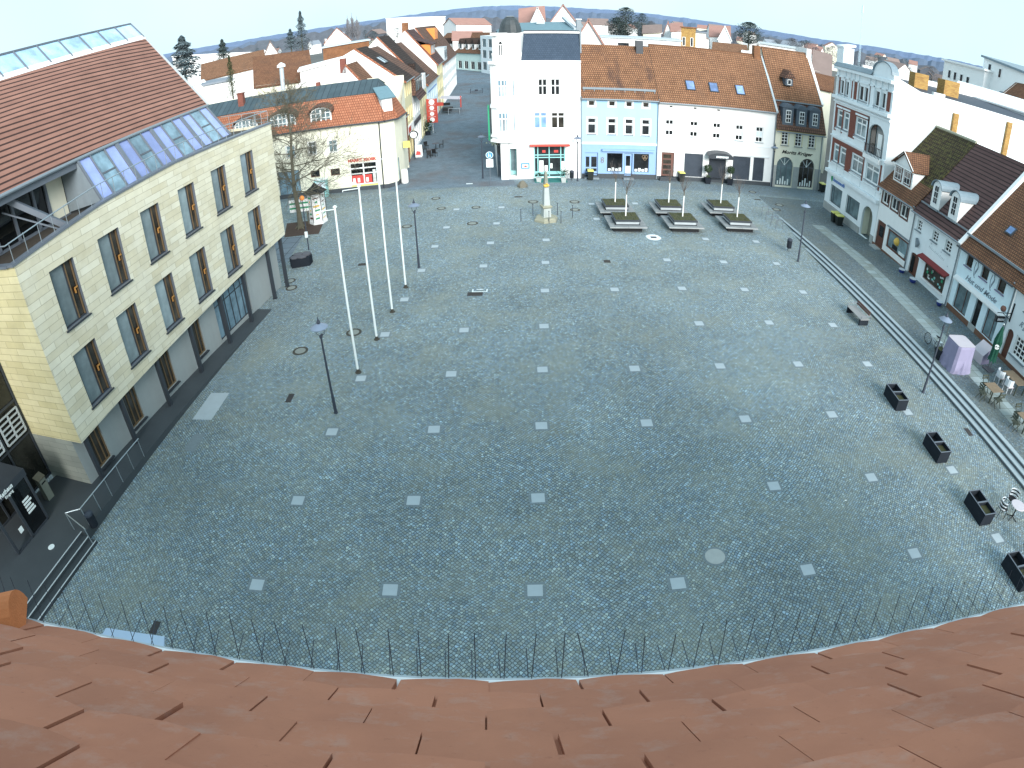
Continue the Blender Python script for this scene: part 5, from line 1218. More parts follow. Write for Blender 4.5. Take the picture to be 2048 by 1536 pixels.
for i, (x, y, w, h, lab) in enumerate([(*(-3.25, 34.09), .9, .5, 'dark iron drain grate left of centre in the square'), (*(4.93, 38.96), .45, .45, 'small dark grate square behind the middle of the square'), (*(-11.21, 23.50), .3, .7, 'rusty narrow drain grate by the near lamp post'), (*(-11.24, 39.35), .6, .4, 'brown drain grate behind the flagpoles'), (*(10.63, 19.90), .3, .5, 'small rusty grate by the right-hand steps') if 0 else (21.4, 19.9, .3, .6, 'rusty grate against the bottom step on the right'), (*(-12.46, 9.90), .3, .55, 'dark drain grate close under the eaves at lower left'), (*(-0.98, 53.89), .7, .3, 'thin dark drain slot left of the milestone'), (*(21.34, 55.72), .7, .3, 'thin dark drain slot right of the planter seats')]):
    t = thing('drain_grate', lab, 'drain grate', (x, y)); b = MB(); b.box(-w / 2, w / 2, -h / 2, h / 2, -.01, .008); b.build('frame', 'iron_grate', t)
    b = MB()
    for k in range(6): b.box(-w / 2 + .04, w / 2 - .04, -h / 2 + h * (k + .3) / 6, -h / 2 + h * (k + .7) / 6, .008, .016)
    b.build('bars', 'manhole_ring', t)
b = MB()
x, y = 8.9, 43.77
b.prism([(x + .55 * math.cos(2 * PI * k / 20) * (1 + .05 * math.sin(5 * k)), y + .62 * math.sin(2 * PI * k / 20)) for k in range(20)], .004, .012)
o = b.build('painted_ring', 'white_marking'); tag(o, 'white oval patch painted around a small dark cover in front of the planter seats', 'marking')
b = MB(); b.box(x - .22, x + .22, y - .16, y + .16, .012, .016); b.build('cover', 'iron_grate', o)
b = MB(); b.box(-3.45, -2.55, 34.35, 34.42, .004, .012); b.box(-3.45, -3.38, 34.42, 34.75, .004, .012); b.box(-2.62, -2.55, 34.42, 34.75, .004, .012); b.box(-3.2, -2.8, 34.68, 34.75, .004, .012); tag(b.build('chalk_marking', 'white_marking'), 'faint white bracket marking beside the dark drain grate', 'marking')
b = MB(); b.box(-5.9, -5.3, 58.6, 58.85, .004, .016); tag(b.build('white_slab', 'white_marking'), 'small bright white slab at the mouth of the street', 'marking')
b = MB(); b.poly([(-.05, 0, .03), (.06, .02, .04), (.04, .07, .03), (-.04, .05, .05)]); o = b.build('litter_scrap', 'white_clean', loc=(*(12.14, 16.03), 0)); tag(o, 'tiny white scrap of paper on the cobbles at right', 'litter')

# flagpoles
fp = thing('flagpole', 'nearest white flagpole with a short banner arm', 'flagpole', (-8.28, 25.66), 0, 'white flagpoles in a row on the left of the square')
b = MB(); b.tube((0, 0, 0), (0, 0, 8.3), .062, .042, 10); b.build('pole', 'pale_pole', fp)
b = MB(); b.tube((.02, 0, 8.22), (-.8, -.06, 8.2), .022, n=6); b.tube((-.8, -.06, 8.2), (-.8, -.06, 8.12), .02, n=6); b.build('banner_arm', 'pale_pole', fp)
b = MB(); b.lathe([(.09, 8.3), (.09, 8.36), (.03, 8.4)], n=10); b.build('cap', 'pale_pole', fp)
b = MB(); b.lathe([(.16, 0), (.16, .03), (.09, .05), (.075, .2)], n=12); b.build('base_collar', 'manhole_ring', fp)
b = MB(); b.tube((-.06, -.02, 1.1), (-.06, -.02, 1.35), .02, n=5); b.tube((-.055, -.01, 1.2), (-.05, 0, 8.1), .006, n=4); b.build('halyard', 'steel', fp)
for p, lab in (((-8.00, 28.87), 'second white flagpole from the camera'), ((-7.75, 32.01), 'third white flagpole from the camera'), ((-7.53, 35.28), 'farthest white flagpole of the row, nearest the street')): dup(fp, p, .05, lab)

# street lamps with a disc shade
lp = thing('street_lamp', 'dark street lamp with disc shade between the town hall and the near flagpole', 'street lamp', (-8.58, 22.33), 0, 'slender dark street lamps')
b = MB(); b.lathe([(.10, 0), (.10, .04), (.075, .06), (.07, .9), (.055, .95), (.05, 2.5), (.04, 3.75)], n=10); b.build('post', 'anthracite', lp)
b = MB(); b.lathe([(.03, 3.72), (.075, 3.78), (.075, 3.86), (.04, 3.9)], n=10); b.ball((.05, 0, 3.9), .06, 8); b.build('collar', 'anthracite', lp)
b = MB()
for s in (-1, 1): b.path([(0, 0, 3.84), (.17 * s, 0, 3.95), (.2 * s, 0, 4.15), (.12 * s, 0, 4.34)], .014, 5)
b.build('bracket', 'anthracite', lp)
b = MB(); b.lathe([(.37, 4.25), (.38, 4.27), (.2, 4.38), (.06, 4.44)], n=20); b.build('shade', 'shade_glass', lp)
b = MB(); b.lathe([(.07, 4.42), (.09, 4.5), (.05, 4.56), (.02, 4.66), (.005, 4.75)], n=10); b.build('finial', 'anthracite', lp)
for p, lab in (((-7.19, 38.37), 'dark street lamp beyond the fourth flagpole'), ((20.37, 23.39), 'dark street lamp at the foot of the right-hand steps, nearest the camera'), ((19.23, 40.28), 'dark street lamp beside the small bin by the right-hand steps'), ((4.49, 59.32), 'dark street lamp between the white corner house and the blue house'), ((24.88, 61.17), 'dark street lamp at the corner of the arched cream house'), ((-4.46, 60.62), 'pale-headed street lamp at the mouth of the shopping street')): dup(lp, p, .9, lab)

# planter seats with young trees
ps = None; rt = random.Random(21)
def young_tree(p, lab, seed):
    rnd = random.Random(seed); t = thing('young_tree', lab, 'tree', (*p, .84), 0, 'young trees with white-painted stems in the planter seats')
    b = MB(); h = 1.75; b.tube((0, 0, -.1), (.02, .01, h), .05, .042, 8); b.build('painted_stem', 'limewash', t)
    b = MB(); b.tube((.02, .01, h), (.03, .02, h + .55), .04, .03, 7); b.build('trunk', 'bark', t)
    b = MB()
    for k in range(11):
        a = rnd.uniform(0, 6.28); r = rnd.uniform(.2, .75); z0 = h + rnd.uniform(.1, .6); z1 = z0 + rnd.uniform(.8, 1.5)
        p0 = Vector((.03, .02, z0)); p1 = Vector((r * .6 * math.cos(a), r * .6 * math.sin(a), (z0 + z1) / 2)); p2 = Vector((r * math.cos(a), r * math.sin(a), z1))
        b.tube(p0, p1, .017, .012, 5); b.tube(p1, p2, .012, .005, 4)
        for _ in range(3): q = p1.lerp(p2, rnd.random()); b.tube(q, q + Vector((rnd.uniform(-.2, .2), rnd.uniform(-.2, .2), rnd.uniform(.1, .35))), .006, .003, 4)
    b.build('crown', 'twig', t)
SEATS = [(*(6.77, 49.57), 'back left'), (*(7.11, 45.96), 'front left'), (*(11.27, 49.94), 'back middle'), (*(11.63, 46.33), 'front middle'), (*(16.01, 50.63), 'back right'), (*(16.36, 46.99), 'front right')]
for i, (x, y, w) in enumerate(SEATS):
    lab = 'square wooden seat platform around a black tree planter, ' + w + ' of the six'
    if ps is None:
        ps = thing('tree_planter', lab, 'planter seat', (x, y), .05, 'planter seats in two rows of three')
        b = MB(); W = 1.4
        for k in range(4): a = k * PI / 2; ca, sa = math.cos(a), math.sin(a); q = [(-W, -W), (W, -W), (.95, -.95), (-.95, -.95)]; b.slab([(x_ * ca - y_ * sa, x_ * sa + y_ * ca, .47) for x_, y_ in q], .1)
        b.build('seat_deck', 'deck_boards', ps)
        b = MB(); b.box(-1.08, 1.08, -1.08, 1.08, 0, .36); b.build('base', 'black_paint', ps)
        b = MB(); b.box(-.93, .93, -.93, .93, .36, .52, 0); b.box(-.86, .86, -.86, .86, .52, .74, 1); b.box(-.97, .97, -.97, .97, .74, .88, 0); b.build('planter_box', ['dark_metal', 'light_metal'], ps)
        b = MB()
        for k in range(8):
            for j in range(8): z = .885 + .05 * random.random(); b.hexa([(-.9 + .225 * k, -.9 + .225 * j, .84), (-.675 + .225 * k, -.9 + .225 * j, .84), (-.675 + .225 * k, -.675 + .225 * j, .84), (-.9 + .225 * k, -.675 + .225 * j, .84)] + [(-.88 + .225 * k, -.88 + .225 * j, z), (-.69 + .225 * k, -.88 + .225 * j, z), (-.69 + .225 * k, -.69 + .225 * j, z), (-.88 + .225 * k, -.69 + .225 * j, z)])
        b.build('soil', 'moss_soil', ps)
    else: dup(ps, (x, y), .05, lab)
    young_tree((x, y), 'bare young tree with white-painted stem in the ' + w + ' planter seat', 50 + i)

# postal milestone with posts around it
t = thing('milestone', 'old carved post milestone with pale shaft and gilded crest on a hexagonal base', 'monument', (1.2, 47.4), .35)
b = MB(); b.lathe([(.95, 0), (.95, .16), (.85, .2), (.8, .32)], n=6); b.build('base', 'milestone_ochre', t)
b = MB(); b.lathe([(.44, .32), (.42, .38), (.40, 1.02), (.40, 1.05)], n=4, rot=PI / 4); b.build('pedestal', 'milestone_pale', t)
b = MB(); b.lathe([(.42, 1.02), (.54, 1.12), (.54, 1.2), (.36, 1.27)], n=4, rot=PI / 4); b.build('cornice', 'milestone_ochre', t)
b = MB(); b.lathe([(.36, 1.25), (.34, 1.3), (.25, 2.65), (.28, 2.7)], n=4, rot=PI / 4); b.build('shaft', 'milestone_pale', t)
b = MB(); b.ball((0, 0, 2.84), .2, 10, sz=.8); b.ball((-.13, -.16, 2.86), .1, 8); b.ball((.13, -.16, 2.86), .1, 8); b.ball((0, -.2, 3.0), .07, 8); b.build('gilded_crest', 'gold', t)
b = MB(); b.lathe([(.22, 2.98), (.2, 3.05), (.13, 3.85), (.12, 3.9), (.02, 4.0)], n=4, rot=PI / 4); b.build('obelisk', 'milestone_grey', t)
po = None
for p in ((-0.71, 47.13), (0.21, 48.47), (1.40, 46.60), (2.30, 46.60), (2.13, 48.71), (3.27, 48.08)):
    if po is None:
        po = thing('guard_post', 'thin dark iron post standing in the ring around the milestone', 'post', p, 0, 'thin posts around the milestone')
        b = MB(); b.tube((0, 0, 0), (0, 0, .95), .028, .024, 7); b.build('shaft', 'anthracite', po)
        b = MB(); b.ball((0, 0, .98), .045, 8); b.build('knob', 'anthracite', po)
    else: dup(po, p)

# bench
t = thing('bench', 'bench with grey wood slats, steel arm rails and dark slab ends beside the right-hand steps', 'bench', (20.0, 31.45), .06)
b = MB()
for k in range(5): b.box(-.42 + .14 * k, -.30 + .14 * k, -.95, .95, .41, .45)
b.build('seat', 'bench_wood', t)
for y in (-.78, .86): b = MB(); b.box(-.4, .28, y - .05, y + .05, 0, .4); b.build('leg', 'granite_side', t)
b = MB()
for k in range(2): b.box(.33 + .03 * k, .37 + .03 * k, -.7, .95, .58 + .14 * k, .69 + .14 * k)
b.build('backrest', 'bench_back', t)
for y in (-.9, .9): b = MB(); b.path([(.34, y, .45), (.36, y, .68), (-.38, y, .62), (-.4, y, .43)], .022, 6); b.build('armrest', 'grey_metal', t)

# bins
def post_bin(p, lab, rz=0, h=1.05, z=0):
    t = thing('litter_bin', lab, 'litter bin', (*p, z), rz)
    b = MB(); b.tube((0, .16, 0), (0, .16, h), .03, n=7); b.build('post', 'anthracite', t)
    b = MB(); b.lathe([(.15, .28), (.19, .32), (.2, .85), (.17, .9)], n=14); b.build('bucket', 'granite_side', t)
    b = MB(); b.lathe([(.21, .9), (.2, 1.0), (.08, 1.06)], n=14); b.build('hood', 'anthracite', t)
post_bin((19.20, 42.20), 'small dark litter bin by the lamp on the right of the square')
post_bin((-17.4, 13.95), 'black litter bin at the top corner of the town hall steps', 1.8)
post_bin((3.95, 59.3), 'dark litter bin at the right end of the corner shop front', 0)
wb = None
for p, rz, lab in (((5.75, 59.75), 0, 'green wheelie bin with yellow lid at the blue house door'), ((14.8, 60.4), .1, 'black wheelie bin with yellow-green lid beside the white house door'), ((30.9, 61.0), .1, 'black wheelie bin with yellow lid at the right arch of the cream house'), ((27.35, 50.55), -PI / 2, 'farther of two yellow-lidded wheelie bins at the brick and white town house'), ((27.4, 49.7), -PI / 2, 'nearer of two yellow-lidded wheelie bins at the brick and white town house')):
    if wb is None:
        wb = thing('wheelie_bin', lab, 'wheelie bin', p, rz, 'yellow-lidded wheelie bins')
        b = MB(); b.hexa([(-.22, -.26, .08), (.22, -.26, .08), (.22, .22, .08), (-.22, .22, .08), (-.29, -.36, .95), (.29, -.36, .95), (.29, .32, .95), (-.29, .32, .95)]); b.build('body', 'bin_black', wb)
        b = MB(); b.hexa([(-.31, -.4, .95), (.31, -.4, .95), (.31, .34, .95), (-.31, .34, .95), (-.27, -.34, 1.03), (.27, -.34, 1.03), (.27, .34, 1.06), (-.27, .34, 1.06)]); b.build('lid', 'yellow_lid', wb)
        for s in (-1, 1): b = MB(); b.tube((s * .25 - .03, .26, .1), (s * .25 + .03, .26, .1), .1, n=12); b.build('wheel', 'black_paint', wb)
        b = MB(); b.tube((-.25, .4, .98), (.25, .4, .98), .02, n=6); b.build('handle', 'bin_black', wb)
    else: dup(wb, p, rz, lab)

# long black planters along the right
pl = None
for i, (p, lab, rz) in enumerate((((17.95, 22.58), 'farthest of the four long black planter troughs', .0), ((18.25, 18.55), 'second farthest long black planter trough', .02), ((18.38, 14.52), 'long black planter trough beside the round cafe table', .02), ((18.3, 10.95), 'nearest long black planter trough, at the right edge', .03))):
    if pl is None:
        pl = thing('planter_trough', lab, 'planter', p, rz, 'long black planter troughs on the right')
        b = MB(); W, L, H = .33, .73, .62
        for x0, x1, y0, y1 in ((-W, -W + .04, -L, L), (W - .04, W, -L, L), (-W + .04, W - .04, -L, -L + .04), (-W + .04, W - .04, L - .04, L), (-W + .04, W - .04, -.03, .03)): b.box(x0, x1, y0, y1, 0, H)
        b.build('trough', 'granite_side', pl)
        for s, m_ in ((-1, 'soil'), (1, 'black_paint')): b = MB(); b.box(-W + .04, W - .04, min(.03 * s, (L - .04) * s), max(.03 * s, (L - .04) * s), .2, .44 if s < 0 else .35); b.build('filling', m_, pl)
        b = MB(); b.box(-W - .012, W + .012, -L - .012, -L + .03, H, H + .02); b.box(-W - .012, W + .012, L - .03, L + .012, H, H + .02); b.box(-W - .012, -W + .03, -L, L, H, H + .02); b.box(W - .03, W + .012, -L, L, H, H + .02); b.box(-W, W, -.035, .035, H, H + .02); b.build('rim', 'grey_metal', pl)
    else: dup(pl, p, rz, lab)

# cafe table with striped chairs (plaza) and a second one at the edge
def round_table(p, lab, z=0):
    t = thing('cafe_table', lab, 'table', (*p, z)); b = MB(); b.lathe([(.36, .71), (.37, .73), (.35, .75)], n=20); b.build('tabletop', 'marble_top', t)
    b = MB(); b.tube((0, 0, .05), (0, 0, .71), .03, n=8)
    for k in range(4): a = k * PI / 2 + .4; b.tube((0, 0, .12), (.3 * math.cos(a), .3 * math.sin(a), .0), .022, .016, 6)
    b.build('pedestal', 'black_paint', t)
def wicker_chair(p, rz, lab, z=0):
    t = thing('cafe_chair', lab, 'chair', (*p, z), rz)
    b = MB(); b.lathe([(.22, .42), (.23, .45), (.2, .47)], n=12); b.build('seat', 'black_paint', t)
    for sx, sy in ((-1, -1), (1, -1), (-1, 1), (1, 1)): b = MB(); b.tube((.15 * sx, .15 * sy, .43), (.19 * sx, .19 * sy, 0), .015, n=5); b.build('leg', 'black_paint', t)
    b = MB()
    for j, z_ in enumerate((.5, .58, .66, .74, .82)):
        for k in range(8):
            a0 = PI * k / 8; a1 = PI * (k + 1) / 8; b.beam((.24 * math.cos(a0), .24 * math.sin(a0), z_), (.24 * math.cos(a1), .24 * math.sin(a1), z_), .02, .05, j % 2)
    b.build('backrest', ['silver_rim', 'black_paint'], t)
round_table((20.15, 13.95), 'round marble-topped cafe table beside the third planter trough')
wicker_chair((19.55, 14.2), 1.2, 'black and white striped cafe chair left of the round table'); wicker_chair((20.45, 14.65), -.3, 'silver-rimmed cafe chair behind the round table')
round_table((19.95, 12.15), 'round pale cafe table cut by the right edge of the view'); wicker_chair((19.6, 11.75), 2.9, 'black cafe chair at the table cut by the right edge')

# wooden terrace tables with folding chairs
def wood_table(p, lab, rz, w=.9, l=.9):
    t = thing('terrace_table', lab, 'table', (*p, .45), rz); b = MB()
    for k in range(8): x = -w / 2 + w * k / 8; b.box(x + .006, x + w / 8 - .006, -l / 2, l / 2, .71, .74)
    b.build('tabletop', 'table_wood', t)
    for sx, sy in ((-1, -1), (1, -1), (-1, 1), (1, 1)): b = MB(); b.box(sx * (w / 2 - .08) - .03, sx * (w / 2 - .08) + .03, sy * (l / 2 - .08) - .03, sy * (l / 2 - .08) + .03, 0, .71); b.build('leg', 'olive_seat', t)
fc = None
def fold_chair(p, rz, lab):
    global fc
    if fc is None:
        fc = thing('terrace_chair', lab, 'chair', (*p, .45), rz, 'folding chairs at the terrace tables')
        b = MB()
        for k in range(4): b.box(-.22, .22, -.2 + .1 * k, -.115 + .1 * k, .44, .465)
        b.build('seat', 'olive_seat', fc)
        b = MB(); b.box(-.22, .22, .2, .225, .66, .74); b.box(-.22, .22, .21, .235, .8, .9); b.build('backrest', 'olive_seat', fc)
        for s in (-1, 1):
            b = MB(); b.beam((.2 * s, -.2, 0), (.2 * s, .22, .92), .03, .03); b.build('frame', 'olive_seat', fc)
            b = MB(); b.beam((.2 * s, .22, 0), (.2 * s, -.18, .45), .03, .03); b.build('leg', 'olive_seat', fc)
    else: dup(fc, (*p, .45), rz, lab)
wood_table((24.25, 22.0), 'square wooden terrace table nearest the covered cabinet', .05); fold_chair((24.2, 21.3), PI, 'olive folding chair on the near side of the first terrace table'); fold_chair((24.3, 22.75), 0, 'olive folding chair on the far side of the first terrace table'); fold_chair((23.5, 22.0), PI / 2, 'olive folding chair on the plaza side of the first terrace table')
wood_table((24.75, 19.3), 'square wooden terrace table cut by the right edge beside the steps', .05); fold_chair((24.7, 18.6), PI, 'olive folding chair on the near side of the second terrace table'); fold_chair((24.8, 20.05), 0, 'olive folding chair on the far side of the second terrace table'); fold_chair((24.0, 19.3), PI / 2, 'olive folding chair on the plaza side of the second terrace table')
wood_table((26.75, 22.9), 'dark wooden table against the inn wall', .05, .9, 1.5)
for p, rz, lab in (((26.1, 23.5), PI / 2, 'white wicker chair at the far end of the inn wall table'), ((26.1, 22.6), PI / 2, 'white wicker chair at the near end of the inn wall table')):
    t = thing('wicker_chair', lab, 'chair', (*p, .45), rz)
    b = MB(); b.box(-.24, .24, -.24, .22, .4, .46); b.build('seat', 'marble_top', t)
    b = MB()
    for k in range(8): a0 = -.2 + (PI + .4) * k / 8; a1 = -.2 + (PI + .4) * (k + 1) / 8; b.beam((.27 * math.cos(a0), .27 * math.sin(a0), .66), (.27 * math.cos(a1), .27 * math.sin(a1), .66), .04, .4)
    b.build('backrest', 'silver_rim', t)
    for sx, sy in ((-1, -1), (1, -1), (-1, 1), (1, 1)): b = MB(); b.tube((.2 * sx, .2 * sy, 0), (.2 * sx, .2 * sy, .42), .02, n=5); b.build('leg', 'silver_rim', t)

# things on the raised pavement
t = thing('covered_cabinet', 'tall square cabinet wrapped in a mauve-grey tarpaulin with pale top', 'covered cabinet', (23.75, 25.25, .45), .0)
b = MB(); n = 28; rnd = random.Random(5); pr = []
for k in range(n):
    a = 2 * PI * k / n; c, s = math.cos(a), math.sin(a); q = .72 / max(abs(c), abs(s)); pr.append((c * q * .95, s * q))
lv = [(0, 1.22, .06), (.25, 1.13, .05), (.8, 1.06, .03), (1.5, 1.0, .015), (1.62, .97, 0)]
rg = [[(x * f + rnd.uniform(-j, j), y * f + rnd.uniform(-j, j), z) for x, y in pr] for z, f, j in lv]
for A_, B_ in zip(rg[:-1], rg[1:]):
    for k in range(n): k2 = (k + 1) % n; b.poly([A_[k], A_[k2], B_[k2], B_[k]])
b.build('tarpaulin_cover', 'tarpaulin', t)
b = MB(); b.poly([(p[0], p[1], p[2] + .004) for p in rg[-1]]); b.build('top_sheet', 'marble_top', t)
b = MB(); b.prism([(x * 1.0, y * 1.0) for x, y in pr], .02, .1); b.build('pallet', 'grey_metal', t)
t = thing('sheeted_armchair', 'low seat under a pale sheet against the hat shop wall, behind the tarpaulin cabinet', 'covered seat', (26.4, 26.0, .45), .1)
b = MB(); b.slab([(-.35, -.5, .55), (.35, -.5, 1.1), (.35, .5, 1.1), (-.35, .5, .55)], .03); b.poly([(-.35, -.5, .55), (-.4, -.55, 0), (-.4, .55, 0), (-.35, .5, .55)]); b.build('sheet', 'marble_top', t)
b = MB(); b.poly([(-.38, -.52, 0), (.4, -.52, 0), (.35, -.5, 1.08), (-.35, -.5, .54)]); b.poly([(.4, -.5, 0), (.4, .5, 0), (.35, .5, 1.08), (.35, -.5, 1.08)]); b.poly([(-.38, .52, 0), (-.35, .5, .54), (.35, .5, 1.08), (.4, .52, 0)]); b.build('side_flap', 'tarpaulin', t)
t = thing('closed_parasol', 'closed dark green parasol with a round white emblem outside the inn', 'parasol', (26.35, 24.9, .45), .1)
b = MB(); b.tube((0, 0, 0), (0, 0, 2.95), .025, n=8); b.build('pole', 'grey_metal', t)
b = MB(); n = 16; lv = [(.72, .26), (.95, .20), (1.4, .20), (1.9, .23), (2.3, .15), (2.75, .06), (2.85, .03)]
rg = [[((f * (1 + .28 * (k % 2) * (1 if f > .1 else 0))) * math.cos(2 * PI * k / n), (f * (1 + .28 * (k % 2))) * math.sin(2 * PI * k / n), z - (.16 * (k % 2) if z < .8 else 0)) for k in range(n)] for z, f in lv]
for A_, B_ in zip(rg[:-1], rg[1:]):
    for k in range(n): k2 = (k + 1) % n; b.poly([A_[k], A_[k2], B_[k2], B_[k]])
b.build('canopy', 'green_canvas', t)
b = MB(); c0 = Vector((-.22, -.22, 1.66)); n_ = Vector((-.7, -.7, .1)).normalized(); a_ = n_.cross(Vector((0, 0, 1))).normalized(); u_ = a_.cross(n_)
for r0, r1, m_ in ((.08, .15, 0),):
    for k in range(14):
        if k % 7 == 6: continue
        t0, t1 = 2 * PI * k / 14, 2 * PI * (k + 1) / 14; b.poly([c0 + a_ * r * math.cos(q) + u_ * r * math.sin(q) + n_ * .06 for r, q in ((r0, t0), (r1, t0), (r1, t1), (r0, t1))], m_)
for dx, dz, r in ((-.02, .02, .05), (.04, -.05, .035), (-.05, -.07, .03)): b.poly([c0 + a_ * (dx + r * math.cos(q)) + u_ * (dz + r * math.sin(q)) + n_ * .065 for q in [2 * PI * k / 8 for k in range(8)]])
b.build('emblem', 'white_clean', t)
b = MB(); b.box(-.3, .3, -.3, .3, 0, .08); b.build('foot', 'granite', t)
b = MB(); b.ball((0, 0, 2.97), .05, 8); b.build('tip', 'pale_pole', t)
t = thing('plant_tub', 'dark square plant tub with a tall bare cane, left of the tarpaulin cabinet', 'planter', (23.05, 26.1, .45), .1)
b = MB(); b.hexa([(-.2, -.2, 0), (.2, -.2, 0), (.2, .2, 0), (-.2, .2, 0), (-.27, -.27, .62), (.27, -.27, .62), (.27, .27, .62), (-.27, .27, .62)]); b.build('tub', 'granite_side', t)
b = MB(); b.box(-.22, .22, -.22, .22, .6, .635); b.build('soil', 'soil', t)
b = MB(); b.tube((.05, 0, .6), (.25, .1, 2.6), .014, .006, 5); b.build('cane', 'bark', t)
t = thing('bicycle', 'parked city bicycle with grey frame behind the right-hand lamp', 'bicycle', (23.3, 27.3, .45), PI / 2 + .12)
for x in (-.52, .54):
    b = MB()
    for k in range(18): a0, a1 = 2 * PI * k / 18, 2 * PI * (k + 1) / 18; b.tube((x + .33 * math.cos(a0), 0, .34 + .33 * math.sin(a0)), (x + .33 * math.cos(a1), 0, .34 + .33 * math.sin(a1)), .019, n=6, m=0)
    w_ = b.build('wheel', 'black_paint', t)
    b = MB()
    for k in range(8): a = 2 * PI * k / 8; b.tube((x, 0, .34), (x + .32 * math.cos(a), 0, .34 + .32 * math.sin(a)), .004, n=3)
    b.build('spokes', 'steel', w_)
b = MB(); b.path([(-.52, 0, .34), (-.1, 0, .3), (.36, 0, .62), (-.2, 0, .52), (-.1, 0, .3)], .018, 6); b.path([(-.52, 0, .34), (-.2, 0, .56)], .013, 5); b.path([(-.22, 0, .5), (-.26, 0, .85)], .015, 6); b.path([(.54, 0, .34), (.38, 0, .65), (.32, 0, .98)], .018, 6); b.build('frame', 'light_metal', t)
b = MB(); b.hexa([(-.42, -.09, .86), (-.42, .09, .86), (-.12, .03, .86), (-.12, -.03, .86), (-.42, -.08, .92), (-.42, .08, .92), (-.12, .02, .9), (-.12, -.02, .9)]); b.build('saddle', 'black_paint', t)
b = MB(); b.path([(.2, -.28, 1.0), (.32, -.15, 1.02), (.34, 0, 1.0), (.32, .15, 1.02), (.2, .28, 1.0)], .014, 5); b.build('handlebar', 'steel', t)
b = MB(); b.box(-.72, -.42, -.1, .1, .7, .72); b.box(-.7, -.44, -.16, -.12, .45, .7); b.build('rack', 'pale_pole', t)
t = thing('sign_stand', 'thin dark bare post frame behind the bicycle', 'post', (24.1, 26.9, .45)); b = MB(); b.path([(0, 0, 0), (0, 0, 1.15)], .014, 5); b.path([(-.3, 0, 1.1), (.3, .05, 1.12)], .01, 5); b.build('post', 'anthracite', t)
pot = None
for p, lab, s in (((27.69, 38.58), 'cobalt blue glazed pot left of the lead-dormer house door', 1.0), ((27.66, 36.81), 'cobalt blue glazed pot right of the lead-dormer house door', 1.1), ((27.77, 33.10), 'dark blue pot with silver rim at the foot of the hat shop end', .9)):
    if pot is None:
        pot = thing('plant_pot', lab, 'plant pot', (*p, .33), 0, 'glazed pots along the right-hand houses')
        b = MB(); b.lathe([(.13, 0), (.17, .03), (.25, .22), (.24, .33), (.27, .36)], n=16); b.build('pot', 'cobalt_glaze', pot)
        b = MB(); b.lathe([(.27, .35), (.28, .38), (.22, .38)], n=16); b.build('rim', 'silver_rim', pot)
        b = MB(); b.lathe([(.02, .3), (.23, .31), (.02, .34)], n=12); b.build('soil', 'soil', pot)
    else: d = dup(pot, (*p, .35 if s > 1 else .42), 0, lab); d.scale = (s, s, s)
br = None
for p, lab in (((20.37, 50.93), 'bicycle hoop farthest from the camera'), ((20.26, 49.57), 'second bicycle hoop from the far end'), ((20.26, 48.29), 'third bicycle hoop from the far end'), ((20.36, 47.33), 'bicycle hoop nearest the head of the steps')):
    if br is None:
        br = thing('bike_hoop', lab, 'bike rack', p, .2, 'steel bicycle hoops at the head of the steps')
        b = MB(); b.path([(-.35, 0, 0), (-.35, 0, .72), (-.28, 0, .8), (.28, 0, .8), (.35, 0, .72), (.35, 0, 0)], .022, 6); b.build('hoop', 'grey_metal', br)
    else: dup(br, p, .2, lab)

# left of the square: tree bed, sign boards, granite box, note post, information column
b = MB(); b.poly([(-19.6, 46.3, .008), (-16.6, 46.45, .008), (-17.2, 50.2, .008), (-20.7, 50.0, .008)]); tag(b.build('tree_bed', 'earth'), 'patch of bare brown earth around the big bare tree', 'tree bed')
t = thing('granite_seat_box', 'dark granite block with split-stone top in front of the paved apron', 'stone block', (-15.95, 40.2), .35)
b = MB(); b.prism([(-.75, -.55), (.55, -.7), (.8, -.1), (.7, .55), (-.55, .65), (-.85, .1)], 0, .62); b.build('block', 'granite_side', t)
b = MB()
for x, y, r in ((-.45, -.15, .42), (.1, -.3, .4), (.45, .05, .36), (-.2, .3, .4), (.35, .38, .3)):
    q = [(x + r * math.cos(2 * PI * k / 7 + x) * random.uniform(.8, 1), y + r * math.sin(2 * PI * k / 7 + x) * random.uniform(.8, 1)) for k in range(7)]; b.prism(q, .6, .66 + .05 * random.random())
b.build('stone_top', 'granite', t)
t = thing('orange_lantern', 'dark post with orange round lantern head and small pale box, by the tree bed', 'post', (-16.30, 42.90))
b = MB(); b.tube((0, 0, 0), (0, 0, 4.0), .05, .04, 8); b.build('post', 'anthracite', t)
b = MB(); b.ball((0, 0, 4.12), .2, 12); b.build('lantern', 'orange_paint', t)
b = MB(); b.box(-.1, .12, -.16, -.04, 1.05, 1.5); b.build('box', 'pale_pole', t)
b = MB(); b.box(.1, .25, -.12, -.08, 1.05, 1.1); b.build('box_bracket', 'anthracite', t)
t = thing('banner_fence', 'white and green striped slatted sign boards on short posts in front of the tree', 'sign', (-18.9, 49.2), .05)
for k in range(3):
    b = MB(); z = 1.2 + .42 * k; b.box(-1.0, .7, -.04, 0, z, z + .26); b.build('slat', 'white_clean', t)
b = MB(); b.box(-1.0, .7, -.02, .01, 1.46, 1.62); b.box(-.95, .7, -.02, .01, 1.88, 2.04); b.build('stripe', 'green_paint', t)
for x in (-.3, .5): b = MB(); b.tube((x, .06, 0), (x, .06, 2.3), .05, n=7); b.build('post', 'bark', t)
t = thing('advertising_column', 'white hexagonal poster column with green pictures and black pointed roof', 'advertising column', (-17.55, 49.5), .3)
b = MB(); b.lathe([(.78, 0), (.78, .25), (.74, .3), (.74, 2.75)], n=6); b.build('drum', 'white_clean', t)
b = MB(); b.lathe([(1.02, 2.72), (1.0, 2.8), (.3, 3.25), (.05, 3.55)], n=6); b.build('roof', 'black_paint', t)
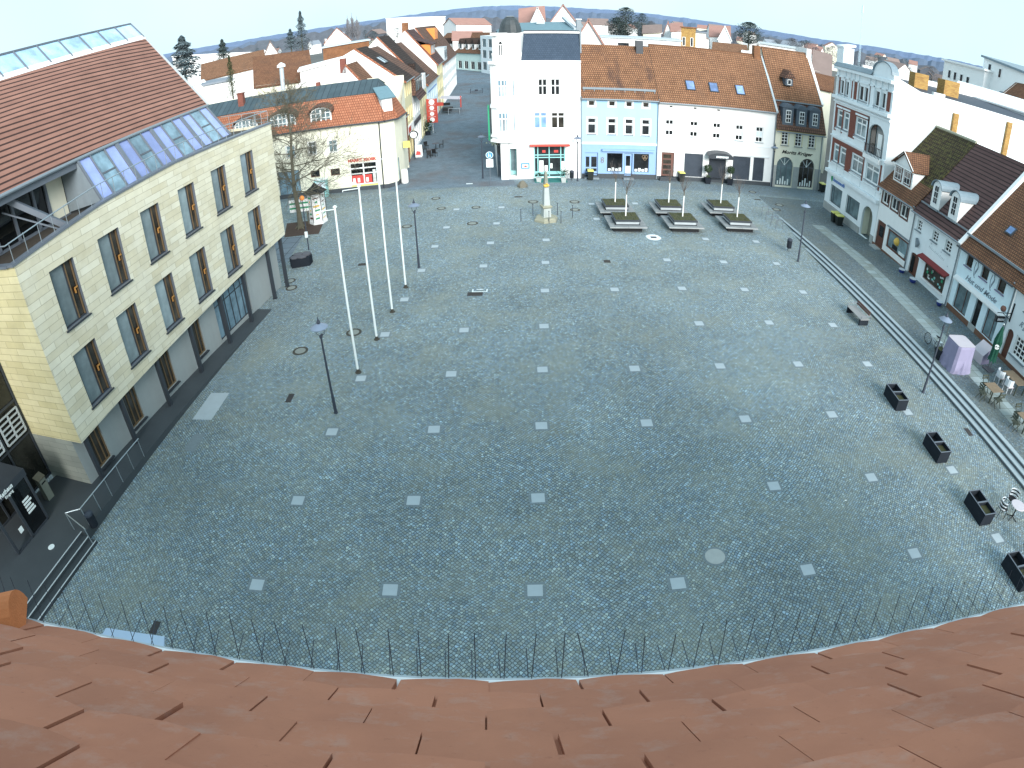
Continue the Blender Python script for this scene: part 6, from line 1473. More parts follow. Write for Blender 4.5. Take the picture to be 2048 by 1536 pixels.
b = MB(); ap = .74 * math.cos(PI / 6) + .012; rnd = random.Random(2)
for k in range(6):
    a = 2 * PI * (k + .5) / 6; n_ = Vector((math.cos(a), math.sin(a), 0)); t_ = Vector((-n_.y, n_.x, 0))
    for j in range(6):
        z = .45 + .36 * j; w0 = rnd.uniform(-.3, -.05); w1 = rnd.uniform(.05, .32); h = rnd.uniform(.1, .24)
        b.poly([n_ * (ap + .002 * j) + t_ * w + Vector((0, 0, zz)) for w, zz in ((w0, z), (w1, z + .05), (w1 * .8, z + h), (w0, z + h * .7))], [0, 1, 0, 2, 0, 1][(j + k) % 6])
b.build('posters', ['green_paint', 'gold', 'brown_paint'], t)
for k in range(6): a = 2 * PI * k / 6; b = MB(); b.tube((.77 * math.cos(a), .77 * math.sin(a), .2), (.77 * math.cos(a), .77 * math.sin(a), 2.75), .025, n=5); b.build('edge_bar', 'black_paint', t)
t = thing('service_cabinet', 'pale turquoise painted utility cabinet against the kiosk building', 'cabinet', (-19.7, 57.6), .05)
b = MB(); b.box(-.62, .62, -.3, .3, 0, 1.75); b.build('cabinet', 'teal_paint', t)
b = MB(); b.box(-.66, .66, -.34, .34, 1.75, 1.85); b.build('lid', 'pale_pole', t)
b = MB(); b.box(-.5, .5, -.315, -.3, .7, 1.6, 0); b.box(-.3, .1, -.325, -.315, .9, 1.4, 1); b.build('painted_panel', ['ice_render', 'marble_top'], t)
t = thing('white_planter_block', 'white rounded planter stone at the chamfered corner of the kiosk building', 'planter', (-12.0, 60.3)); b = MB(); b.lathe([(.32, 0), (.36, .1), (.34, 1.25), (.28, 1.4)], n=12); b.build('body', 'white_clean', t); b = MB(); b.lathe([(.01, 1.36), (.26, 1.4), (.05, 1.44)], n=10); b.build('top', 'cool_render', t)
t = thing('zone_sign', 'round blue pedestrian-zone sign with white text plate on a thin post', 'road sign', (-3.60, 58.10))
b = MB(); b.tube((0, 0, 0), (0, 0, 3.3), .03, n=7); b.build('post', 'grey_metal', t)
b = MB(); b.tube((0, -.035, 2.95), (0, -.06, 2.95), .34, n=20); o = b.build('disc', 'sign_blue', t)
b = MB()
for k in range(20): a0, a1 = 2 * PI * k / 20, 2 * PI * (k + 1) / 20; b.poly([(r * math.cos(a), -.065, 2.95 + r * math.sin(a)) for r, a in ((.29, a0), (.34, a0), (.34, a1), (.29, a1))])
b.box(-.13, -.05, -.07, -.062, 2.78, 3.05); b.box(.02, .1, -.07, -.062, 2.78, 2.98); b.ball((-.09, -.07, 3.12), .045, 6); b.ball((.06, -.07, 3.05), .04, 6); b.build('pictogram', 'pale_pole', o)
b = MB(); b.box(-.32, .32, -.06, -.035, 1.75, 2.55); o = b.build('text_plate', 'pale_pole', t)
b = MB()
for k in range(4): b.box(-.24, .24 - .08 * (k % 2), -.066, -.06, 1.9 + .15 * k, 1.94 + .15 * k)
b.build('plate_text', 'cool_render', o)
t = thing('boulder', 'rough grey-brown boulder near the corner house entrance', 'boulder', (-0.66, 57.17))
b = MB(); rnd = random.Random(9); n = 9; rg = [[(f * math.cos(2 * PI * k / n) * rnd.uniform(.85, 1.1), f * math.sin(2 * PI * k / n) * rnd.uniform(.85, 1.1), z + rnd.uniform(-.04, .04)) for k in range(n)] for z, f in ((-.05, .48), (.2, .46), (.45, .3), (.6, .12))]
for A_, B_ in zip(rg[:-1], rg[1:]):
    for k in range(n): k2 = (k + 1) % n; b.poly([A_[k], A_[k2], B_[k2], B_[k]])
b.poly(rg[-1]); b.build('rock', 'boulder', t)
tp = None
for p, lab in (((17.5, 60.3), 'clipped ball tree in a dark tub left of the arched canopy'), ((19.95, 60.45), 'clipped ball tree in a dark tub right of the arched canopy')):
    if tp is None:
        tp = thing('topiary', lab, 'potted tree', p, 0, 'ball topiaries flanking the shuttered shop door'); rnd = random.Random(3)
        b = MB(); b.hexa([(-.24, -.24, 0), (.24, -.24, 0), (.24, .24, 0), (-.24, .24, 0), (-.32, -.32, .6), (.32, -.32, .6), (.32, .32, .6), (-.32, .32, .6)]); b.build('tub', 'granite_side', tp)
        b = MB(); b.tube((0, 0, .55), (0, 0, 1.3), .035, n=6); b.build('trunk', 'bark', tp)
        b = MB()
        for k in range(420):
            v = Vector((rnd.gauss(0, 1), rnd.gauss(0, 1), rnd.gauss(0, 1))).normalized() * rnd.uniform(.28, .44); c = Vector((0, 0, 1.58)) + v; a_ = Vector((rnd.gauss(0, 1), rnd.gauss(0, 1), rnd.gauss(0, 1))).normalized() * .07; n_ = v.cross(a_).normalized() * .05
            b.poly([c - a_, c + n_, c + a_, c - n_])
        for k in range(60): v = Vector((rnd.gauss(0, 1), rnd.gauss(0, 1), .3)).normalized() * rnd.uniform(.1, .3); c = Vector((0, 0, .66)) + v * .9; b.poly([c, c + Vector((.06, .02, .05)), c + Vector((.0, .07, .1))])
        b.build('crown', 'bush_leaf', tp)
    else: dup(tp, p, 1.3, lab)
for p, h, lab in (((.85, 58.8), .45, 'small evergreen in a pale pot at the left of the corner shop'), ((3.15, 58.75), .95, 'bushy evergreen in a white pot at the right of the corner shop')):
    t = thing('potted_shrub', lab, 'potted shrub', p); rnd = random.Random(int(h * 100))
    b = MB(); b.hexa([(-.18, -.18, 0), (.18, -.18, 0), (.18, .18, 0), (-.18, .18, 0), (-.25, -.25, .5), (.25, -.25, .5), (.25, .25, .5), (-.25, .25, .5)]); b.build('pot', 'milestone_pale', t)
    b = MB()
    for k in range(int(260 * h)):
        v = Vector((rnd.gauss(0, .2 + .12 * h), rnd.gauss(0, .2 + .12 * h), rnd.gauss(0, .2 * h))); c = Vector((0, 0, .5 + .5 * h)) + v; a_ = Vector((rnd.uniform(-.09, .09), rnd.uniform(-.09, .09), .06)); b.poly([c, c + a_, c + Vector((.05, -.06, .09))])
    b.build('leaves', 'bush_leaf', t)

# down the street: cafe, clock, pharmacy-style tower sign, market stand, bench
t = thing('post_clock', 'round white street clock with black rim on a post at the yellow house', 'clock', (-12.75, 70.9))
b = MB(); b.tube((0, 0, 0), (0, 0, 2.5), .06, n=8); b.build('post', 'anthracite', t)
b = MB(); b.tube((0, .12, 2.95), (0, -.12, 2.95), .48, n=20); o = b.build('case', 'black_paint', t)
b = MB(); b.tube((0, -.12, 2.95), (0, -.135, 2.95), .39, n=20); b.build('dial', 'pale_pole', o)
b = MB(); b.beam((0, -.15, 2.95), (.02, -.15, 3.2), .03, .01); b.beam((0, -.15, 2.95), (.24, -.15, 2.9), .025, .01); b.build('hands', 'black_paint', o)
t = thing('tower_sign', 'tall red vertical shop sign with four white round symbols in the street', 'sign', (-13.0, 87.5))
b = MB(); b.box(-.75, .75, -.1, .1, 1.5, 5.0); b.build('board', 'red_paint', t)
for k, r in enumerate((.34, .3, .32, .4)): b = MB(); b.tube((0, -.1, 1.95 + .86 * k), (0, -.13, 1.95 + .86 * k), r, n=12); b.box(-.5, .5, -.115, -.1, 2.36 + .86 * k, 2.4 + .86 * k); b.build('symbol', 'pale_pole', t)
b = MB(); b.box(.75, 1.6, -.08, .08, 3.9, 4.4, 0); b.box(1.6, 2.5, -.05, .05, 3.9, 4.3, 1); b.build('side_arm', ['red_paint', 'black_paint'], t)
b = MB(); b.tube((0, 0, 0), (0, 0, 1.5), .08, n=6); b.build('post', 'light_metal', t)
t = thing('a_board', 'white cafe advertising board with red picture among black cafe chairs', 'advertising board', (-12.49, 71.94))
b = MB(); b.slab([(-.42, -.35, .05), (.42, -.35, .05), (.42, .0, 1.5), (-.42, .0, 1.5)], .04, 0); b.slab([(.42, .35, .05), (-.42, .35, .05), (-.42, .0, 1.5), (.42, .0, 1.5)], .04, 0); b.build('board', 'pale_pole', t)
b = MB(); b.slab([(-.3, -.3, .3), (.3, -.3, .3), (.25, -.2, .7), (-.2, -.18, .8)], .01, 0); b.build('picture', 'poster_red', t)
def street_cafe(p, lab, rz, n):
    t = thing('cafe_table', lab, 'table', p, rz); b = MB(); b.lathe([(.45, .7), (.46, .74)], n=12); b.build('tabletop', 'granite', t); b = MB(); b.tube((0, 0, 0), (0, 0, .7), .04, n=6); b.lathe([(.28, 0), (.26, .04), (.04, .06)], n=10); b.build('pedestal', 'black_paint', t)
sc = None
for p, lab in (((-11.16, 72.38), 'nearest dark cafe table outside the yellow house'), ((-11.07, 76.00), 'farther dark cafe table outside the yellow house')): street_cafe(p, lab, 0, 3)
for p, rz, lab in (((-12.15, 74.29), 1.6, 'black street cafe chair behind the advertising board'), ((-12.27, 76.34), .6, 'black street cafe chair nearest the house wall'), ((-10.61, 71.70), 2.8, 'black street cafe chair nearest the square'), ((-10.50, 76.74), -1.5, 'black street cafe chair farthest into the street'), ((-11.20, 71.08), 3.4, 'black street cafe chair in front of the near table')):
    if sc is None:
        sc = thing('street_chair', lab, 'chair', p, rz, 'black cafe chairs in the street'); b = MB(); b.box(-.24, .24, -.24, .24, .42, .47); b.build('seat', 'black_paint', sc)
        b = MB(); b.box(-.24, .24, .2, .25, .5, .95); b.build('backrest', 'black_paint', sc)
        for sx, sy in ((-1, -1), (1, -1), (-1, 1), (1, 1)): b = MB(); b.tube((.2 * sx, .2 * sy, 0), (.2 * sx, .2 * sy, .42), .025, n=5); b.build('leg', 'black_paint', sc)
    else: dup(sc, p, rz, lab)
t = thing('market_stand', 'street stall with pink awning and red banner beside the ice blue house', 'stall', (-12.6, 106))
b = MB(); b.slab([(-1.6, -1.8, 2.9), (1.7, -1.8, 2.6), (1.7, 1.8, 2.6), (-1.6, 1.8, 2.9)], .06); b.build('awning', 'marble_top', t)
for x, y in ((-1.5, -1.6), (1.5, -1.6), (1.5, 1.6), (-1.5, 1.6)): b = MB(); b.tube((x, y, 0), (x, y, 2.7), .04, n=5); b.build('post', 'grey_metal', t)
b = MB(); b.box(-1.3, .2, -1, 1, .5, 1.0); b.build('counter', 'black_paint', t)
b = MB(); b.box(1.55, 1.75, -.05, .05, .9, 2.9); b.build('banner', 'red_paint', t)
b = MB(); b.path([(-.2, -1.9, 0), (-.2, -1.9, 1), (1.6, -1.9, 1), (1.6, -1.9, 0)], .03, 5); b.build('barrier', 'light_metal', t)
t = thing('street_bench', 'dark low bench with hoop ends standing in the middle of the street', 'bench', (-10.47, 133.32))
b = MB(); b.box(-1.0, 1.0, -.3, .3, .4, .5); b.build('seat', 'anthracite', t)
for s in (-1, 1): b = MB(); b.path([(1.2 * s, -.3, 0), (1.2 * s, -.3, 1.0), (1.2 * s, .3, 1.0), (1.2 * s, .3, 0)], .04, 5); b.build('hoop', 'anthracite', t)
b = MB(); b.box(-.3, .3, -.3, .3, .5, .8); b.build('backrest', 'anthracite', t)
t = thing('street_shrub', 'dark rounded shrub in the street past the red tower sign', 'shrub', (-13.50, 85.98)); rnd = random.Random(1)
b = MB(); b.lathe([(.35, 0), (.4, .5)], n=8); b.build('pot', 'granite_side', t)
b = MB()
for k in range(260): v = Vector((rnd.gauss(0, .33), rnd.gauss(0, .33), rnd.gauss(0, .5))); c = Vector((0, 0, 1.2)) + v; b.poly([c, c + Vector((rnd.uniform(-.2, .2), rnd.uniform(-.2, .2), .1)), c + Vector((.1, -.1, .2))])
b.build('leaves', 'bush_leaf', t)
t = thing('flower_basket', 'pale flower basket hanging at the corner house above the street', 'hanging basket', (-3.0, 61.2, 3.6)); rnd = random.Random(8)
b = MB(); b.lathe([(.15, -.3), (.3, 0)], n=8); b.build('basket', 'bark', t); b = MB()
for k in range(240): c = Vector((rnd.gauss(0, .45), rnd.gauss(0, .3), rnd.gauss(.05, .16))); b.poly([c, c + Vector((rnd.uniform(-.14, .14), rnd.uniform(-.14, .14), .05)), c + Vector((.05, -.1, .12))])
b.build('foliage', 'pale_flower', t)
# pale canopy below the eaves at lower left
t = thing('market_canopy', 'pale blue flat canopy just below the camera roof at lower left', 'canopy', (-11.2, 8.05))
b = MB(); b.slab([(-1.2, -.9, 2.4), (1.4, -.9, 2.4), (1.05, .12, 2.4), (-1.1, .0, 2.4)], .05); b.slab([(-1.1, 0, 2.4), (1.05, .12, 2.4), (1.1, .2, 2.15), (-1.2, .08, 2.15)], .02); b.build('cover', 'blue_canvas', t)
for x, y in ((-1.1, -.8), (1.25, -.8), (1.0, .05), (-1.05, -.05)): b = MB(); b.tube((x, y, 0), (x, y, 2.38), .03, n=6); b.build('post', 'light_metal', t)

# ------------------------------------------------------------------ trees
def bare_tree(name, label, base, H, spread, seed, mat='bark', trunk_r=.22, levels=5, n0=17, group=None, zlow=.28, nest=False):
    rnd = random.Random(seed); t = thing(name, label, 'tree', base, 0, group)
    tr = MB(); cr = MB(); pts = []
    p = Vector((0, 0, 0)); zs = [0, .12, .3, .5, .68, .84, 1.0]
    for k, z in enumerate(zs): pts.append(Vector((rnd.uniform(-.12, .12) * k * .5, rnd.uniform(-.12, .12) * k * .5, H * z)))
    rad = lambda q: max(.02, trunk_r * (1 - q) ** .85 + .012)
    for k in range(len(zs) - 1): tr.tube(pts[k], pts[k + 1], rad(zs[k]) * (1.35 if k == 0 else 1), rad(zs[k + 1]), 9, caps=False)
    for k in range(6): a = k * PI / 3 + .3; tr.tube((.1 * math.cos(a), .1 * math.sin(a), .35), (.5 * math.cos(a), .5 * math.sin(a), -.02), trunk_r * .5, .05, 5)
    tr.build('trunk', mat, t)
    def at(q):
        for k in range(len(zs) - 1):
            if zs[k] <= q <= zs[k + 1]: return pts[k].lerp(pts[k + 1], (q - zs[k]) / (zs[k + 1] - zs[k]))
        return pts[-1]
    def grow(p, d, L, r, lev):
        q = p; n = 4 if lev < 2 else 3; dd = d.copy(); mids = []
        for i in range(n):
            dd = (dd + Vector((rnd.gauss(0, .14), rnd.gauss(0, .14), rnd.gauss(.05, .10)))).normalized()
            nq = q + dd * (L / n); r1 = r * (1 - .22)
            cr.tube(q, nq, r, r1, 5 if lev < 2 else 4 if lev < 3 else 3, caps=False); mids.append((nq, dd.copy(), r1)); q = nq; r = r1
        if lev >= levels - 1: return
        for i, (m_, dm, rm) in enumerate(mids):
            for _ in range(2 if lev > 0 else 2):
                a = rnd.uniform(.35, .95); ax = Vector((rnd.gauss(0, 1), rnd.gauss(0, 1), rnd.gauss(0, .6))).normalized()
                nd = (Matrix.Rotation(a, 3, ax) @ dm).normalized()
                grow(m_, nd, L * rnd.uniform(.40, .62), max(.010, rm * .66), lev + 1)
    for k in range(n0):
        q = zlow + (1 - zlow) * (k + .5) / n0 * .97; az = k * 2.4 + rnd.uniform(-.4, .4)
        reach = spread * (1.0 - .78 * max(0, (q - .45)) / .55) * rnd.uniform(.8, 1.1) * (1 if q > zlow + .05 else .8)
        el = rnd.uniform(-.05, .35) + .7 * max(0, q - .5)
        d = Vector((math.cos(az) * math.cos(el), math.sin(az) * math.cos(el), math.sin(el)))
        grow(at(q), d, reach * .78, max(.02, rad(q) * .42), 1)
    cr.build('crown', mat, t)
    if nest:
        b = MB(); c = at(.86) + Vector((-.25, 0, 0))
        for k in range(90): v = Vector((rnd.gauss(0, .2), rnd.gauss(0, .2), rnd.gauss(0, .16))); w = Vector((rnd.gauss(0, 1), rnd.gauss(0, 1), rnd.gauss(0, .5))).normalized() * .25; b.tube(c + v - w, c + v + w, .015, n=3)
        b.build('nest', 'bark', t)
    return t
bare_tree('bare_tree', 'large bare tree with bird nest in front of the kiosk building', (-18.81, 48.36), 12.0, 5.4, 12, trunk_r=.20, levels=5, n0=32, zlow=.26, nest=True)
def leafy(name, label, base, H, R, mat, seed, n=420, shape='cone', z0=.1, group=None, tr='bark', leaf=.36):
    rnd = random.Random(seed); t = thing(name, label, 'tree', base, 0, group)
    b = MB(); b.tube((0, 0, -6 if len(base) > 2 else 0), (0, 0, H * .75), R * .09 + .06, .04, 6); b.build('trunk', tr, t)
    b = MB()
    for k in range(n):
        q = rnd.random() ** (.8 if shape == 'cone' else 1); z = H * (z0 + (1 - z0) * q)
        r = R * ((1 - q) ** .8 * (.75 + .25 * math.sin(q * 34)) if shape == 'cone' else math.sqrt(max(.02, 1 - (2 * q - 1) ** 2)) * (.8 + .2 * math.sin(k)) if shape == 'round' else (.35 + .65 * math.sin(PI * min(1, q * 1.1 + .1))))
        a = rnd.uniform(0, 6.283); rr = r * rnd.random() ** .45; c = Vector((rr * math.cos(a), rr * math.sin(a), z)); s = leaf * R * rnd.uniform(.10, .26)
        u = Vector((math.cos(a), math.sin(a), -.35 if shape == 'cone' else rnd.uniform(-.5, .7))).normalized() * s; w = Vector((-math.sin(a), math.cos(a), rnd.uniform(-.4, .4))) * s * .55
        b.poly([c - u * .5, c + w, c + u, c - w])
    b.build('crown', mat, t); return t

# ------------------------------------------------------------------ houses and trees behind the square
def bg(name, label, L, R, depth, rise=0, wall='white_clean', roof='red_far_roof', wins=(), kind='gable_side', group=None, cat='house', ov=.3, zb=-1):
    """building whose front eaves run from L to R (3-D points); rise = ridge above eaves; gable_side: ridge along the front"""
    A = Vector(L[:2]); D_ = Vector(R[:2]) - A; W = D_.length; ang = math.atan2(D_.y, D_.x)
    t = thing(name, label, cat, (A.x, A.y, 0), ang, group); zl, zr = L[2], R[2]; ze = (zl + zr) / 2
    b = MB(); y = depth
    if kind == 'gable_front': b.poly([(0, 0, zb), (W, 0, zb), (W, 0, ze), (W / 2, 0, ze + rise), (0, 0, ze)])
    else: b.poly([(0, 0, zb), (W, 0, zb), (W, 0, zr), (0, 0, zl)])
    sl = [(0, y, zb), (0, 0, zb), (0, 0, zl)] + ([(0, y / 2, zl + rise)] if kind == 'gable_side' and rise else []) + [(0, y, zl)]
    sr = [(W, 0, zb), (W, y, zb), (W, y, zr)] + ([(W, y / 2, zr + rise)] if kind == 'gable_side' and rise else []) + [(W, 0, zr)]
    b.poly(sl); b.poly(sr); b.poly([(W, y, zb), (0, y, zb), (0, y, zl), (W, y, zr)]); b.build('wall', wall, t)
    b = MB()
    if not rise: b.slab([(-ov, -ov, zl + .15), (W + ov, -ov, zr + .15), (W + ov, y + ov, zr + .15), (-ov, y + ov, zl + .15)], .25)
    elif kind == 'gable_side':
        k = rise / (y / 2)
        b.slab([(-ov, -ov, zl - ov * k), (W + ov, -ov, zr - ov * k), (W + ov, y / 2, zr + rise), (-ov, y / 2, zl + rise)], .18); b.slab([(W + ov, y + ov, zr - ov * k), (-ov, y + ov, zl - ov * k), (-ov, y / 2, zl + rise), (W + ov, y / 2, zr + rise)], .18)
    else:
        k = rise / (W / 2)
        b.slab([(-ov, y + ov, ze - ov * k), (-ov, -ov, ze - ov * k), (W / 2, -ov, ze + rise), (W / 2, y + ov, ze + rise)], .18); b.slab([(W + ov, -ov, ze - ov * k), (W + ov, y + ov, ze - ov * k), (W / 2, y + ov, ze + rise), (W / 2, -ov, ze + rise)], .18)
    b.build('roof', roof, t)
    for u0, u1, z0, z1 in wins:
        f = MB(); f.box(u0 * W, u1 * W, -.06, .02, z0, z1); o = f.build('window', 'white_paint', t); g = MB(); d = .1; g.poly([(u0 * W + d, -.075, z0 + d), (u1 * W - d, -.075, z0 + d), (u1 * W - d, -.075, z1 - d), (u0 * W + d, -.075, z1 - d)]); g.build('pane', 'dark_glass', o)
    return t
def grid(n, z0, z1, a=.08, b=.92, f=.5):
    w = (b - a) / n; return [(a + w * k + w * (1 - f) / 2, a + w * k + w * (1 + f) / 2, z0, z1) for k in range(n)]
# left of the street
bg('white_hall', 'big blank white hall on the far left horizon behind the town hall roof', (-87.0, 146.0, 18.34), (-63.0, 157.9, 13.69), 30, 0, roof='white_clean', cat='hall')
bg('gabled_annex', 'white gabled annex at the right end of the far left hall', (-58.1, 138.3, 14.97), (-55.2, 139.5, 12.90), 14, 3.0, kind='gable_front', roof='brown_far_roof')
bg('orange_long_house', 'long house with orange roof and round gable window behind the kiosk building', (-50.0, 92.4, 12.45), (-40.7, 96.8, 12.72), 14, 2.6, wall='white_clean', roof='old_red_tiles')
bg('roof_garden_house', 'white flat-roofed house with wide glazing and roof terrace behind the kiosk', (-39.9, 73.9, 12.45), (-36.7, 75.6, 12.30), 10, 0, roof='grey_far_roof', wins=[(.3, .95, 7.2, 9.0)])
bg('small_white_block', 'small white block between town hall roof and the roof terrace house', (-45.0, 77.9, 12.71), (-42.7, 79.2, 12.55), 9, 0, roof='white_clean', wins=[(.5, .9, 6.5, 8.0)])
bg('brown_roof_house', 'house with tall weathered brown roof and metal flue behind the kiosk', (-34.7, 78.7, 10.67), (-27.8, 81.4, 10.22), 12, 4.0, wall='cream_render', roof='plain_tiles')
t = thing('metal_flue', 'tall shiny metal flue with a cap in front of the brown roof', 'chimney', (*(-29.9, 76.3, 10.02)[:2], 0)); z = (-29.7, 76.4, 12.86)[2]
b = MB(); b.tube((0, 0, 4), (0, 0, z), .28, n=10); b.build('pipe', 'light_metal', t); b = MB(); b.lathe([(.55, z - .1), (.55, z + .2), (.1, z + .5)], n=10); b.build('cap', 'pale_pole', t)
bg('white_rear_block', 'white rear building with shed roof between brown roof and yellow house', (-27.1, 75.3, 11.90), (-21.8, 77.0, 12.54), 8, 0, roof='white_clean')
bg('brick_range', 'old brown brick range with pale coping behind the yellow house', (-37.9, 119.1, 13.53), (-29.4, 121.5, 13.87), 12, 0, wall='orange_brick', roof='light_metal')
bg('red_gable_villa', 'white villa with orange-red roof and gable behind the brick range', (-55.6, 176.5, 14.99), (-48.4, 178.6, 12.64), 12, 4.2, kind='gable_front', roof='bright_tiles', wins=[(.25, .42, 10.5, 12), (.6, .8, 10.2, 11.5)])
bg('distant_white_hall', 'very long bright white hall on the horizon above the street houses', (-62.5, 293.4, 20.58), (-36.3, 297.8, 19.06), 40, 0, roof='white_clean', cat='hall')
bg('three_dormer_house', 'white house with red roof and three white dormers left of the domed turret', (-23.1, 218.8, 15.24), (-11.9, 224.7, 14.41), 12, 2.5, wins=grid(4, 8, 9.6), roof='red_far_roof')
bg('low_roof_house', 'red-roofed house above the far end of the street', (-22.8, 203.7, 9.92), (-13.6, 204.5, 9.38), 12, 3, roof='red_far_roof')
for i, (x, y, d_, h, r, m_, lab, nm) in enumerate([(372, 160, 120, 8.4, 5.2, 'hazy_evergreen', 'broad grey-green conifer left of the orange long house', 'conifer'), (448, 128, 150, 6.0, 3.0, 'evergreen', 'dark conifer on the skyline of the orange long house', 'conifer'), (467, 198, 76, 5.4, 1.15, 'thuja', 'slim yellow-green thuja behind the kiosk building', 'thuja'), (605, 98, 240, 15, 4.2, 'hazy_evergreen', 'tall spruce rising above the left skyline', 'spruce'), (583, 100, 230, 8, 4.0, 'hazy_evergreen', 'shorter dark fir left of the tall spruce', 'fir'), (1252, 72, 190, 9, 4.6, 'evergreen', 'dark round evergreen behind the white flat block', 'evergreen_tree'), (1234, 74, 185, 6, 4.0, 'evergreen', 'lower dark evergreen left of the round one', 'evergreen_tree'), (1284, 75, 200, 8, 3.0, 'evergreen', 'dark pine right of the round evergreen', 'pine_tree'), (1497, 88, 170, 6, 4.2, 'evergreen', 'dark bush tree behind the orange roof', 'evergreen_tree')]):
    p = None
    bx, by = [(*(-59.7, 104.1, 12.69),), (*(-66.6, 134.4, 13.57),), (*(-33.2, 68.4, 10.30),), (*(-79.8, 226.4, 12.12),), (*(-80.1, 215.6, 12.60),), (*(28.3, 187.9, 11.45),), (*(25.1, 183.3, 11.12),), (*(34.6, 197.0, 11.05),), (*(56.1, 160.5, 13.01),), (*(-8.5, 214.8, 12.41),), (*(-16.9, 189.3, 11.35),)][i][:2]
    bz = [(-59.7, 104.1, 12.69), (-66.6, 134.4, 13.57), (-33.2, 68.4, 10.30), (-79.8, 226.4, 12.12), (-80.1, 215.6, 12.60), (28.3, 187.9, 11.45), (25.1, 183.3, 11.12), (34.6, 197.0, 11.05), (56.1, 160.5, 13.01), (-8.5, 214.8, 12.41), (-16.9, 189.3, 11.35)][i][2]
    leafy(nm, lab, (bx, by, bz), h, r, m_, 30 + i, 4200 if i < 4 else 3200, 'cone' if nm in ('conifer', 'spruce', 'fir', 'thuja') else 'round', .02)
for i, (p, h, lab) in enumerate((((-67.6, 245.9, 12.35), 10.5, 'leftmost bare poplar of the skyline group'), ((-66.7, 249.2, 12.48), 11.5, 'middle bare poplar of the skyline group'), ((-64.1, 246.8, 12.25), 9.5, 'rightmost bare poplar of the skyline group'))):
    t = thing('poplar', lab, 'tree', p, 0, 'bare poplars on the skyline'); rnd = random.Random(70 + i)
    b = MB(); b.tube((0, 0, -4), (0, 0, h), .3, .05, 5); b.build('trunk', 'bare_crown', t); b = MB()
    for k in range(150):
        q = rnd.random(); a = rnd.uniform(0, 6.28); r = 2.1 * math.sin(PI * min(1, q + .15)) * rnd.random() ** .5; c = Vector((r * .4 * math.cos(a), r * .4 * math.sin(a), h * q * .85)); b.tube(c, c + Vector((r * .7 * math.cos(a), r * .7 * math.sin(a), 2.2)), .09, .03, 3, caps=False)
    b.build('crown', 'bare_crown', t)
# behind and right of the corner house
bg('red_roof_villa', 'white villa with red hipped roof and gable, just right of the domed turret', (-1.1, 120.0, 15.28), (3.2, 120.0, 15.84), 10, 3.0, roof='red_far_roof', wins=[(.62, .7, 14.6, 15.6)])
bg('white_gable_villa', 'white villa gable on the skyline right of the red roofed villa', (0.8, 112.0, 15.86), (3.1, 112.0, 15.48), 10, 2.6, kind='gable_front', roof='white_clean')
bg('big_gable_house', 'large white gable with red verge above the slate mansard', (3.4, 104.9, 15.34), (8.3, 104.7, 14.88), 12, 3.6, kind='gable_front', roof='red_far_roof')
bg('side_gable_house', 'white gable sloping down right behind the dark chimney', (5.2, 77.8, 12.56), (9.3, 77.4, 12.57), 12, 3.6, kind='gable_front', roof='red_far_roof')
bg('white_flat_block', 'long white flat-roofed block with dark ribbon windows behind the blue house', (12.8, 124.3, 12.50), (28.9, 121.6, 12.82), 16, 0, roof='light_metal', wins=[(.26, .4, 10.3, 11.7), (.46, .66, 10.0, 11.3)], cat='building')
bg('brick_tower_house', 'slim orange and yellow brick tower house behind the long red roof', (31.9, 134.3, 15.67), (34.8, 133.5, 15.74), 8, 0, wall='yellow_brick', roof='orange_brick', wins=[(.1, .3, 8, 10), (.65, .85, 8, 10), (.1, .3, 11.5, 13.5), (.65, .85, 11.5, 13.5)], cat='tower')
bg('tower_wing', 'white wing attached right of the brick tower house', (35.3, 135.5, 14.83), (37.5, 134.9, 14.85), 8, 0, roof='grey_far_roof', wins=grid(2, 8, 10))
bg('twin_gable_house', 'white twin-gabled house left of the brick tower', (33.8, 161.5, 13.56), (36.0, 161.0, 13.77), 12, 3.2, kind='gable_front', roof='red_far_roof')
bg('white_step_house', 'white house touching the left side of the brick tower', (33.6, 151.3, 14.39), (36.0, 150.8, 14.88), 10, 2, roof='red_far_roof')
bg('mansion_house', 'pale house with brown roof and little turret left of the twin gables', (32.3, 182.2, 12.81), (37.2, 181.2, 13.52), 12, 2.4, roof='brown_far_roof', wall='cream_render', wins=grid(4, 7.5, 9.5))
bg('red_roof_cottage', 'red-roofed house with white gable right of the brick tower', (45.1, 158.7, 13.96), (49.9, 157.3, 14.59), 10, 2.8, roof='red_far_roof', wins=grid(3, 7.5, 9))
bg('white_end_gable', 'white gable end beside the red-roofed cottage', (45.2, 151.4, 13.78), (48.1, 150.5, 14.17), 6, 3.2, kind='gable_front', roof='white_clean')
bg('orange_shed_roof', 'low house with orange roof and two roof windows just behind the long red roof', (23.5, 80.6, 12.83), (27.4, 79.4, 12.97), 8, 1.3, roof='old_red_tiles')
bg('white_shed', 'white roof slab beside the orange roof behind the arched house', (26.5, 77.6, 13.41), (28.7, 76.8, 13.22), 6, 0, roof='white_clean')
bg('pale_flat_roof', 'pale flat roof strip behind the arched house ridge', (34.6, 93.8, 14.65), (40.3, 91.5, 14.69), 10, 0, roof='light_metal')
bg('gap_house', 'small house with brown roof in the gap between arched house and brick town house', (40.3, 86.0, 11.97), (42.5, 85.0, 11.68), 8, 3, roof='brown_far_roof', wall='cream_render')
bg('red_gap_roof', 'dark red tiled roof right behind the arched house', (34.1, 72.4, 10.59), (36.0, 71.4, 10.50), 5, 1.6, roof='plain_tiles', wall='cream_render')
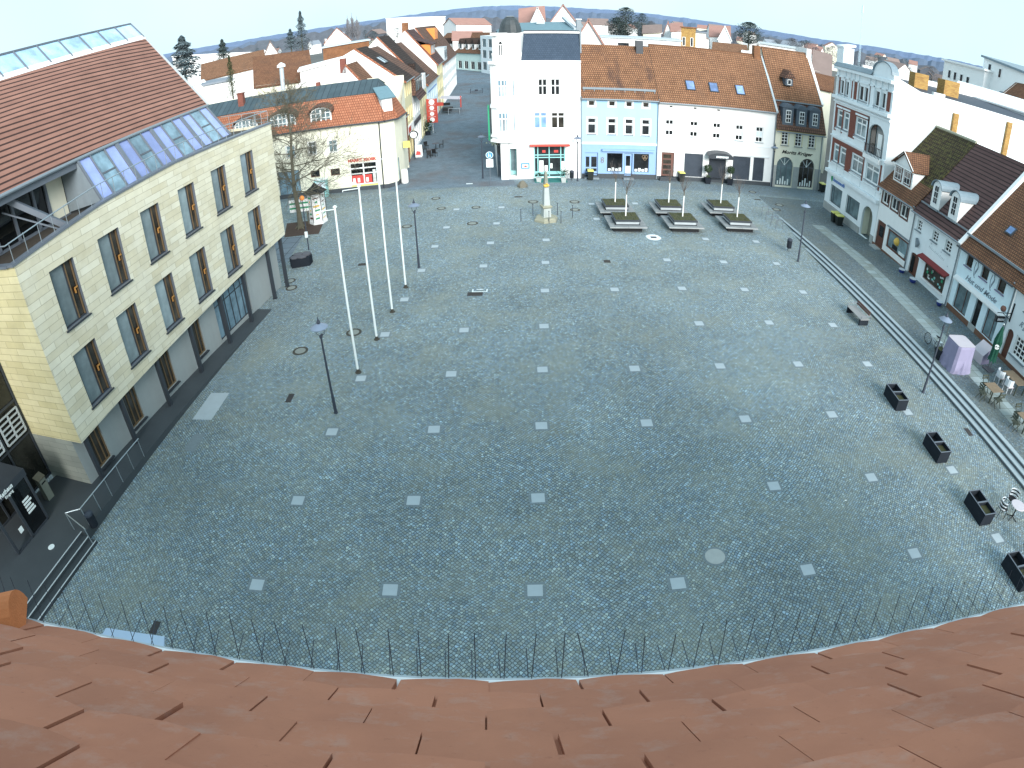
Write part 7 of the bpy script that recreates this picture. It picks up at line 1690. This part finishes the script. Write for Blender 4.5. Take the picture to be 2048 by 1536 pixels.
# right skyline
bg('square_window_block', 'bright white modern block with four square windows on the right skyline', (54.6, 74.1, 17.32), (53.9, 64.5, 17.15), 12, 0, roof='white_clean', wins=[(.14, .22, 15.0, 16.2), (.29, .37, 14.9, 16.1), (.45, .53, 14.8, 16.0), (.61, .69, 14.7, 15.9)], cat='building')
bg('round_window_block', 'taller white modern block with round window at the right edge', (54.9, 66.2, 18.79), (55.2, 57.9, 17.76), 12, 0, roof='lead', wins=[(.12, .2, 16.9, 18.1), (.36, .43, 16.6, 17.8), (.66, .74, 15.3, 16.1)], cat='building')
bg('grey_shed', 'pale grey metal shed roof below the modern white blocks', (43.7, 57.2, 14.19), (48.8, 50.2, 13.95), 6, 1.0, wall='cool_render', roof='cool_render')
bg('brown_roof_range', 'brown tiled roof with two roof windows at the right edge', (52.8, 60.1, 14.29), (51.7, 53.0, 13.07), 6, 3.0, wall='white_clean', roof='plain_tiles')
bg('brick_stair_block', 'small red brick block with paired windows in front of the round window block', (54.5, 61.3, 14.99), (55.6, 57.5, 14.76), 5, 0, wall='red_brick', roof='lead', wins=[(.1, .25, 12.4, 12.9), (.35, .5, 12.4, 12.9)])
0 and bg('slate_strip_roof', 'dark roof strip behind the blank firewall chimneys', (32.5, 50.4, 13.94), (34.3, 39.1, 14.13), 4, .6, wall='white_clean', roof='slate_blue')
t = thing('radio_mast', 'very tall pale blue lattice mast on the right skyline', 'mast', (*(145.6, 262.3, 14.42)[:2], 0))
b = MB(); z1 = (144.2, 263.0, 36.96)[2]
for k in range(3): a = k * 2 * PI / 3; b.tube((.5 * math.cos(a), .5 * math.sin(a), 0), (.25 * math.cos(a), .25 * math.sin(a), z1), .09, .07, 4)
b.build('mast', 'blue_pole', t); b = MB(); b.tube((0, 0, z1 - 3), (0, 0, z1 + .5), .4, .4, 6); b.build('antenna', 'blue_pole', t)
# scattered town houses towards the woods: individually placed
rnd = random.Random(77)
KIND = [('white house with red roof in the distant town', 'white_clean', 'red_far_roof'), ('white house with brown roof in the distant town', 'white_clean', 'brown_far_roof'), ('cream house with red roof in the distant town', 'cream_render', 'red_far_roof'), ('white house with grey roof in the distant town', 'white_clean', 'grey_far_roof'), ('dark house with brown roof in the distant town', 'near_wood', 'brown_far_roof')]
for i in range(95):
    az = math.radians(rnd.uniform(4.5, 44) if i < 78 else rnd.uniform(-24, -3)); d_ = rnd.uniform(340, 900) * (.8 if i % 4 == 0 else 1)
    el = math.radians(rnd.uniform(-1.25, .12) - 40 / d_)
    z = 16 + d_ * math.tan(el); w = rnd.uniform(7, 13); x, y = d_ * math.sin(az), d_ * math.cos(az); a = az * -1 + rnd.uniform(-.8, .8); c, s = math.cos(a), math.sin(a)
    lab, wl, rf = KIND[rnd.choice([0, 0, 1, 1, 2, 3, 4])]
    bg('town_house', lab, (x - w / 2 * c, y - w / 2 * s, z), (x + w / 2 * c, y + w / 2 * s, z), rnd.uniform(7, 10), rnd.uniform(2.5, 4), wl, rf, kind=rnd.choice(['gable_side', 'gable_side', 'gable_front']), group='distant town houses: ' + lab)
LB = {'bare': 'greyish bare-crowned tree in the distant town', 'ever': 'dark evergreen tree in the distant town'}
bases = {}
for i in range(150):
    az = math.radians(rnd.uniform(4, 44) if i < 105 else rnd.uniform(-33, -3)); d_ = rnd.uniform(200, 640); el = math.radians(rnd.uniform(-1.5, -.25) - 25 / d_); z = 16 + d_ * math.tan(el); k = 'ever' if rnd.random() < .3 else 'bare'; h = rnd.uniform(4, 8)
    p = (d_ * math.sin(az), d_ * math.cos(az), z - h * .55)
    if k not in bases: bases[k] = []
    if len(bases[k]) < 3: bases[k].append(leafy('distant_tree', LB[k], p, 7, 3.4, 'hazy_evergreen' if k == 'ever' else 'bare_crown', 200 + i, 1700, 'round', .05, 'distant trees: ' + k, leaf=.34))
    else: o = dup(rnd.choice(bases[k]), p, rnd.uniform(0, 6)); s = h / 6.5; o.scale = (s * rnd.uniform(.8, 1.3), s, s)

# ------------------------------------------------------------------ the roof the camera looks out over
CAM = Vector((0, 0, 15.969))
S_ = Vector((0, .655, -.755)).normalized(); N_ = Vector((0, .755, .655)).normalized(); E_ = CAM + Vector((0, .660, -1.135))
t = thing('viewpoint_roof', 'red flat-tiled roof in the foreground that the camera looks out over', 'roof', (0, E_.y, E_.z))
o_ = Vector((0, E_.y, E_.z)); rnd = random.Random(31)
b = MB(); TW = .18; ROW = .1385
def tl(x, s, h): p = E_ - S_ * s + N_ * h + Vector((x, 0, 0)); return tuple(p - o_)
for r in range(-0, 9):
    xo = .002 if r % 2 else .091
    for k in range(-19, 20):
        x0 = xo + TW * k - TW; wob = rnd.uniform(-.0035, .0035); s0 = r * ROW + rnd.uniform(-.005, .005); L = .36; g = .0012 + rnd.uniform(0, .0018); th = .017; tilt = rnd.uniform(-.0015, .0015); tm = rnd.choice((0, 0, 1, 2))
        a, c = x0 + g, x0 + TW - g; n = 6; low = []
        for j in range(n + 1): q = j / n; low.append((a + (c - a) * q, s0 - .013 * (1 - (2 * q - 1) ** 2)))
        hb = 0.0; ht = -.032
        crown = lambda x: .0035 * (1 - ((x - (a + c) / 2) / (TW / 2)) ** 2)
        top = [tl(x + wob, s, hb + tilt * (1 if j > 3 else -1) + crown(x)) for j, (x, s) in enumerate(low)]; up_ = [tl(x + wob, s0 + L, ht + crown(x)) for x, s in low]
        for j in range(n): b.poly([top[j], top[j + 1], up_[j + 1], up_[j]], tm)
        bot = [tl(x + wob, s, hb - th) for x, s in low]; ub = [tl(x + wob, s0 + L, ht - th) for x, s in low]
        for j in range(n): b.poly([bot[j + 1], bot[j], top[j], top[j + 1]][::-1])
        b.poly([top[0], up_[0], ub[0], bot[0]]); b.poly([top[-1], bot[-1], ub[-1], up_[-1]])
t.rotation_euler = (0, .05, .047); b.build('roof_tiles', ['clay_tile', 'clay_tile_dark', 'clay_tile_pale'], t)
b = MB(); b.poly([tl(-3.6, .03, -.055), tl(3.6, .03, -.055), tl(3.6, 1.5, -.055), tl(-3.6, 1.5, -.055)]); b.build('roof_boarding', 'black_paint', t)
b = MB(); b.box(-3.6, 3.6, -.02, .012, -.2, -.0115); b.build('white_fascia', 'white_clean', t)
b = MB(); b.box(-3.6, 3.6, .013, .018, -.05, -.013); b.build('gutter_edge', 'light_metal', t)
b = MB(); b.box(-14, 21, -9.0, -.03, -14.9, -.26); b.build('wall', 'cream_render', t)  # building mass widened beyond view so it shades the near square
b = MB()
for x0, x1 in ((-14, -3.4), (3.4, 21)): b.slab([tl(x0, 0, -.01), tl(x1, 0, -.01), tl(x1, 5.4, -.01), tl(x0, 5.4, -.01)], .05)
b.slab([tl(-3.45, 1.5, -.03), tl(3.45, 1.5, -.03), tl(3.45, 1.9, -.03), tl(-3.45, 1.9, -.03)], .03)
b.build('unseen_side_roof', 'plain_tiles', t)  # unseen roof wings added to lengthen the building's shade
t = thing('bird_spikes', 'long strip of thin dark bird spikes standing along the eaves in the foreground', 'bird spikes', (0, E_.y, E_.z)); b = MB()
b.box(-3.4, 3.4, .012, .017, -.03, -.018)
for k in range(-60, 60):
    x = .0565 * k + rnd.uniform(-.003, .003); l = rnd.uniform(.96, 1.03); lean = rnd.gauss(0, .004) + (-.02 if k == 2 else 0)
    if k in (4, 5): l = .75
    b.tube((x, .014, -.01), (x + lean, .050, .118 * l - .01), .0010, .0010, 4)
    b.tube((x - .007, .016, -.01), (x - .010 + rnd.gauss(0, .003), .085, -.006 + rnd.uniform(-.01, .01)), .0010, .0010, 4)
t.rotation_euler = (0, .05, .047); b.build('spike_strip', 'anthracite', t)
# rounded hip tile and its wire at the lower left corner
t = thing('hip_tile', 'orange rounded hip tile with a wire loop, lower left corner of the foreground roof', 'roof tile', tuple(CAM + Vector((-1.355, .49, -1.0))), .55)
b = MB(); n = 12
def hp(k, s): a = PI * k / n; return (-.16 + s * .34, .075 * math.cos(a) * (1 + .12 * s), .075 * math.sin(a) * (1 + .12 * s) - .05 * s)
for k in range(n):
    for s0, s1 in ((0, .35), (.35, .7), (.7, 1)): b.poly([hp(k, s0), hp(k, s1), hp(k + 1, s1), hp(k + 1, s0)])
b.poly([hp(k, 1) for k in range(n + 1)]); b.build('tile', 'tile_orange', t, True)
b = MB()
for k in range(n):
    p, q = hp(k, .72), hp(k + 1, .72); b.tube(Vector(p) * 1.02, Vector(q) * 1.02, .002, n=4)
b.build('wire', 'grey_metal', t)

# ------------------------------------------------------------------ camera: wide fisheye webcam, principal axis 33 degrees down
r = (0.99947967, 0.02134794, -0.02417976); u = (0.00861504, 0.54572595, 0.83791943); f = (-0.03108338, 0.83769174, -0.54525807)
cam = bpy.data.cameras.new('Camera'); co = bpy.data.objects.new('Camera', cam); C.objects.link(co)
co.matrix_world = Matrix(((r[0], u[0], -f[0], 0), (r[1], u[1], -f[1], 0), (r[2], u[2], -f[2], CAM.z), (0, 0, 0, 1)))
cam.type = 'PANO'; cam.sensor_fit = 'HORIZONTAL'; cam.sensor_width = 36; cam.sensor_height = 27; cam.clip_start = .02; cam.clip_end = 9000
cp = cam if hasattr(cam, 'panorama_type') else cam.cycles
cp.panorama_type = 'FISHEYE_LENS_POLYNOMIAL'; cp.fisheye_fov = math.radians(200); cp.fisheye_polynomial_k0 = 0
for i, k in enumerate((0.0438488277581963, -0.00017048414145973644, 3.502418440256776e-05, -1.1187836578247065e-06)): setattr(cp, 'fisheye_polynomial_k%d' % (i + 1), -k)
bpy.context.scene.camera = co

# ------------------------------------------------------------------ light: bright overcast morning, broad weak sun behind the camera
SUN_EL, SUN_AZ = math.radians(24), math.radians(160)          # azimuth measured from +Y (view direction) clockwise
w = bpy.data.worlds.new('World'); bpy.context.scene.world = w; w.use_nodes = True
nt = w.node_tree; bgn = nt.nodes['Background']
sky = nt.nodes.new('ShaderNodeTexSky'); sky.sky_type = 'NISHITA'; sky.sun_disc = False; sky.sun_elevation = SUN_EL; sky.sun_rotation = SUN_AZ; sky.air_density = 1.0; sky.dust_density = 3.0
mx = nt.nodes.new('ShaderNodeMix'); mx.data_type = 'RGBA'; mx.inputs[0].default_value = .86
# cloud sheet: a pale layer mixed over the clear sky, slightly bluer to the right and toward the zenith
tc = nt.nodes.new('ShaderNodeTexCoord'); no = nt.nodes.new('ShaderNodeTexNoise'); no.inputs['Scale'].default_value = 1.4; no.inputs['Detail'].default_value = 4
nt.links.new(tc.outputs['Generated'], no.inputs['Vector'])
rp = nt.nodes.new('ShaderNodeValToRGB'); rp.color_ramp.elements[0].position = .3; rp.color_ramp.elements[0].color = (.56, .84, 1.0, 1); rp.color_ramp.elements[1].position = .7; rp.color_ramp.elements[1].color = (.74, .93, 1.0, 1)
nt.links.new(no.outputs[0], rp.inputs[0])
sc = nt.nodes.new('ShaderNodeMix'); sc.data_type = 'RGBA'; sc.blend_type = 'MULTIPLY'; sc.inputs[0].default_value = 1; sc.inputs[7].default_value = (14.0, 14.0, 14.0, 1)
nt.links.new(rp.outputs[0], sc.inputs[6]); nt.links.new(sky.outputs[0], mx.inputs[6]); nt.links.new(sc.outputs[2], mx.inputs[7])
nt.links.new(mx.outputs[2], bgn.inputs[0]); bgn.inputs[1].default_value = .1
sd = bpy.data.lights.new('Sun', 'SUN'); so = bpy.data.objects.new('Sun', sd); C.objects.link(so)
sd.energy = 6.0; sd.angle = math.radians(32); sd.color = (1.0, .98, .94)
dirv = Vector((math.sin(SUN_AZ) * math.cos(SUN_EL), math.cos(SUN_AZ) * math.cos(SUN_EL), math.sin(SUN_EL)))
so.rotation_euler = dirv.to_track_quat('Z', 'Y').to_euler()
S = bpy.context.scene
S.view_settings.view_transform = 'Standard'; S.view_settings.look = 'None'; S.view_settings.exposure = 0; S.view_settings.gamma = 1
S.cycles.max_bounces = 6; S.cycles.diffuse_bounces = 3; S.cycles.glossy_bounces = 3; S.cycles.use_denoising = True
